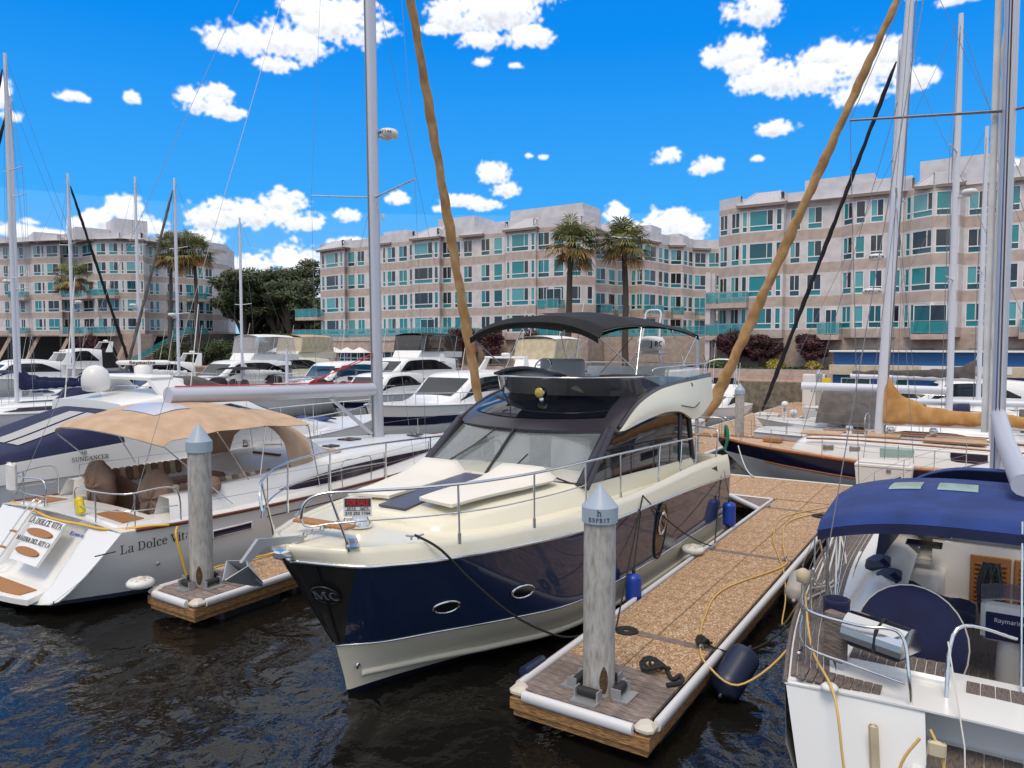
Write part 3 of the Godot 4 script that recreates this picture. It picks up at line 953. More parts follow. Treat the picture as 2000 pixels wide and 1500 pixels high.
	lean_roof(b, Vector3(-66.5, 0, -70.1), Vector3(-63.5, 0, -70.1), 17.85, 1.3, 2.0)
	lean_roof(b, Vector3(-58.9, 0, -69.1), Vector3(-54.9, 0, -69.1), 17.85, 1.6, 2.4)
	lean_roof(b, Vector3(-52.2, 0, -70.3), Vector3(-49.6, 0, -70.5), 17.85, 1.3, 2.0)
	lean_roof(b, Vector3(-45.6, 0, -69.6), Vector3(-41.8, 0, -69.6), 17.85, 1.5, 2.2)
	for s in [[BLOCK_WING[3], 1.2], [BLOCK_WING[4], 1.3], [BLOCK_WING[6], 1.2], [BLOCK_WING[8], 1.2]]:
		lean_roof(b, Vector3(s[0][0], 0, s[0][1]), Vector3(s[0][2], 0, s[0][3]), 17.85, s[1], 1.8)
	for q in [[-40.9, -38.3, 0], [-40.9, -38.3, 1], [-80.3, -76.0, 1], [-76, -73.5, 1]]:
		if q[0] < -76.5: balcony(b, q[0], q[1], -71.0, 5.8 + 3.0 * q[2], 1.8)
		elif q[0] > -50: balcony(b, q[0], q[1], -70.05, 5.8 + 3.0 * q[2], 1.6)
	plain_door(b, Vector3(-39.6, 5.9, -69.86), 1.9, 2.2)
	plain_door(b, Vector3(-39.6, 8.9, -69.86), 1.9, 2.2)
	plain_door(b, Vector3(-56.6, 5.9, -69.0), 2.2, 2.2)
	for s in [BLOCK_WING[0], BLOCK_WING[2], BLOCK_WING[4], BLOCK_WING[6], BLOCK_WING[8]]:
		# small balconies of the courtyard wing
		var a := Vector3(s[0], 0, s[1])
		var e := Vector3(s[2], 0, s[3])
		var node := Node3D.new()
		node.name = "balcony_bay"
		b.add_child(node, true)
		var u := (e - a).normalized()
		node.transform = Transform3D(Basis(u, Vector3.UP, Vector3(-u.z, 0, u.x)), (a + e) / 2)
		balcony(node, -a.distance_to(e) * 0.42, a.distance_to(e) * 0.42, 0.0, 8.8, 1.2)
	balcony(b, -38.4, -22.6, -75.6, 5.8, 1.4)
	# terrace over the restaurant
	st = sh()
	box(st, Vector3(-64.0, 4.9, -69.2), Vector3(28.4, 1.6, 4.2))
	for x in [-78.0, -71.0, -58.5, -50.2]:
		box(st, Vector3(x, 3.0, -67.5), Vector3(0.9, 2.4, 0.8))
	box(st, Vector3(-64.0, 2.0, -67.6), Vector3(28.2, 0.5, 0.6))
	part(b, "terrace", st, "podium")
	balcony(b, -78.2, -49.8, -71.3, 5.9, 4.3)
	for q in [[-77.5, -71.5, "pane_blue"], [-70.5, -59.0, "pane_blue"], [-57.9, -50.8, "pane_teal"]]:
		var n := int((q[1] - q[0]) / 1.15)
		st = sh()
		for i in n + 1:
			box(st, Vector3(lerpf(q[0], q[1], float(i) / n), 3.15, -67.75), Vector3(0.09, 1.9, 0.12))
		for y in [2.25, 3.3, 4.1]:
			box(st, Vector3((q[0] + q[1]) / 2, y, -67.75), Vector3(q[1] - q[0], 0.09, 0.11))
		var f := part(b, "shopfront", st, "win_frame")
		for i in n:
			for y in [2.77, 3.7]:
				st = sh()
				box(st, Vector3(lerpf(q[0], q[1], (i + 0.5) / n), y, -67.8), Vector3((q[1] - q[0]) / n - 0.09, 0.96 if y < 3 else 0.72, 0.03))
				part(f, "pane", st, q[2] if rng.randf() < 0.7 else "pane_deep")
	# the block on the left, on columns over a dark undercroft
	b = thing("apartment_building", "five storey apartment block on the far left behind three palms", "building")
	block(b, BLOCK_LEFT, 6.9, 5, 3.05, 1.95, 1.1)
	roof_slab(b, [Vector2(-150, -75), Vector2(-148, -56), Vector2(-132, -60), Vector2(-117.5, -66), Vector2(-116.5, -70), Vector2(-116.8, -84), Vector2(-125, -90)], 22.2, 0)
	side_wall(b, Vector3(BLOCK_LEFT[-1][2], 0, BLOCK_LEFT[-1][3]), Vector3(-124, 0, -92), 6.9, 5, 3.05)
	for r in [[-128, -64.5, 10, 2.0], [-122, -68, 6.0, 3.6], [-119.5, -76, 6, 2.4], [-136, -62, 9, 1.6], [-143, -60, 7, 1.2]]:
		st = sh()
		box(st, Vector3(r[0], 22.1 + r[3] / 2, r[1] - 1.5), Vector3(r[2], r[3], 5.0), 0.0, Basis(Vector3.UP, -0.3))
		part(b, "roof_house", st, "parapet")
	for i in [1, 7, 10, 12]:
		var s = BLOCK_LEFT[i]
		lean_roof(b, Vector3(s[0], 0, s[1]), Vector3(s[2], 0, s[3]), 22.2, 1.2, 2.0)
	for q in [[9, 0], [9, 2], [10, 0], [11, 0], [11, 2], [10, 2], [15, 0], [15, 1], [15, 2], [17, 0], [17, 2], [5, 2], [5, 0]]:
		var s = BLOCK_LEFT[q[0]]
		var a := Vector3(s[0], 0, s[1])
		var e := Vector3(s[2], 0, s[3])
		var node := Node3D.new()
		node.name = "balcony_bay"
		b.add_child(node, true)
		var u := (e - a).normalized()
		node.transform = Transform3D(Basis(u, Vector3.UP, Vector3(-u.z, 0, u.x)), (a + e) / 2)
		balcony(node, -a.distance_to(e) * 0.45, a.distance_to(e) * 0.45, 0.0, 6.9 + 3.05 * q[1], 1.3)
	st = sh()
	for s in BLOCK_LEFT:
		var a := Vector3(s[0], 6.5, s[1])
		var e := Vector3(s[2], 6.5, s[3])
		quad(st, a, e, e + Vector3.UP * 0.1, a + Vector3.UP * 0.1)
	for i in range(0, BLOCK_LEFT.size(), 2):
		var s = BLOCK_LEFT[i]
		tube(st, [Vector3(s[0] + 1.5, 1.5, s[1] + 2.2), Vector3(s[0] + 0.2, 6.6, s[1] - 1.0)], 0.35, 4)
	prism(st, [Vector2(-119, 1.5), Vector2(-113.5, 1.5), Vector2(-113.5, 6.8), Vector2(-123, 6.8)], 2.0, Transform3D(Basis(), Vector3(0, 0, -68.5)))
	part(b, "column", st, "podium")
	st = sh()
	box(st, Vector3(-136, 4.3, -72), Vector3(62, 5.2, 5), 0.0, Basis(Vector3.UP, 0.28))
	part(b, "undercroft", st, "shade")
	# stair up to the deck at its right end
	st = sh()
	var s0 := Vector3(-113.5, 2.0, -65.0)
	var s1 := Vector3(-110.5, 7.0, -73.0)
	for i in 18:
		var t := float(i) / 18
		box(st, s0.lerp(s1, t), Vector3(1.6, 0.08, 0.5), 0.0, Basis(Vector3.UP, 0.35))
	part(b, "stair", st, "podium")
	st = sh()
	sheet(st, [[s0, s0 + Vector3.UP * 1.1], [s1, s1 + Vector3.UP * 1.1]], 0.04)
	part(b, "stair_glass", st, "balcony_glass")

func deck_panel(o: Node3D, x0: float, x1: float, z0: float, z1: float, m: String, y := 0.5, called := "deck_panel") -> void:
	var st := sh()
	var g := 0.007
	box(st, Vector3((x0 + x1) / 2, y - 0.03 + rng.randf_range(-0.002, 0.002), (z0 + z1) / 2), Vector3(x1 - x0 - 2 * g, 0.06, z0 - z1 - 2 * g), 0.006)
	part(o, called, st, m)

func rub_strip(o: Node3D, a: Vector3, b: Vector3, out: Vector3, m := "bumper") -> void:
	# the white vinyl bumper screwed along the dock's edge
	var st := sh()
	var u := (b - a).normalized()
	var prof := [[0.0, 0.012], [0.03, 0.016], [0.065, 0.0], [0.08, -0.035], [0.075, -0.09], [0.055, -0.115], [0.0, -0.12]]
	var r0 := []
	var r1 := []
	for p in prof:
		r0.append(a + out * p[0] + Vector3.UP * p[1])
		r1.append(b + out * p[0] + Vector3.UP * p[1])
	loft(st, [r0, r1], true, true, true, true)
	part(o, "bumper_strip", st, m)

func pile_hoop(o: Node3D, c: Vector3, r: float) -> void:
	# galvanised brackets with black rollers round a pile
	for q in [[0, 1], [1, 0], [0, -1], [-1, 0]]:
		var d := Vector3(q[0], 0, q[1])
		var s := Vector3(-q[1], 0, q[0])
		var st := sh()
		box(st, c + d * (r + 0.16) + Vector3.UP * 0.012, Vector3(0.34 if q[0] == 0 else 0.2, 0.02, 0.2 if q[0] == 0 else 0.34), 0.0)
		for k in [-1, 1]:
			box(st, c + d * (r + 0.1) + s * k * 0.15 + Vector3.UP * 0.08, Vector3(0.02 if q[0] == 0 else 0.13, 0.13, 0.13 if q[0] == 0 else 0.02), 0.0)
		var br := part(o, "roller_bracket", st, "galv")
		st = sh()
		tube(st, [c + d * (r + 0.075) - s * 0.13 + Vector3.UP * 0.09, c + d * (r + 0.075) + s * 0.13 + Vector3.UP * 0.09], 0.055, 8)
		part(br, "roller", st, "rubber")

func pile(label: String, at: Vector3, r: float, top: float, cone: float, stain := false, group := "concrete piles with pointed caps") -> Node3D:
	var o := thing("pile", label, "pile", at, 0.0, group)
	var st := sh()
	lathe(st, [[r, 0.28], [r, top]], 20)
	part(o, "shaft", st, "pile")
	st = sh()
	lathe(st, [[r * 1.05, -3.0], [r * 1.04, 0.28]], 20)
	part(o, "wet_foot", st, "pile_wet")
	st = sh()
	lathe(st, [[r + 0.024, top - 0.018], [r + 0.026, top + 0.17]], 20)
	part(o, "cap", st, "cap")
	st = sh()
	lathe(st, [[r + 0.026, top + 0.1705], [r + 0.016, top + 0.185]], 20)
	lathe(st, [[r + 0.012, top + 0.185], [0.006, top + cone]], 20)
	part(o, "cone", st, "cap")
	if stain:
		st = sh()
		var g := grid(6, 14, func(u: float, v: float) -> Vector3:
			var a := 0.75 + (u - 0.5) * 0.55 * pow(sin(PI * clampf(v * 0.92 + 0.08, 0, 1)), 0.7)
			return Vector3(sin(a) * (r + 0.004), 0.55 + v * 0.34, cos(a) * (r + 0.004)))
		sheet(st, g, 0.001)
		part(o, "rust_stain", st, "rust")
	return o

func cleat(o: Node3D, at: Vector3, turn: float, s := 1.0) -> void:
	var st := sh()
	var b := Basis(Vector3.UP, turn)
	tube(st, [at + b * Vector3(-0.13, 0.07, 0) * s, at + b * Vector3(-0.05, 0.055, 0) * s, at + b * Vector3(0.05, 0.055, 0) * s, at + b * Vector3(0.13, 0.07, 0) * s], 0.016 * s, 6)
	for k in [-0.05, 0.05]: tube(st, [at + b * Vector3(k, 0, 0) * s, at + b * Vector3(k, 0.055, 0) * s], 0.018 * s, 6)
	part(o, "cleat", st, "galv")

func coil(st: SurfaceTool, c: Vector3, r: float, turns: int, rope: float, wild := 0.0) -> void:
	var pts := []
	for i in turns * 14 + 1:
		var a := TAU * i / 14.0
		var rr := r * (0.35 + 0.65 * i / (turns * 14.0)) if wild == 0.0 else r * (0.6 + 0.4 * sin(i * 0.37)) 
		pts.append(c + Vector3(cos(a) * rr, rope + wild * 0.05 * (1.0 + sin(i * 0.9)) + (0.004 * (i % 7) if wild > 0 else 0.0), sin(a) * rr * (1.0 if wild == 0 else 0.75)))
	tube(st, pts, rope, 6)

func finger(label: String, x0: float, x1: float, zn: float, zf: float, planks: float, strips: Array, rows: int) -> Node3D:
	var o := thing("dock_finger", label, "dock")
	# planks at the outer end
	var n := int(round(planks / 0.145))
	for i in n:
		deck_panel(o, x0 + 0.03, x1 - 0.03, zn - 0.02 - i * planks / n, zn - 0.02 - (i + 1) * planks / n, "grey_wood%d" % (rng.randi() % 3), 0.5, "plank")
	var edges := [zn - planks] + strips + [zf]
	for k in edges.size() - 1:
		var a: float = edges[k] - (0.09 if k > 0 else 0.0)
		var b: float = edges[k + 1] + (0.09 if k < edges.size() - 2 else 0.0)
		var r := maxi(1, int(round((a - b) / 1.25)))
		for i in r:
			for j in rows:
				deck_panel(o, lerpf(x0 + 0.03, x1 - 0.03, float(j) / rows), lerpf(x0 + 0.03, x1 - 0.03, float(j + 1) / rows), lerpf(a, b, float(i) / r), lerpf(a, b, float(i + 1) / r), "aggregate")
		if k > 0: deck_panel(o, x0 + 0.03, x1 - 0.03, edges[k] + 0.085, edges[k] - 0.085, "grey_wood0", 0.5, "joint_board")
	# timber walers under the bumper
	for s in [[x0 - 0.03, -1.0], [x1 + 0.03, 1.0]]:
		for w in [[0.315, 0.15, 0.0], [0.195, 0.09, -0.035]]:
			var st := sh()
			box(st, Vector3(s[0] + s[1] * (w[2] - 0.005), w[0], (zn + zf) / 2), Vector3(0.06, w[1], zn - zf), 0.006)
			part(o, "waler", st, "fascia")
		rub_strip(o, Vector3(s[0], 0.5, zn - 0.16), Vector3(s[0], 0.5, zf), Vector3(s[1], 0, 0))
	for w in [[0.315, 0.15, 0.0], [0.195, 0.09, -0.035]]:
		var st := sh()
		box(st, Vector3((x0 + x1) / 2, w[0], zn + 0.03 + w[2]), Vector3(x1 - x0 + 0.12 + 2 * w[2], w[1], 0.06), 0.006)
		part(o, "waler", st, "fascia2")
	rub_strip(o, Vector3(x0 + 0.14, 0.5, zn + 0.03), Vector3(x1 - 0.14, 0.5, zn + 0.03), Vector3(0, 0, 1))
	for c in [[x0, -1], [x1, 1]]:
		var st := sh()
		box(st, Vector3(c[0] - c[1] * 0.03, 0.455, zn - 0.06), Vector3(0.24, 0.13, 0.24), 0.05)
		part(o, "corner_bumper", st, "bumper_old")
	# floats
	var z := zn - 0.5
	while z > zf + 1.0:
		var st := sh()
		box(st, Vector3((x0 + x1) / 2, -0.02, z - 0.7), Vector3(x1 - x0 - 0.1, 0.34, 1.3), 0.05)
		part(o, "float", st, "float")
		z -= 1.6
	return o

func run(called: String, label: String, m: String, pts: Array, r: float, category := "rope", group := "") -> MeshInstance3D:
	var st := sh()
	tube(st, pts, r, 6)
	var o := part(self, called, st, m)
	tag(o, label, category, group)
	return o

func fender(label: String, at: Vector3, len: float, r: float, m: String, tilt := Basis(), group := "boat fenders") -> Node3D:
	var o := thing("fender", label, "fender", at, 0.0, group)
	o.basis = tilt
	var st := sh()
	var p := []
	for i in 13:
		var t := float(i) / 12
		p.append([r * (sin(acos(clampf((t - 0.82) / 0.18, 0, 1))) if t > 0.82 else sin(acos(clampf((0.18 - t) / 0.18, 0, 1)))) + 0.012, t * len])
	lathe(st, p, 14)
	part(o, "body", st, m)
	st = sh()
	lathe(st, [[0.03, len - 0.01], [0.036, len + 0.05], [0.02, len + 0.07]], 8)
	lathe(st, [[0.02, -0.05], [0.036, -0.03], [0.03, 0.012]], 8)
	part(o, "eye", st, "black" if m != "fender_grey" else m)
	return o

func dock_box(label: String, at: Vector3, turn: float, w := 1.2, h := 0.75, d := 0.65, group := "dock boxes") -> Node3D:
	var o := thing("dock_box", label, "dock box", at, turn, group)
	var st := sh()
	loft(st, [[Vector3(-w * 0.44, 0, -d * 0.42), Vector3(w * 0.44, 0, -d * 0.42), Vector3(w * 0.44, 0, d * 0.42), Vector3(-w * 0.44, 0, d * 0.42)], [Vector3(-w * 0.49, h * 0.8, -d * 0.48), Vector3(w * 0.49, h * 0.8, -d * 0.48), Vector3(w * 0.49, h * 0.8, d * 0.48), Vector3(-w * 0.49, h * 0.8, d * 0.48)]], true, false, true, true)
	part(o, "body", st, "plastic_white")
	st = sh()
	box(st, Vector3(0, h * 0.86, 0), Vector3(w, h * 0.11, d), 0.03)
	box(st, Vector3(0, h * 0.945, 0), Vector3(w * 0.86, h * 0.06, d * 0.84), 0.02)
	part(o, "lid", st, "plastic_white")
	st = sh()
	box(st, Vector3(w * 0.1, h * 0.74, d * 0.49), Vector3(0.12, 0.1, 0.03))
	part(o, "latch", st, "steel")
	return o

func pedestal(label: String, at: Vector3, turn: float) -> Node3D:
	var o := thing("power_pedestal", label, "power pedestal", at, turn, "white power pedestals on the walkway")
	var st := sh()
	box(st, Vector3(0, 0.45, 0), Vector3(0.26, 0.9, 0.26), 0.03)
	part(o, "post", st, "plastic_white")
	st = sh()
	lathe(st, [[0.19, 0.88], [0.2, 0.98], [0.16, 1.08], [0.05, 1.13]], 12)
	part(o, "cap", st, "plastic_white")
	st = sh()
	box(st, Vector3(0, 0.68, 0.14), Vector3(0.16, 0.2, 0.02))
	part(o, "socket_cover", st, "galv")
	return o

func docks() -> void:
	var f2 := (M["fascia"] as StandardMaterial3D).duplicate()
	f2.uv1_scale = Vector3(0.6, 7.0, 5.0)
	M["fascia2"] = f2
	# the finger beside the blue yacht
	var o := finger("near finger dock of tan aggregate panels with grey plank end and white edge bumper", -4.85, -3.1, -7.62, -21.2, 1.3, [-10.1, -15.2, -20.0], 2)
	pile_hoop(o, Vector3(-3.94, 0.5, -8.12), 0.2)
	for q in [[-3.25, -10.1, PI / 2], [-4.72, -15.2, PI / 2], [-3.25, -15.2, PI / 2], [-4.72, -20.0, PI / 2], [-4.72, -10.1, PI / 2]]: cleat(o, Vector3(q[0], 0.5, q[1]), q[2], 1.2)
	var p := pile("concrete pile with blue grey pointed cap through the end of the near finger", Vector3(-3.94, 0, -8.12), 0.2, 2.66, 0.44, true)
	var ink := Basis(Vector3.UP, deg_to_rad(26))
	for i in 6:
		# the letters follow the round of the cap
		var a := deg_to_rad(26 + (i - 2.7) * 11.5)
		text(p, "lettering", "ESPRIT"[i], 0.045, Vector3(sin(a) * 0.227, 2.7, cos(a) * 0.227), Basis(Vector3.UP, a), "ink", "Droid Serif")
	text(p, "emblem", "h", 0.07, Vector3(sin(0.42) * 0.227, 2.785, cos(0.42) * 0.227), Basis(Vector3.UP, 0.42), "ink", "Droid Serif")
	# the finger by the white sloop
	o = finger("narrow finger dock with plank end between the white sloop and the blue yacht", -12.3, -11.06, -7.3, -21.2, 1.3, [-10.1, -15.2], 1)
	pile_hoop(o, Vector3(-11.8, 0.5, -7.94), 0.2)
	pile("concrete pile with pointed cap at the end of the narrow finger, beside the white sloop", Vector3(-11.8, 0, -7.94), 0.2, 2.93, 0.5, true)
	# the cross dock behind the slips
	o = thing("cross_dock", "tan aggregate cross dock running behind the slips past the blue yacht's stern", "dock")
	var x := -34.0
	while x < 14.0:
		for z in [[-21.3, -22.35], [-22.35, -23.4], [-23.4, -24.45]]:
			deck_panel(o, x, x + 1.25, z[0], z[1], "aggregate")
		x += 1.25
	for z in [[-24.48, -1.0], [-21.27, 1.0]]:
		for seg in [[-34.0, -12.4], [-10.9, -4.95], [-3.0, 14.0]] if z[1] > 0 else [[-34.0, -12.3], [-9.3, 14.0]]:
			var st := sh()
			box(st, Vector3((seg[0] + seg[1]) / 2, 0.27, z[0]), Vector3(seg[1] - seg[0], 0.26, 0.06))
			part(o, "waler", st, "fascia2")
			rub_strip(o, Vector3(seg[0], 0.5, z[0] + z[1] * 0.03), Vector3(seg[1], 0.5, z[0] + z[1] * 0.03), Vector3(0, 0, z[1]))
	var st := sh()
	box(st, Vector3(-10, 0.0, -22.9), Vector3(48, 0.36, 2.9))
	part(o, "float", st, "float")
	# wooden gussets in the corners
	for g in [[-4.9, -1.0, -12.4], [-3.05, 1.0, 0.0]]:
		st = sh()
		prism(st, [Vector2(g[0], 21.25), Vector2(g[0] + g[1] * 1.15, 21.25), Vector2(g[0], 19.9)], 0.06, Transform3D(Basis(Vector3.RIGHT, Vector3.FORWARD, Vector3.UP), Vector3(0, 0.435, 0)))
		part(o, "gusset", st, "grey_wood0")
		rub_strip(o, Vector3(g[0] + g[1] * 1.15, 0.5, -21.2), Vector3(g[0], 0.5, -19.85), Vector3(g[1] * 0.76, 0, 0.65).normalized())
	# the walkway to the shore
	o = thing("walkway", "tan dock walkway leading from the cross dock to the seawall past dock boxes", "dock")
	var z := -24.5
	while z > -58.5:
		for k in [-12.2, -10.8]:
			deck_panel(o, k, k + 1.4, z, z - 1.4, "aggregate")
		z -= 1.4
	st = sh()
	box(st, Vector3(-10.8, 0.1, -41.8), Vector3(2.7, 0.5, 34.0))
	part(o, "float", st, "float")
	for s in [[-12.23, -1.0], [-9.37, 1.0]]: rub_strip(o, Vector3(s[0], 0.5, -24.6), Vector3(s[0], 0.5, -58.5), Vector3(s[1], 0, 0))
	# side docks off the walkway
	for q in [[-9.3, 8.0, -38.0, 1.8, "tan side dock under the dock boxes right of the walkway"], [-9.3, 12.0, -51.0, 2.2, "far tan side dock in front of the seawall cabinets"], [-46.0, -12.3, -46.0, 1.8, "side dock on the left with moored motor yachts"], [-110.0, -60.0, -52.0, 1.8, "far left dock below the apartment block"]]:
		o = thing("side_dock", q[4], "dock")
		x = q[0]
		while x < q[1]:
			deck_panel(o, x, minf(x + 2.5, q[1]), q[2], q[2] - q[3], "aggregate")
			x += 2.5
		st = sh()
		box(st, Vector3((q[0] + q[1]) / 2, 0.15, q[2] - q[3] / 2), Vector3(q[1] - q[0], 0.5, q[3] - 0.1))
		part(o, "float", st, "fascia2")
	# piles along the walkways
	for q in [[-9.25, -33.4, 3.15, "pile with pointed cap behind the ketch's bow"], [-9.2, -52.0, 3.3, "pile beside the yellow sign near the seawall"], [-4.6, -49.5, 3.2, "pile in front of the white seawall cabinet"], [-30.5, -46.9, 3.0, "capped pile behind the tan furled sail, over the white coupe roof"], [-66.0, -52.0, 3.4, "capped pile in front of the white umbrellas"], [-75.5, -45.0, 2.9, "capped pile left of the white trawler"], [-98.0, -51.0, 3.0, "capped pile behind the lifebuoy boat at left"], [-107.0, -52.0, 3.0, "capped pile at the far left among masts"]]:
		pile(q[3], Vector3(q[0], 0, q[1]), 0.2, q[2] - 0.5, 0.5)
	# things on the docks
	st = sh()
	coil(st, Vector3(-3.55, 0.5, -9.0), 0.2, 4, 0.022, 1.0)
	tube(st, curve([Vector3(-3.4, 0.53, -9.05), Vector3(-3.25, 0.53, -8.85), Vector3(-3.2, 0.53, -9.0), Vector3(-3.12, 0.53, -8.82), Vector3(-3.25, 0.53, -8.65)], 16), 0.03, 6)
	tag(part(self, "rope_coil", st, "rope_black"), "black mooring rope in a loose heap on the near finger's planks", "rope")
	for q in [[-4.42, -10.05, 0.17, "flat black coiled dock line beside the joint board of the near finger"], [-4.68, -9.75, 0.13, "small black rope coil at the near finger's edge behind the pile"]]:
		st = sh()
		coil(st, Vector3(q[0], 0.5, q[1]), q[2], 5, 0.014)
		tag(part(self, "rope_coil", st, "rope_black"), q[3], "rope")
	st = sh()
	coil(st, Vector3(-3.35, 0.5, -19.6), 0.22, 5, 0.016)
	tag(part(self, "rope_coil", st, "rope_black"), "flat black rope coil far along the near finger by the blue bimini", "rope")
	run("shore_power_cord", "yellow shore power cord curling along the near finger to the right sloop", "cord_yellow", curve([Vector3(-3.2, 0.53, -20.5), Vector3(-3.9, 0.52, -18.6), Vector3(-3.6, 0.52, -16.6), Vector3(-3.3, 0.53, -15.4), Vector3(-3.18, 0.53, -14.6), Vector3(-3.75, 0.52, -12.7), Vector3(-3.6, 0.52, -11.2), Vector3(-3.3, 0.53, -10.1), Vector3(-3.05, 0.50, -9.6), Vector3(-2.6, 0.32, -9.6), Vector3(-2.1, 0.75, -10.2), Vector3(-1.9, 1.5, -10.6)], 70), 0.016, "cord")
	run("shore_power_cord", "second yellow cord lying straighter along the far part of the near finger", "cord_yellow", curve([Vector3(-3.3, 0.52, -21.0), Vector3(-4.1, 0.52, -19.0), Vector3(-3.9, 0.52, -17.0), Vector3(-3.5, 0.52, -15.6), Vector3(-3.1, 0.5, -14.4), Vector3(-2.85, 0.3, -13.4), Vector3(-2.5, 0.5, -11.6), Vector3(-2.05, 1.3, -10.8)], 50), 0.012, "cord")
	run("mooring_line", "black mooring line from the near finger's cleat to the right sloop", "rope_black", bow(Vector3(-3.2, 0.56, -10.1), Vector3(-1.9, 1.35, -10.4), 0.35), 0.014)
	st = sh()
	coil(st, Vector3(-3.25, 0.52, -10.1), 0.11, 4, 0.02, 1.0)
	tag(part(self, "rope_coil", st, "rope_black"), "black rope hitched round the cleat at the near finger's right edge", "rope")
	# dock wheels on the corners
	for q in [[Vector3(-4.95, 0.53, -14.6), "cream dock roller on the near finger's left edge by the yacht"], [Vector3(-12.42, 0.55, -7.15), "white dock roller on the corner of the narrow finger"]]:
		o = thing("corner_roller", q[1], "dock roller", q[0], 0.0, "dock rollers")
		st = sh()
		lathe(st, [[0.1, 0.0], [0.19, 0.01], [0.23, 0.05], [0.23, 0.1], [0.19, 0.14], [0.1, 0.15]], 20)
		part(o, "tyre", st, "plastic_white")
		st = sh()
		lathe(st, [[0.09, 0.14], [0.09, 0.17], [0.03, 0.19]], 10)
		for k in 7: lathe(st, [[0.025, 0.148], [0.025, 0.153]], 8, Transform3D(Basis(), Vector3(cos(TAU * k / 7) * 0.145, 0, sin(TAU * k / 7) * 0.145)))
		part(o, "hub", st, "bumper_old")
	run("water_hose", "yellow hose draped from the white sloop's rail down to the narrow finger", "hose_yellow", curve([Vector3(-12.62, 1.42, -8.0), Vector3(-12.5, 1.3, -7.9), Vector3(-12.42, 0.9, -7.95), Vector3(-12.38, 0.45, -8.1), Vector3(-12.3, 0.56, -8.6), Vector3(-12.15, 0.53, -10.2), Vector3(-11.8, 0.53, -11.4)], 40), 0.022, "hose")
	dock_box("white dock box on the cross dock beside the ketch, in front of the blue bimini", Vector3(-2.35, 0.5, -23.6), 0.0, 1.5, 1.0, 0.75)
	for q in [[-10.9, -30.0, 0.3, 1.3, "white dock box behind the ketch's bowsprit"], [-9.7, -40.4, 0.0, 1.2, "white dock box under the white cabinet near the seawall"], [-8.4, -46.5, 0.0, 1.4, "white dock box by the yellow sign"], [-6.8, -38.8, 0.1, 1.1, "white dock box behind the grey covered sloop"], [-11.8, -34.8, 1.57, 1.4, "white dock box left of the pile on the walkway"], [-5.2, -38.9, 0.0, 0.8, "small white dock box next to the pedestals"], [-11.9, -27.0, 1.57, 1.1, "white dock box at the start of the walkway"]]:
		dock_box(q[4], Vector3(q[0], 0.5, q[1]), q[2], q[3])
	for q in [[-8.0, -38.6, "power pedestal with domed top left of the grey cover"], [-3.9, -39.2, "power pedestal behind the grey sail cover"], [-9.6, -44.0, "power pedestal beside the walkway near the seawall"], [-11.9, -29.0, "power pedestal at the ketch's bow"]]:
		pedestal(q[2], Vector3(q[0], 0.5, q[1]), 0.2)
	for q in [[-10.2, -56.0, 1.5, 2.3, "tall white utility cabinet by the seawall, left one"], [-5.0, -57.5, 2.2, 2.8, "wide white utility cabinet by the seawall, right one"]]:
		o = thing("utility_cabinet", q[4], "cabinet", Vector3(q[0], 0.5, q[1]), 0.0, "white utility cabinets")
		st = sh()
		box(st, Vector3(0, q[3] / 2, 0), Vector3(q[2], q[3], 0.8), 0.03)
		part(o, "body", st, "plastic_white")
		for k in [-1, 1]:
			st = sh()
			box(st, Vector3(k * q[2] * 0.24, q[3] / 2, 0.41), Vector3(q[2] * 0.45, q[3] * 0.92, 0.03), 0.008)
			var dr := part(o, "door", st, "plastic_white")
			st = sh()
			box(st, Vector3(k * 0.1, q[3] * 0.5, 0.44), Vector3(0.05, 0.2, 0.04))
			part(dr, "handle", st, "black")
	o = thing("sign_board", "yellow sign board standing at the seawall gate", "sign", Vector3(-9.0, 0.5, -53.0))
	st = sh()
	box(st, Vector3(0, 1.3, 0), Vector3(0.75, 1.7, 0.06), 0.01)
	part(o, "board", st, "yellow")
	st = sh()
	box(st, Vector3(0, 0.3, 0), Vector3(0.08, 0.6, 0.05))
	part(o, "post", st, "galv")
	# a lamp post with small cameras by the yacht's stern
	o = thing("steel_post", "tall galvanised post standing behind the blue yacht's flybridge", "post", Vector3(-9.75, 0.5, -29.0))
	st = sh()
	tube(st, [Vector3.ZERO, Vector3(0, 4.6, 0)], 0.085, 10)
	part(o, "pole", st, "galv")
	st = sh()
	box(st, Vector3(0, 4.62, 0), Vector3(0.42, 0.07, 0.12), 0.02)
	part(o, "top_bracket", st, "galv")
	# railing along the promenade
	o = thing("promenade_railing", "thin metal railing along the promenade above the seawall", "railing")
	for seg in [[-84.0, 14.0]]:
		for y in [2.95, 2.5]:
			st = sh()
			tube(st, [Vector3(seg[0], y, -60.3), Vector3(seg[1], y, -60.3)], 0.025, 5)
			part(o, "rail", st, "rail_metal")
		x = seg[0]
		while x <= seg[1]:
			st = sh()
			tube(st, [Vector3(x, 1.9, -60.3), Vector3(x, 2.95, -60.3)], 0.025, 5)
			part(o, "post", st, "rail_metal")
			x += 2.8
	for q in [[-24.0, 14.0, -66.5, 2.75, "low tan planter wall in front of the right block"], [-50.0, -24.0, -67.2, 2.6, "low tan planter wall below the middle block"]]:
		o = thing("planter_wall", q[4], "wall")
		st = sh()
		box(st, Vector3((q[0] + q[1]) / 2, (1.85 + q[3]) / 2, q[2]), Vector3(q[1] - q[0], q[3] - 1.85, 0.4), 0.03)
		part(o, "wall", st, "podium")
		st = sh()
		box(st, Vector3((q[0] + q[1]) / 2, q[3] - 0.12, (q[2] - 70.2) / 2 - 0.1), Vector3(q[1] - q[0], 0.2, 3.4))
		part(o, "soil", st, "soil")

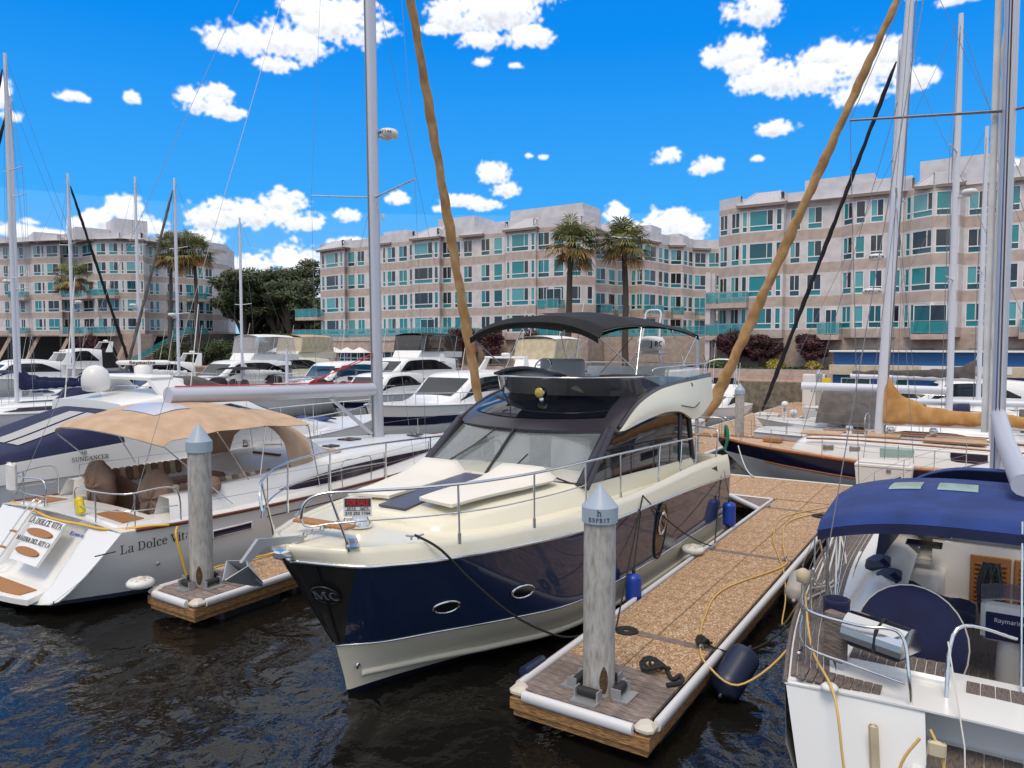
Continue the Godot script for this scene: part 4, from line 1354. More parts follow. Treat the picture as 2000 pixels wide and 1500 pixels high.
# ---------------------------------------------------------------- boats: shared pieces
# Hulls are skins through stations. A station is a list of Vector3(half breadth, height, distance aft of the stem); the bow looks along local +z.
func spread(keys: Array, n: int) -> Array:
	var out := []
	var cols: int = keys[0].size()
	var lines := []
	for j in cols:
		var l := []
		for k in keys: l.append(k[j])
		lines.append(curve(l, n))
	for i in n + 1:
		var row := []
		for j in cols: row.append(lines[j][i])
		out.append(row)
	return out

func at_hull(p: Vector3, side := 1.0) -> Vector3:
	return Vector3(p.x * side, p.y, -p.z)

func skin(st: SurfaceTool, rows: Array, j0: int, j1: int, i0 := 0, i1 := -1, sides := [1.0, -1.0], off := 0.0) -> void:
	if i1 < 0: i1 = rows.size() - 1
	st.set_smooth_group(1)
	for s in sides:
		for i in range(i0, i1):
			for j in range(j0, j1):
				var a := at_hull(rows[i][j] + Vector3(off, 0, 0), s)
				var b := at_hull(rows[i + 1][j] + Vector3(off, 0, 0), s)
				var c := at_hull(rows[i + 1][j + 1] + Vector3(off, 0, 0), s)
				var d := at_hull(rows[i][j + 1] + Vector3(off, 0, 0), s)
				if s > 0: quad(st, a, b, c, d)
				else: quad(st, a, d, c, b)
	st.set_smooth_group(-1)

func deck_skin(st: SurfaceTool, edge: Array, camber: float, hole := [], n := 6) -> void:
	# a cambered deck between the two sheers; hole: [from, to, half breadth, floor] leaves a cockpit well open
	var at := func(p: Vector3, x: float) -> Vector3:
		var t := x / maxf(p.x, 0.01)
		return Vector3(x, p.y + camber * (1.0 - t * t) * minf(1.0, p.x / 1.2), -p.z)
	var runs := [[-99.0, 999.0, false]] if hole.is_empty() else [[-99.0, hole[0], false], [hole[0], hole[1], true], [hole[1], 999.0, false]]
	for r in runs:
		var part_ := []
		for i in edge.size():
			var p: Vector3 = edge[i]
			if p.z >= r[0] and p.z <= r[1]: part_.append(p)
			if i < edge.size() - 1:
				for cut in [r[0], r[1]]:
					if (p.z - cut) * (edge[i + 1].z - cut) < 0.0: part_.append(p.lerp(edge[i + 1], (cut - p.z) / (edge[i + 1].z - p.z)))
		if part_.size() < 2: continue
		for span in ([[-1.0, -2.0], [2.0, 1.0]] if r[2] else [[-1.0, 1.0]]):
			var g := []
			for p in part_:
				var x0: float = p.x * span[0] if absf(span[0]) < 1.5 else hole[2]
				var x1: float = p.x * span[1] if absf(span[1]) < 1.5 else -hole[2]
				var row := []
				for k in n + 1: row.append(at.call(p, lerpf(x0, x1, float(k) / n)))
				g.append(row)
			sheet(st, g, 0.02)
		if r[2]:
			for s in [1.0, -1.0]:
				var w := []
				for p in part_: w.append([at.call(p, hole[2] * s), Vector3(hole[2] * s, hole[3], -p.z)])
				sheet(st, w, 0.02, false)
			for p in [part_[0], part_[-1]]:
				quad(st, at.call(p, -hole[2]), at.call(p, hole[2]), Vector3(hole[2], hole[3], -p.z), Vector3(-hole[2], hole[3], -p.z))

func transom(st: SurfaceTool, row: Array, j0: int, j1: int) -> void:
	var r := []
	for j in range(j0, j1 + 1): r.append(at_hull(row[j], 1.0))
	for j in range(j1, j0 - 1, -1): r.append(at_hull(row[j], -1.0))
	fan(st, r)

func rail(o: Node3D, called: String, pts: Array, r := 0.016, m := "chrome", n := 0) -> MeshInstance3D:
	var st := sh()
	tube(st, curve(pts, n) if n > 0 else pts, r, 7)
	return part(o, called, st, m)

func port_light(o: Node3D, c: Vector3, u: Vector3, v: Vector3, a: float, b: float, rim := 0.03, called := "porthole", glass_m := "dark_glass", rim_m := "chrome") -> void:
	# an oval light with a metal rim; u and v span the hull's surface
	var n := u.cross(v).normalized()
	var st := sh()
	var rings := []
	for q in [[1.0 + rim / a, 0.0], [1.0 + rim / a * 0.6, 0.02], [1.0, 0.02], [1.0 - rim / a * 0.4, 0.004]]:
		var ring := []
		for k in 24:
			var t := TAU * k / 24
			ring.append(c + u * cos(t) * a * q[0] + v * sin(t) * b * q[0] + n * q[1])
		rings.append(ring)
	loft(st, rings, true)
	var p := part(o, called, st, rim_m)
	st = sh()
	var disc := []
	for k in 24:
		var t := TAU * k / 24
		disc.append(c + u * cos(t) * a + v * sin(t) * b + n * 0.006)
	fan(st, disc)
	part(p, "pane", st, glass_m)

func radome(o: Node3D, at: Vector3, r: float, h: float, words := "", turn := 0.0, m := "plastic_white") -> void:
	var st := sh()
	lathe(st, [[r * 0.55, 0.0], [r * 0.92, h * 0.14], [r, h * 0.42], [r * 0.97, h * 0.72], [r * 0.8, h * 0.93], [r * 0.3, h]], 20, Transform3D(Basis(), at))
	var p := part(o, "radar_dome", st, m)
	if words:
		for i in words.length():
			var a := turn + (i - words.length() / 2.0 + 0.5) * h * 0.30 / r
			text(p, "lettering", words[i], h * 0.34, at + Vector3(sin(a) * r * 1.0, h * 0.5, cos(a) * r * 1.0), Basis(Vector3.UP, a), "ink", "Droid Sans", 700)

# ---------------------------------------------------------------- the blue flybridge yacht
func yacht() -> void:
	var o := thing("flybridge_yacht", "navy and cream flybridge motor yacht with black bimini and sign on its bow", "motor yacht", Vector3(-7.25, 0, -6.14))
	var V := func(x: float, y: float, s: float) -> Vector3: return Vector3(x, y, s)
	var keys := [
		[V.call(0, 2.10, 0), V.call(0, 1.4, .40), V.call(0, .76, .72), V.call(0, .30, .86), V.call(0, .08, .91), V.call(0, -.6, 1.3)],
		[V.call(.78, 2.07, .34), V.call(.40, 1.4, .56), V.call(.07, .76, .80), V.call(.035, .30, .92), V.call(.04, .08, .97), V.call(0, -.6, 1.5)],
		[V.call(1.07, 2.05, .70), V.call(.78, 1.4, .92), V.call(.46, .77, 1.16), V.call(.24, .30, 1.3), V.call(.17, .09, 1.32), V.call(0, -.6, 1.9)],
		[V.call(1.36, 2.03, 1.2), V.call(1.14, 1.4, 1.5), V.call(.87, .78, 1.8), V.call(.60, .30, 1.95), V.call(.42, .10, 1.94), V.call(0, -.65, 2.3)],
		[V.call(1.79, 2.00, 2.37), V.call(1.66, 1.4, 2.6), V.call(1.48, .78, 2.82), V.call(1.20, .30, 2.95), V.call(.90, .11, 3.0), V.call(0, -.7, 3.0)],
		[V.call(2.12, 1.96, 3.88), V.call(2.06, 1.4, 3.9), V.call(1.96, .78, 3.96), V.call(1.72, .30, 4.1), V.call(1.48, .13, 4.13), V.call(0, -.7, 4.1)],
		[V.call(2.18, 1.90, 6.0), V.call(2.15, 1.4, 6.0), V.call(2.08, .77, 6.0), V.call(1.96, .30, 6.0), V.call(1.84, .15, 6.0), V.call(0, -.7, 6.0)],
		[V.call(2.17, 1.81, 8.8), V.call(2.14, 1.35, 8.8), V.call(2.07, .75, 8.8), V.call(2.0, .30, 8.8), V.call(1.95, .15, 8.8), V.call(0, -.6, 8.8)],
		[V.call(2.10, 1.64, 11.7), V.call(2.08, 1.25, 11.75), V.call(2.02, .72, 11.8), V.call(1.97, .30, 11.8), V.call(1.95, .14, 11.8), V.call(0, -.5, 11.8)]]
	var rows := spread(keys, 64)   # eight rows to a key
	var st := sh()
	skin(st, rows, 0, 2, 8, 64)
	part(o, "topsides", st, "navy_hull", "glossy navy blue topsides")
	st = sh()
	skin(st, rows, 0, 2, 0, 8)
	part(o, "bow_panel", st, "carbon", "dark carbon panel on the stem")
	st = sh()
	skin(st, rows, 2, 4)
	part(o, "lower_hull", st, "cream_low")
	st = sh()
	skin(st, rows, 4, 5)
	part(o, "bottom", st, "boot")
	st = sh()
	transom(st, rows[64], 0, 4)
	part(o, "transom", st, "navy_hull")
	for j in [[0, 0.028, "chrome", 0.012], [2, 0.014, "chrome", 0.004]]:
		for s in [1.0, -1.0]:
			var l := []
			for r in rows: l.append(at_hull(r[j[0]] + Vector3(j[3], 0.0, 0), s))
			st = sh()
			tube(st, l, j[1], 8)
			part(o, "rub_rail", st, j[2])
	# spray rail moulded along the lower hull
	for s in [1.0, -1.0]:
		st = sh()
		var l := []
		for i in range(12, 64): l.append(at_hull(rows[i][3] + Vector3(0.0, -0.02, 0), s))
		tube(st, l, 0.05, 6)
		part(o, "spray_rail", st, "cream_low")
	# the joint line down the middle of the stem panel, and its badge
	for s in [1.0, -1.0]:
		var mid := []
		for k in [[0.30, 2.07, 0.115], [0.13, 1.2, 0.535], [0.05, 0.80, 0.735]]: mid.append(at_hull(Vector3(k[0] + 0.008, k[1], k[2] - 0.008), s))
		rail(o, "panel_joint", mid, 0.012, "black", 10)
	var bu := Vector3(0.46, 0.0, -0.17).normalized()
	var bc := Vector3(0.235, 1.62, -0.345)
	var bv := Vector3(0.235, 0.42, 0.27).normalized()
	bv = (bv - bu * bv.dot(bu)).normalized()
	var bn := bu.cross(bv)
	st = sh()
	torus(st, bc + bn * 0.02, 0.19, 0.016, Basis(bu, bn, -bv), 28, 6)
	var badge := part(o, "badge", st, "black")
	st = sh()
	var disc := []
	for k in 28: disc.append(bc + bn * 0.02 + bu * cos(TAU * k / 28) * 0.19 + bv * sin(TAU * k / 28) * 0.19)
	fan(st, disc)
	part(badge, "plate", st, "carbon")
	text(badge, "lettering", "MC", 0.17, bc + bn * 0.03, Basis(bu, bv, bn), "galv", "Droid Serif", 400, true)
	st = sh()
	lathe(st, [[0.045, 0.0], [0.05, 0.015], [0.02, 0.02]], 14, Transform3D(Basis(Vector3(0, 0, 1), Vector3(1, 0, 0), Vector3(0, 1, 0)), Vector3(0.13, 0.42, -1.0)))
	part(o, "thruster_drain", st, "chrome")
	# portholes
	for q in [[1.36, 1.22, 1.83], [1.66, 1.2, 2.58]]:
		var row: Array = rows[int(8 * (4 if q[2] > 2.2 else 3)) + 1]
		var nx: Array = rows[int(8 * (4 if q[2] > 2.2 else 3)) + 4]
		var c := at_hull(row[1].lerp(row[2], 0.28))
		var u := (at_hull(nx[1]) - at_hull(row[1])).normalized()
		var v := (at_hull(row[0]) - at_hull(row[2])).normalized()
		port_light(o, c + u.cross(v).normalized() * 0.012, u, v, 0.19, 0.105)
	var row7: Array = rows[49]
	for q in [[48, 0.15, 0.13, 0.17, 0.3]]:
		var c := at_hull(rows[q[0] - 6][1].lerp(rows[q[0] - 6][2], 0.35)) + Vector3(0.015, 0, 0)
		port_light(o, c, Vector3(0, 0, -1), Vector3(0.1, 1, 0).normalized(), 0.14, 0.17)
	# the big oval window with a round light inside
	var wc := at_hull(rows[51][1].lerp(rows[51][2], 0.15)) + Vector3(0.012, 0, 0)
	port_light(o, wc, Vector3(0, 0, -1), Vector3(0.1, 1, 0).normalized(), 0.26, 0.52, 0.025, "hull_window", "black_gloss", "carbon")
	port_light(o, wc + Vector3(0.035, 0.14, 0), Vector3(0, 0, -1), Vector3(0.1, 1, 0).normalized(), 0.15, 0.19, 0.035)
	# coaming above the rub rail, then the deck
	var co := []
	for i in rows.size():
		var p: Vector3 = rows[i][0]
		var t := float(i) / 64
		var up := lerpf(0.24, 0.30, smoothstep(0.5, 0.75, t)) + 0.22 * smoothstep(0.72, 0.97, t)
		var fwd := Vector3(0, 0, -0.10 * smoothstep(0.2, 0.0, t))
		var inn := minf(p.x, 0.14)
		co.append([p + Vector3(0.014, 0.02, 0) * Vector3(1 if i > 0 else 0, 1, 1), p + Vector3(-0.02 if i > 0 else 0.0, up * 0.65, 0) + fwd, p + Vector3(-inn * 0.45, up, 0) + fwd * 0.9, p + Vector3(-inn * 0.9, up - 0.015, 0.02) + fwd * 0.7, p + Vector3(-inn, minf(up - 0.06, 0.22), 0.02) + fwd * 0.6])
	st = sh()
	skin(st, co, 0, 4)
	part(o, "coaming", st, "cream")
	st = sh()
	var edge := []
	for r in co: edge.append(r[4])
	deck_skin(st, edge, 0.05)
	part(o, "deck", st, "cream")
	# vent in the aft quarter
	st = sh()
	prism(st, [Vector2(-0.30, -0.10), Vector2(0.26, -0.10), Vector2(0.17, 0.10), Vector2(-0.22, 0.10)], 0.012, Transform3D(Basis(Vector3(0, 0, 1), Vector3(0, 1, 0), Vector3(-1, 0, 0)), Vector3(2.125, 1.93, -10.35)))
	part(o, "air_vent", st, "black")
	# foredeck trunk with sun pads and the smoked hatch strip
	var tk := []
	for k in [[1.62, 0.55, 2.30], [1.75, 0.95, 2.36], [2.4, 1.28, 2.43], [3.4, 1.52, 2.48], [4.6, 1.72, 2.53], [5.4, 1.74, 2.54]]:
		tk.append([V.call(k[1] + 0.10, 2.10, k[0] - 0.06), V.call(k[1] + 0.02, k[2] - 0.08, k[0]), V.call(k[1] - 0.06, k[2], k[0] + 0.05), V.call(k[1] * 0.55, k[2] + 0.035, k[0] + 0.05), V.call(0, k[2] + 0.045, k[0] + 0.05)])
	var tr := spread(tk, 24)
	st = sh()
	skin(st, tr, 0, 4)
	transom(st, tr[0], 0, 4)
	part(o, "coachroof", st, "cream")
	for s in [1.0, -1.0]:
		var pg := grid(14, 6, func(u: float, v: float) -> Vector3:
			var sd := lerpf(2.12 - 0.15 * v, 4.25, u)
			var wid := lerpf(1.02, 1.42, smoothstep(0, 1, u))
			var x := lerpf(0.30, wid, v)
			var e := minf(minf(u, 1 - u) * 14.0, minf(v, 1 - v) * 8.0)
			var head := 0.16 * smoothstep(0.62, 1.0, u)
			return Vector3(x * s, lerpf(2.50, 2.575, u) + 0.03 + (0.05 + head) * smoothstep(0.0, 0.6, e) - 0.012 * exp(-pow((u - 0.62) * 40.0, 2)), -sd))
		st = sh()
		sheet(st, pg, 0.05)
		part(o, "sun_pad", st, "cushion")
	st = sh()
	sheet(st, grid(6, 2, func(u: float, v: float) -> Vector3: return Vector3(lerpf(-0.26, 0.26, v), lerpf(2.425, 2.585, u), -lerpf(1.85, 4.0, u))), 0.03)
	var hs := part(o, "hatch_strip", st, "hatch_smoke")
	for k in 3:
		st = sh()
		lathe(st, [[0.06, 0.0], [0.06, 0.012], [0.02, 0.014]], 12, Transform3D(Basis(), Vector3(-0.14 + k * 0.14, 2.55, -3.35)))
		part(hs, "cup_holder", st, "black")
	st = sh()
	box(st, Vector3(-0.1, 2.44, -0.62), Vector3(0.95, 0.04, 0.20), 0.01, Basis(Vector3.UP, 0.05))
	part(o, "bow_step", st, "teak")
	# windlass, chain, anchor
	st = sh()
	lathe(st, [[0.16, 0.0], [0.17, 0.04], [0.12, 0.10], [0.09, 0.16], [0.085, 0.27], [0.11, 0.29], [0.10, 0.32], [0.03, 0.33]], 16, Transform3D(Basis(), Vector3(0.02, 2.30, -1.18)))
	part(o, "windlass", st, "chrome")
	st = sh()
	for i in 13:
		var t := float(i) / 12
		var c := Vector3(0.02, 2.44, -0.98).lerp(Vector3(-0.02, 2.38, -0.16), t)
		torus(st, c, 0.032, 0.011, Basis(Vector3(1, 0, 0), PI / 2 if i % 2 else 0.0) * Basis(Vector3.UP, 0.0), 8, 5)
	part(o, "chain", st, "galv")
	st = sh()
	prism(st, [Vector2(-0.5, -0.09), Vector2(0.12, -0.03), Vector2(0.38, -0.20), Vector2(0.44, -0.14), Vector2(0.2, 0.09), Vector2(-0.5, -0.02)], 0.05, Transform3D(Basis(Vector3(0, 0, 1), Vector3(0, 1, 0), Vector3(-1, 0, 0)), Vector3(0.0, 2.40, 0.30)))
	var an := part(o, "anchor", st, "galv")
	st = sh()
	for s in [1.0, -1.0]:
		sheet(st, [[Vector3(0, 2.27, 0.66), Vector3(0.01 * s, 2.06, 0.62)], [Vector3(0.19 * s, 2.27, 0.80), Vector3(0.21 * s, 2.02, 0.60)], [Vector3(0.02 * s, 2.12, 0.98), Vector3(0.05 * s, 1.92, 0.50)]], 0.018, false)
	part(an, "fluke", st, "galv")
	st = sh()
	box(st, Vector3(-0.02, 2.22, 0.02), Vector3(0.16, 0.10, 0.42), 0.02)
	part(o, "bow_roller", st, "chrome")
	st = sh()
	box(st, Vector3(0.62, 2.325, -0.42), Vector3(0.42, 0.015, 0.16), 0.0, Basis(Vector3.UP, -0.75))
	part(o, "chafe_plate", st, "chrome")
	for s in [1.0, -1.0]: cleat(o, Vector3(1.12 * s, 2.30, -1.05), 0.9 * s, 0.9)
	# bow rails: two looped sides and their stanchions
	for s in [1.0, -1.0]:
		var top := [Vector3(0.36 * s, 2.72, 0.16), Vector3(0.42 * s, 2.92, 0.14), Vector3(0.58 * s, 3.02, 0.0), Vector3(0.88 * s, 3.03, -0.30), Vector3(1.40 * s, 3.03, -0.95), Vector3(1.80 * s, 3.03, -1.75), Vector3(2.04 * s, 3.02, -2.9), Vector3(2.08 * s, 3.00, -4.2), Vector3(2.08 * s, 2.95, -6.0), Vector3(2.06 * s, 2.88, -8.0), Vector3(2.03 * s, 2.80, -9.6)]
		rail(o, "bow_rail", top, 0.020, "chrome", 50)
		rail(o, "bow_rail", [Vector3(0.36 * s, 2.72, 0.16), Vector3(0.42 * s, 2.62, 0.12), Vector3(0.62 * s, 2.64, -0.08), Vector3(0.92 * s, 2.66, -0.36), Vector3(1.42 * s, 2.66, -1.0), Vector3(1.82 * s, 2.66, -1.8), Vector3(2.05 * s, 2.66, -2.9), Vector3(2.09 * s, 2.64, -4.0)], 0.011, "chrome", 36)
		for q in [[0.70, 0.62, -0.30, -0.05], [1.64, 1.62, -1.32, -1.32], [2.02, 2.02, -2.55, -2.55], [2.09, 2.08, -4.0, -4.0], [2.09, 2.08, -5.3, -5.3], [2.09, 2.07, -7.0, -7.15], [2.09, 2.07, -8.2, -8.35], [2.08, 2.05, -9.2, -9.3]]:
			var fy: float = 2.28 if q[2] > -5 else 2.18
			st = sh()
			tube(st, [Vector3(q[0] * s, fy, q[2]), Vector3(q[1] * s, 3.02 - maxf(0.0, -q[3] - 4.0) * 0.03, q[3])], 0.015, 7)
			tube(st, [Vector3(q[0] * s, fy - 0.02, q[2]), Vector3(lerpf(q[0], q[1], 0.12) * s, fy + 0.12, lerpf(q[2], q[3], 0.12))], 0.024, 8)
			part(o, "stanchion", st, "chrome")
	# wheelhouse: windscreen, pillars, side glass
	var base := func(t: float) -> Vector3: return Vector3(1.72 * t, 2.52, -(4.35 + 0.22 * t * t))
	var head := func(t: float) -> Vector3: return Vector3(1.66 * t, 3.26, -(5.42 + 0.33 * t * t))
	st = sh()
	sheet(st, grid(16, 1, func(u: float, v: float) -> Vector3: return base.call(u * 2 - 1).lerp(head.call(u * 2 - 1), v)), 0.012)
	part(o, "windscreen", st, "clear")
	st = sh()
	var lip := []
	for i in 17: lip.append(base.call(i / 8.0 - 1.0) + Vector3(0, 0.0, 0.03))
	tube(st, lip, 0.055, 6, -1, true, 0.5)
	part(o, "windscreen_sill", st, "charcoal")
	for t in [-0.985, -0.06, 0.985]:
		st = sh()
		var w := 0.035 if absf(t) < 0.5 else 0.10
		tube(st, [base.call(t) + Vector3(0, -0.03, 0.03), head.call(t) + Vector3(0, 0.03, 0.03)], w * 0.8, 6, w * 0.9)
		part(o, "pillar" if absf(t) > 0.5 else "mullion", st, "charcoal" if absf(t) > 0.5 else "black")
	for q in [[-0.72, -0.35, 0.75], [0.9, 0.25, 0.28]]:
		var a: Vector3 = base.call(q[0]) + Vector3(0, 0.02, 0.06)
		var b: Vector3 = base.call(q[1]).lerp(head.call(q[1]), q[2]) + Vector3(0, 0.02, 0.05)
		st = sh()
		tube(st, [a, b], 0.014, 5)
		tube(st, [a + Vector3(0.05, 0, 0), b + Vector3(0.03, 0, 0)], 0.008, 4)
		var d := (b - a).normalized()
		tube(st, [b - d * 0.1 + Vector3(-0.25, -0.2, 0.16), b + Vector3(0.12, 0.16, -0.16)], 0.016, 5)
		part(o, "wiper", st, "black")
	for s in [1.0, -1.0]:
		var lowl := [Vector3(1.76 * s, 2.50, -4.62), Vector3(1.78 * s, 2.44, -6.4), Vector3(1.78 * s, 2.36, -8.2), Vector3(1.76 * s, 2.30, -9.9)]
		var upl := [Vector3(1.69 * s, 3.28, -5.78), Vector3(1.71 * s, 3.36, -7.1), Vector3(1.72 * s, 3.36, -8.6), Vector3(1.70 * s, 3.22, -9.75)]
		var lc := curve(lowl, 16)
		var uc := curve(upl, 16)
		st = sh()
		sheet(st, [lc, uc], 0.01)
		part(o, "side_window", st, "dark_glass")
		for k in [[0, 0.07], [13, 0.05], [16, 0.06]]:
			st = sh()
			tube(st, [lc[k[0]] + Vector3(0.012 * s, -0.04, 0), uc[k[0]] + Vector3(0.012 * s, 0.05, 0)], k[1], 6)
			part(o, "pillar", st, "charcoal")
		# cabin side below the glass
		st = sh()
		var g0 := []
		var g1 := []
		for p in lc:
			g0.append(p + Vector3(0.005 * s, 0.0, 0))
			g1.append(Vector3(p.x + 0.06 * s, 2.02, p.z))
		sheet(st, [g0, g1], 0.02)
		part(o, "cabin_side", st, "cream")
	st = sh()
	quad(st, Vector3(-1.7, 2.0, -9.85), Vector3(1.7, 2.0, -9.85), Vector3(1.68, 3.3, -9.8), Vector3(-1.68, 3.3, -9.8))
	part(o, "cockpit_door", st, "dark_glass")
	# inside: sole, dash, helm, seats
	st = sh()
	box(st, Vector3(0, 1.72, -7.3), Vector3(3.4, 0.06, 5.0))
	part(o, "saloon_sole", st, "teak")
	st = sh()
	sheet(st, grid(8, 2, func(u: float, v: float) -> Vector3: return Vector3(lerpf(-1.6, 1.6, u), 2.47 + 0.10 * v, -lerpf(4.45, 5.35, v))), 0.05)
	box(st, Vector3(0, 2.1, -5.4), Vector3(3.2, 0.8, 0.08))
	part(o, "dashboard", st, "cushion_grey")
	st = sh()
	torus(st, Vector3(-0.75, 2.78, -5.55), 0.22, 0.02, Basis(Vector3.RIGHT, 1.1), 20, 6)
	tube(st, [Vector3(-0.75, 2.78, -5.55), Vector3(-0.75, 2.6, -5.35)], 0.03, 6)
	part(o, "steering_wheel", st, "black")
	for x in [-0.8, 0.55]:
		st = sh()
		box(st, Vector3(x, 2.62, -6.35), Vector3(0.85, 0.85, 0.16), 0.06)
		box(st, Vector3(x, 2.25, -6.05), Vector3(0.85, 0.16, 0.6), 0.06)
		part(o, "helm_seat", st, "cushion")
	for s in [1.0, -1.0]:
		st = sh()
		box(st, Vector3(1.25 * s, 2.1, -8.2), Vector3(0.7, 0.5, 2.4), 0.08)
		part(o, "settee", st, "cushion")
	# flybridge brow: charcoal shell with a black glossy panel let in
	var brow := func(t: float, v: float) -> Vector3:
		var lo := Vector3(1.80 * t, 3.27, -(5.32 + 0.50 * t * t))
		var hi := Vector3(1.62 * t, 3.82, -(6.42 + 0.75 * pow(absf(t), 2.2)))
		var b := lo.lerp(hi, v)
		return b + Vector3(0, 0.06, 0.03) * sin(PI * v)
	st = sh()
	sheet(st, grid(24, 8, func(u: float, v: float) -> Vector3: return brow.call(u * 2 - 1, v)), 0.05)
	part(o, "brow", st, "charcoal")
	st = sh()
	sheet(st, grid(20, 6, func(u: float, v: float) -> Vector3:
		var t := lerpf(-0.83, 0.83, u)
		return brow.call(t, lerpf(0.24 + 0.10 * t * t, 1.0, v)) + Vector3(0, 0.016, 0.014)), 0.01)
	part(o, "brow_glass", st, "black_gloss")
	st = sh()
	var under := []
	for i in 25: under.append(brow.call(i / 12.0 - 1.0, 0.0) + Vector3(0, -0.03, -0.05))
	tube(st, under, 0.05, 6)
	part(o, "brow_lip", st, "black")
	st = sh()
	box(st, Vector3(0, 3.33, -8.05), Vector3(3.2, 0.06, 3.4))
	part(o, "saloon_ceiling", st, "cushion")
	# cream arches at the sides that carry the flybridge
	for s in [1.0, -1.0]:
		var lo := curve([Vector3(1.80 * s, 3.27, -5.86), Vector3(1.80 * s, 3.38, -6.8), Vector3(1.80 * s, 3.46, -7.9), Vector3(1.80 * s, 3.40, -8.9), Vector3(1.80 * s, 3.17, -9.75), Vector3(1.78 * s, 3.28, -10.5), Vector3(1.72 * s, 3.52, -11.3)], 36)
		var hi := curve([Vector3(1.79 * s, 3.30, -5.90), Vector3(1.74 * s, 3.66, -6.75), Vector3(1.69 * s, 3.86, -7.75), Vector3(1.66 * s, 3.95, -8.8), Vector3(1.66 * s, 4.0, -9.7), Vector3(1.66 * s, 4.03, -10.6), Vector3(1.64 * s, 4.05, -11.4)], 36)
		st = sh()
		var mid := []
		for i in 37: mid.append(lo[i].lerp(hi[i], 0.5) + Vector3(0.06 * s * sin(PI * clampf(i / 30.0, 0, 1)), 0, 0))
		sheet(st, [lo, mid, hi], 0.06)
		part(o, "side_arch", st, "cream")
		st = sh()
		var trim := []
		for i in range(0, 30): trim.append(hi[i] + Vector3(-0.02 * s, 0.02, 0))
		tube(st, trim, 0.05, 6, 0.06)
		part(o, "arch_trim", st, "charcoal")
		rail(o, "arch_groove", [lo[18] + Vector3(0.05 * s, 0.14, 0), lo[21] + Vector3(0.06 * s, 0.21, 0), lo[24] + Vector3(0.06 * s, 0.27, 0), lo[27] + Vector3(0.05 * s, 0.33, 0)], 0.011, "black", 12)
		st = sh()
		sheet(st, [[Vector3(1.70 * s, 3.72, -10.2), Vector3(1.66 * s, 4.10, -9.9)], [Vector3(1.70 * s, 3.80, -10.9), Vector3(1.66 * s, 4.14, -10.9)], [Vector3(1.66 * s, 3.92, -11.55), Vector3(1.62 * s, 4.16, -11.6)]], 0.05)
		part(o, "aft_quarter", st, "navy_hull")
		st = sh()
		sheet(st, [[Vector3(1.76 * s, 3.12, -10.2), Vector3(1.70 * s, 3.36, -10.6)], [Vector3(1.66 * s, 3.44, -11.6), Vector3(1.66 * s, 3.60, -11.65)]], 0.04)
		part(o, "overhang_tip", st, "charcoal")
		st = sh()
		lathe(st, [[0.07, 0.0], [0.07, 0.03], [0.03, 0.05]], 12, Transform3D(Basis(Vector3(0, 0, 1), Vector3(s, 0, 0), Vector3(0, 1, 0)), Vector3(1.70 * s, 3.92, -9.9)))
		part(o, "nav_light", st, "mahogany")
	st = sh()
	box(st, Vector3(0, 3.66, -9.3), Vector3(3.1, 0.10, 4.2))
	part(o, "fly_deck", st, "cream")
	# the wrap-round flybridge screen
	var scr := func(w: float, v: float) -> Vector3:
		# w runs -1..1 from aft on one side round the front to aft on the other
		var a := absf(w)
		var b: Vector3
		var top: Vector3
		if a < 0.5:
			var t := w / 0.5
			b = brow.call(t, 1.0)
			top = Vector3(1.60 * t, 4.20, -(6.02 + 0.98 * pow(absf(t), 2.4)))
		else:
			var t := (a - 0.5) / 0.5
			var s := signf(w)
			b = Vector3(lerpf(1.62, 1.64, t) * s, lerpf(3.82, 4.02, sqrt(t)), -lerpf(7.17, 10.2, t))
			top = Vector3(lerpf(1.60, 1.62, t) * s, lerpf(4.20, 4.06, t * t), -lerpf(7.0, 10.3, t))
		return b.lerp(top, v)
	st = sh()
	sheet(st, grid(48, 2, func(u: float, v: float) -> Vector3: return scr.call(u * 2 - 1, v)), 0.012)
	part(o, "fly_screen", st, "smoked")
	st = sh()
	var cap := []
	for i in 41: cap.append(scr.call(lerpf(-0.56, 0.56, i / 40.0), 1.0))
	tube(st, cap, 0.022, 7)
	part(o, "screen_rail", st, "chrome")
	# on the flybridge: console, seats, rails
	st = sh()
	loft(st, [[Vector3(-1.25, 3.7, -6.75), Vector3(0.05, 3.7, -6.65), Vector3(0.05, 3.7, -7.4), Vector3(-1.25, 3.7, -7.4)], [Vector3(-1.2, 4.22, -6.7), Vector3(0.0, 4.22, -6.6), Vector3(0.02, 4.15, -7.3), Vector3(-1.22, 4.15, -7.3)], [Vector3(-1.05, 4.34, -6.85), Vector3(-0.15, 4.34, -6.75), Vector3(-0.1, 4.27, -7.2), Vector3(-1.1, 4.27, -7.2)]], true, true, false, true)
	part(o, "helm_console", st, "cushion")
	st = sh()
	sheet(st, grid(12, 4, func(u: float, v: float) -> Vector3: return Vector3(lerpf(-1.32, 0.12, u), 4.26 + 0.14 * sin(PI * u) - 0.05 * v, -lerpf(6.45, 7.0, v))), 0.05)
	part(o, "console_hood", st, "charcoal")
	st = sh()
	torus(st, Vector3(-0.6, 4.38, -7.25), 0.19, 0.018, Basis(Vector3.RIGHT, 1.0), 20, 6)
	part(o, "fly_wheel", st, "chrome")
	st = sh()
	box(st, Vector3(-0.55, 4.22, -8.0), Vector3(1.1, 0.62, 0.15), 0.06)
	box(st, Vector3(-0.55, 3.95, -7.75), Vector3(1.1, 0.16, 0.55), 0.06)
	part(o, "fly_seat", st, "cushion_grey")
	st = sh()
	box(st, Vector3(0.62, 3.96, -6.95), Vector3(0.95, 0.42, 0.10), 0.03)
	box(st, Vector3(1.35, 3.96, -7.9), Vector3(0.12, 0.42, 1.8), 0.03)
	part(o, "bench_back", st, "cushion_grey")
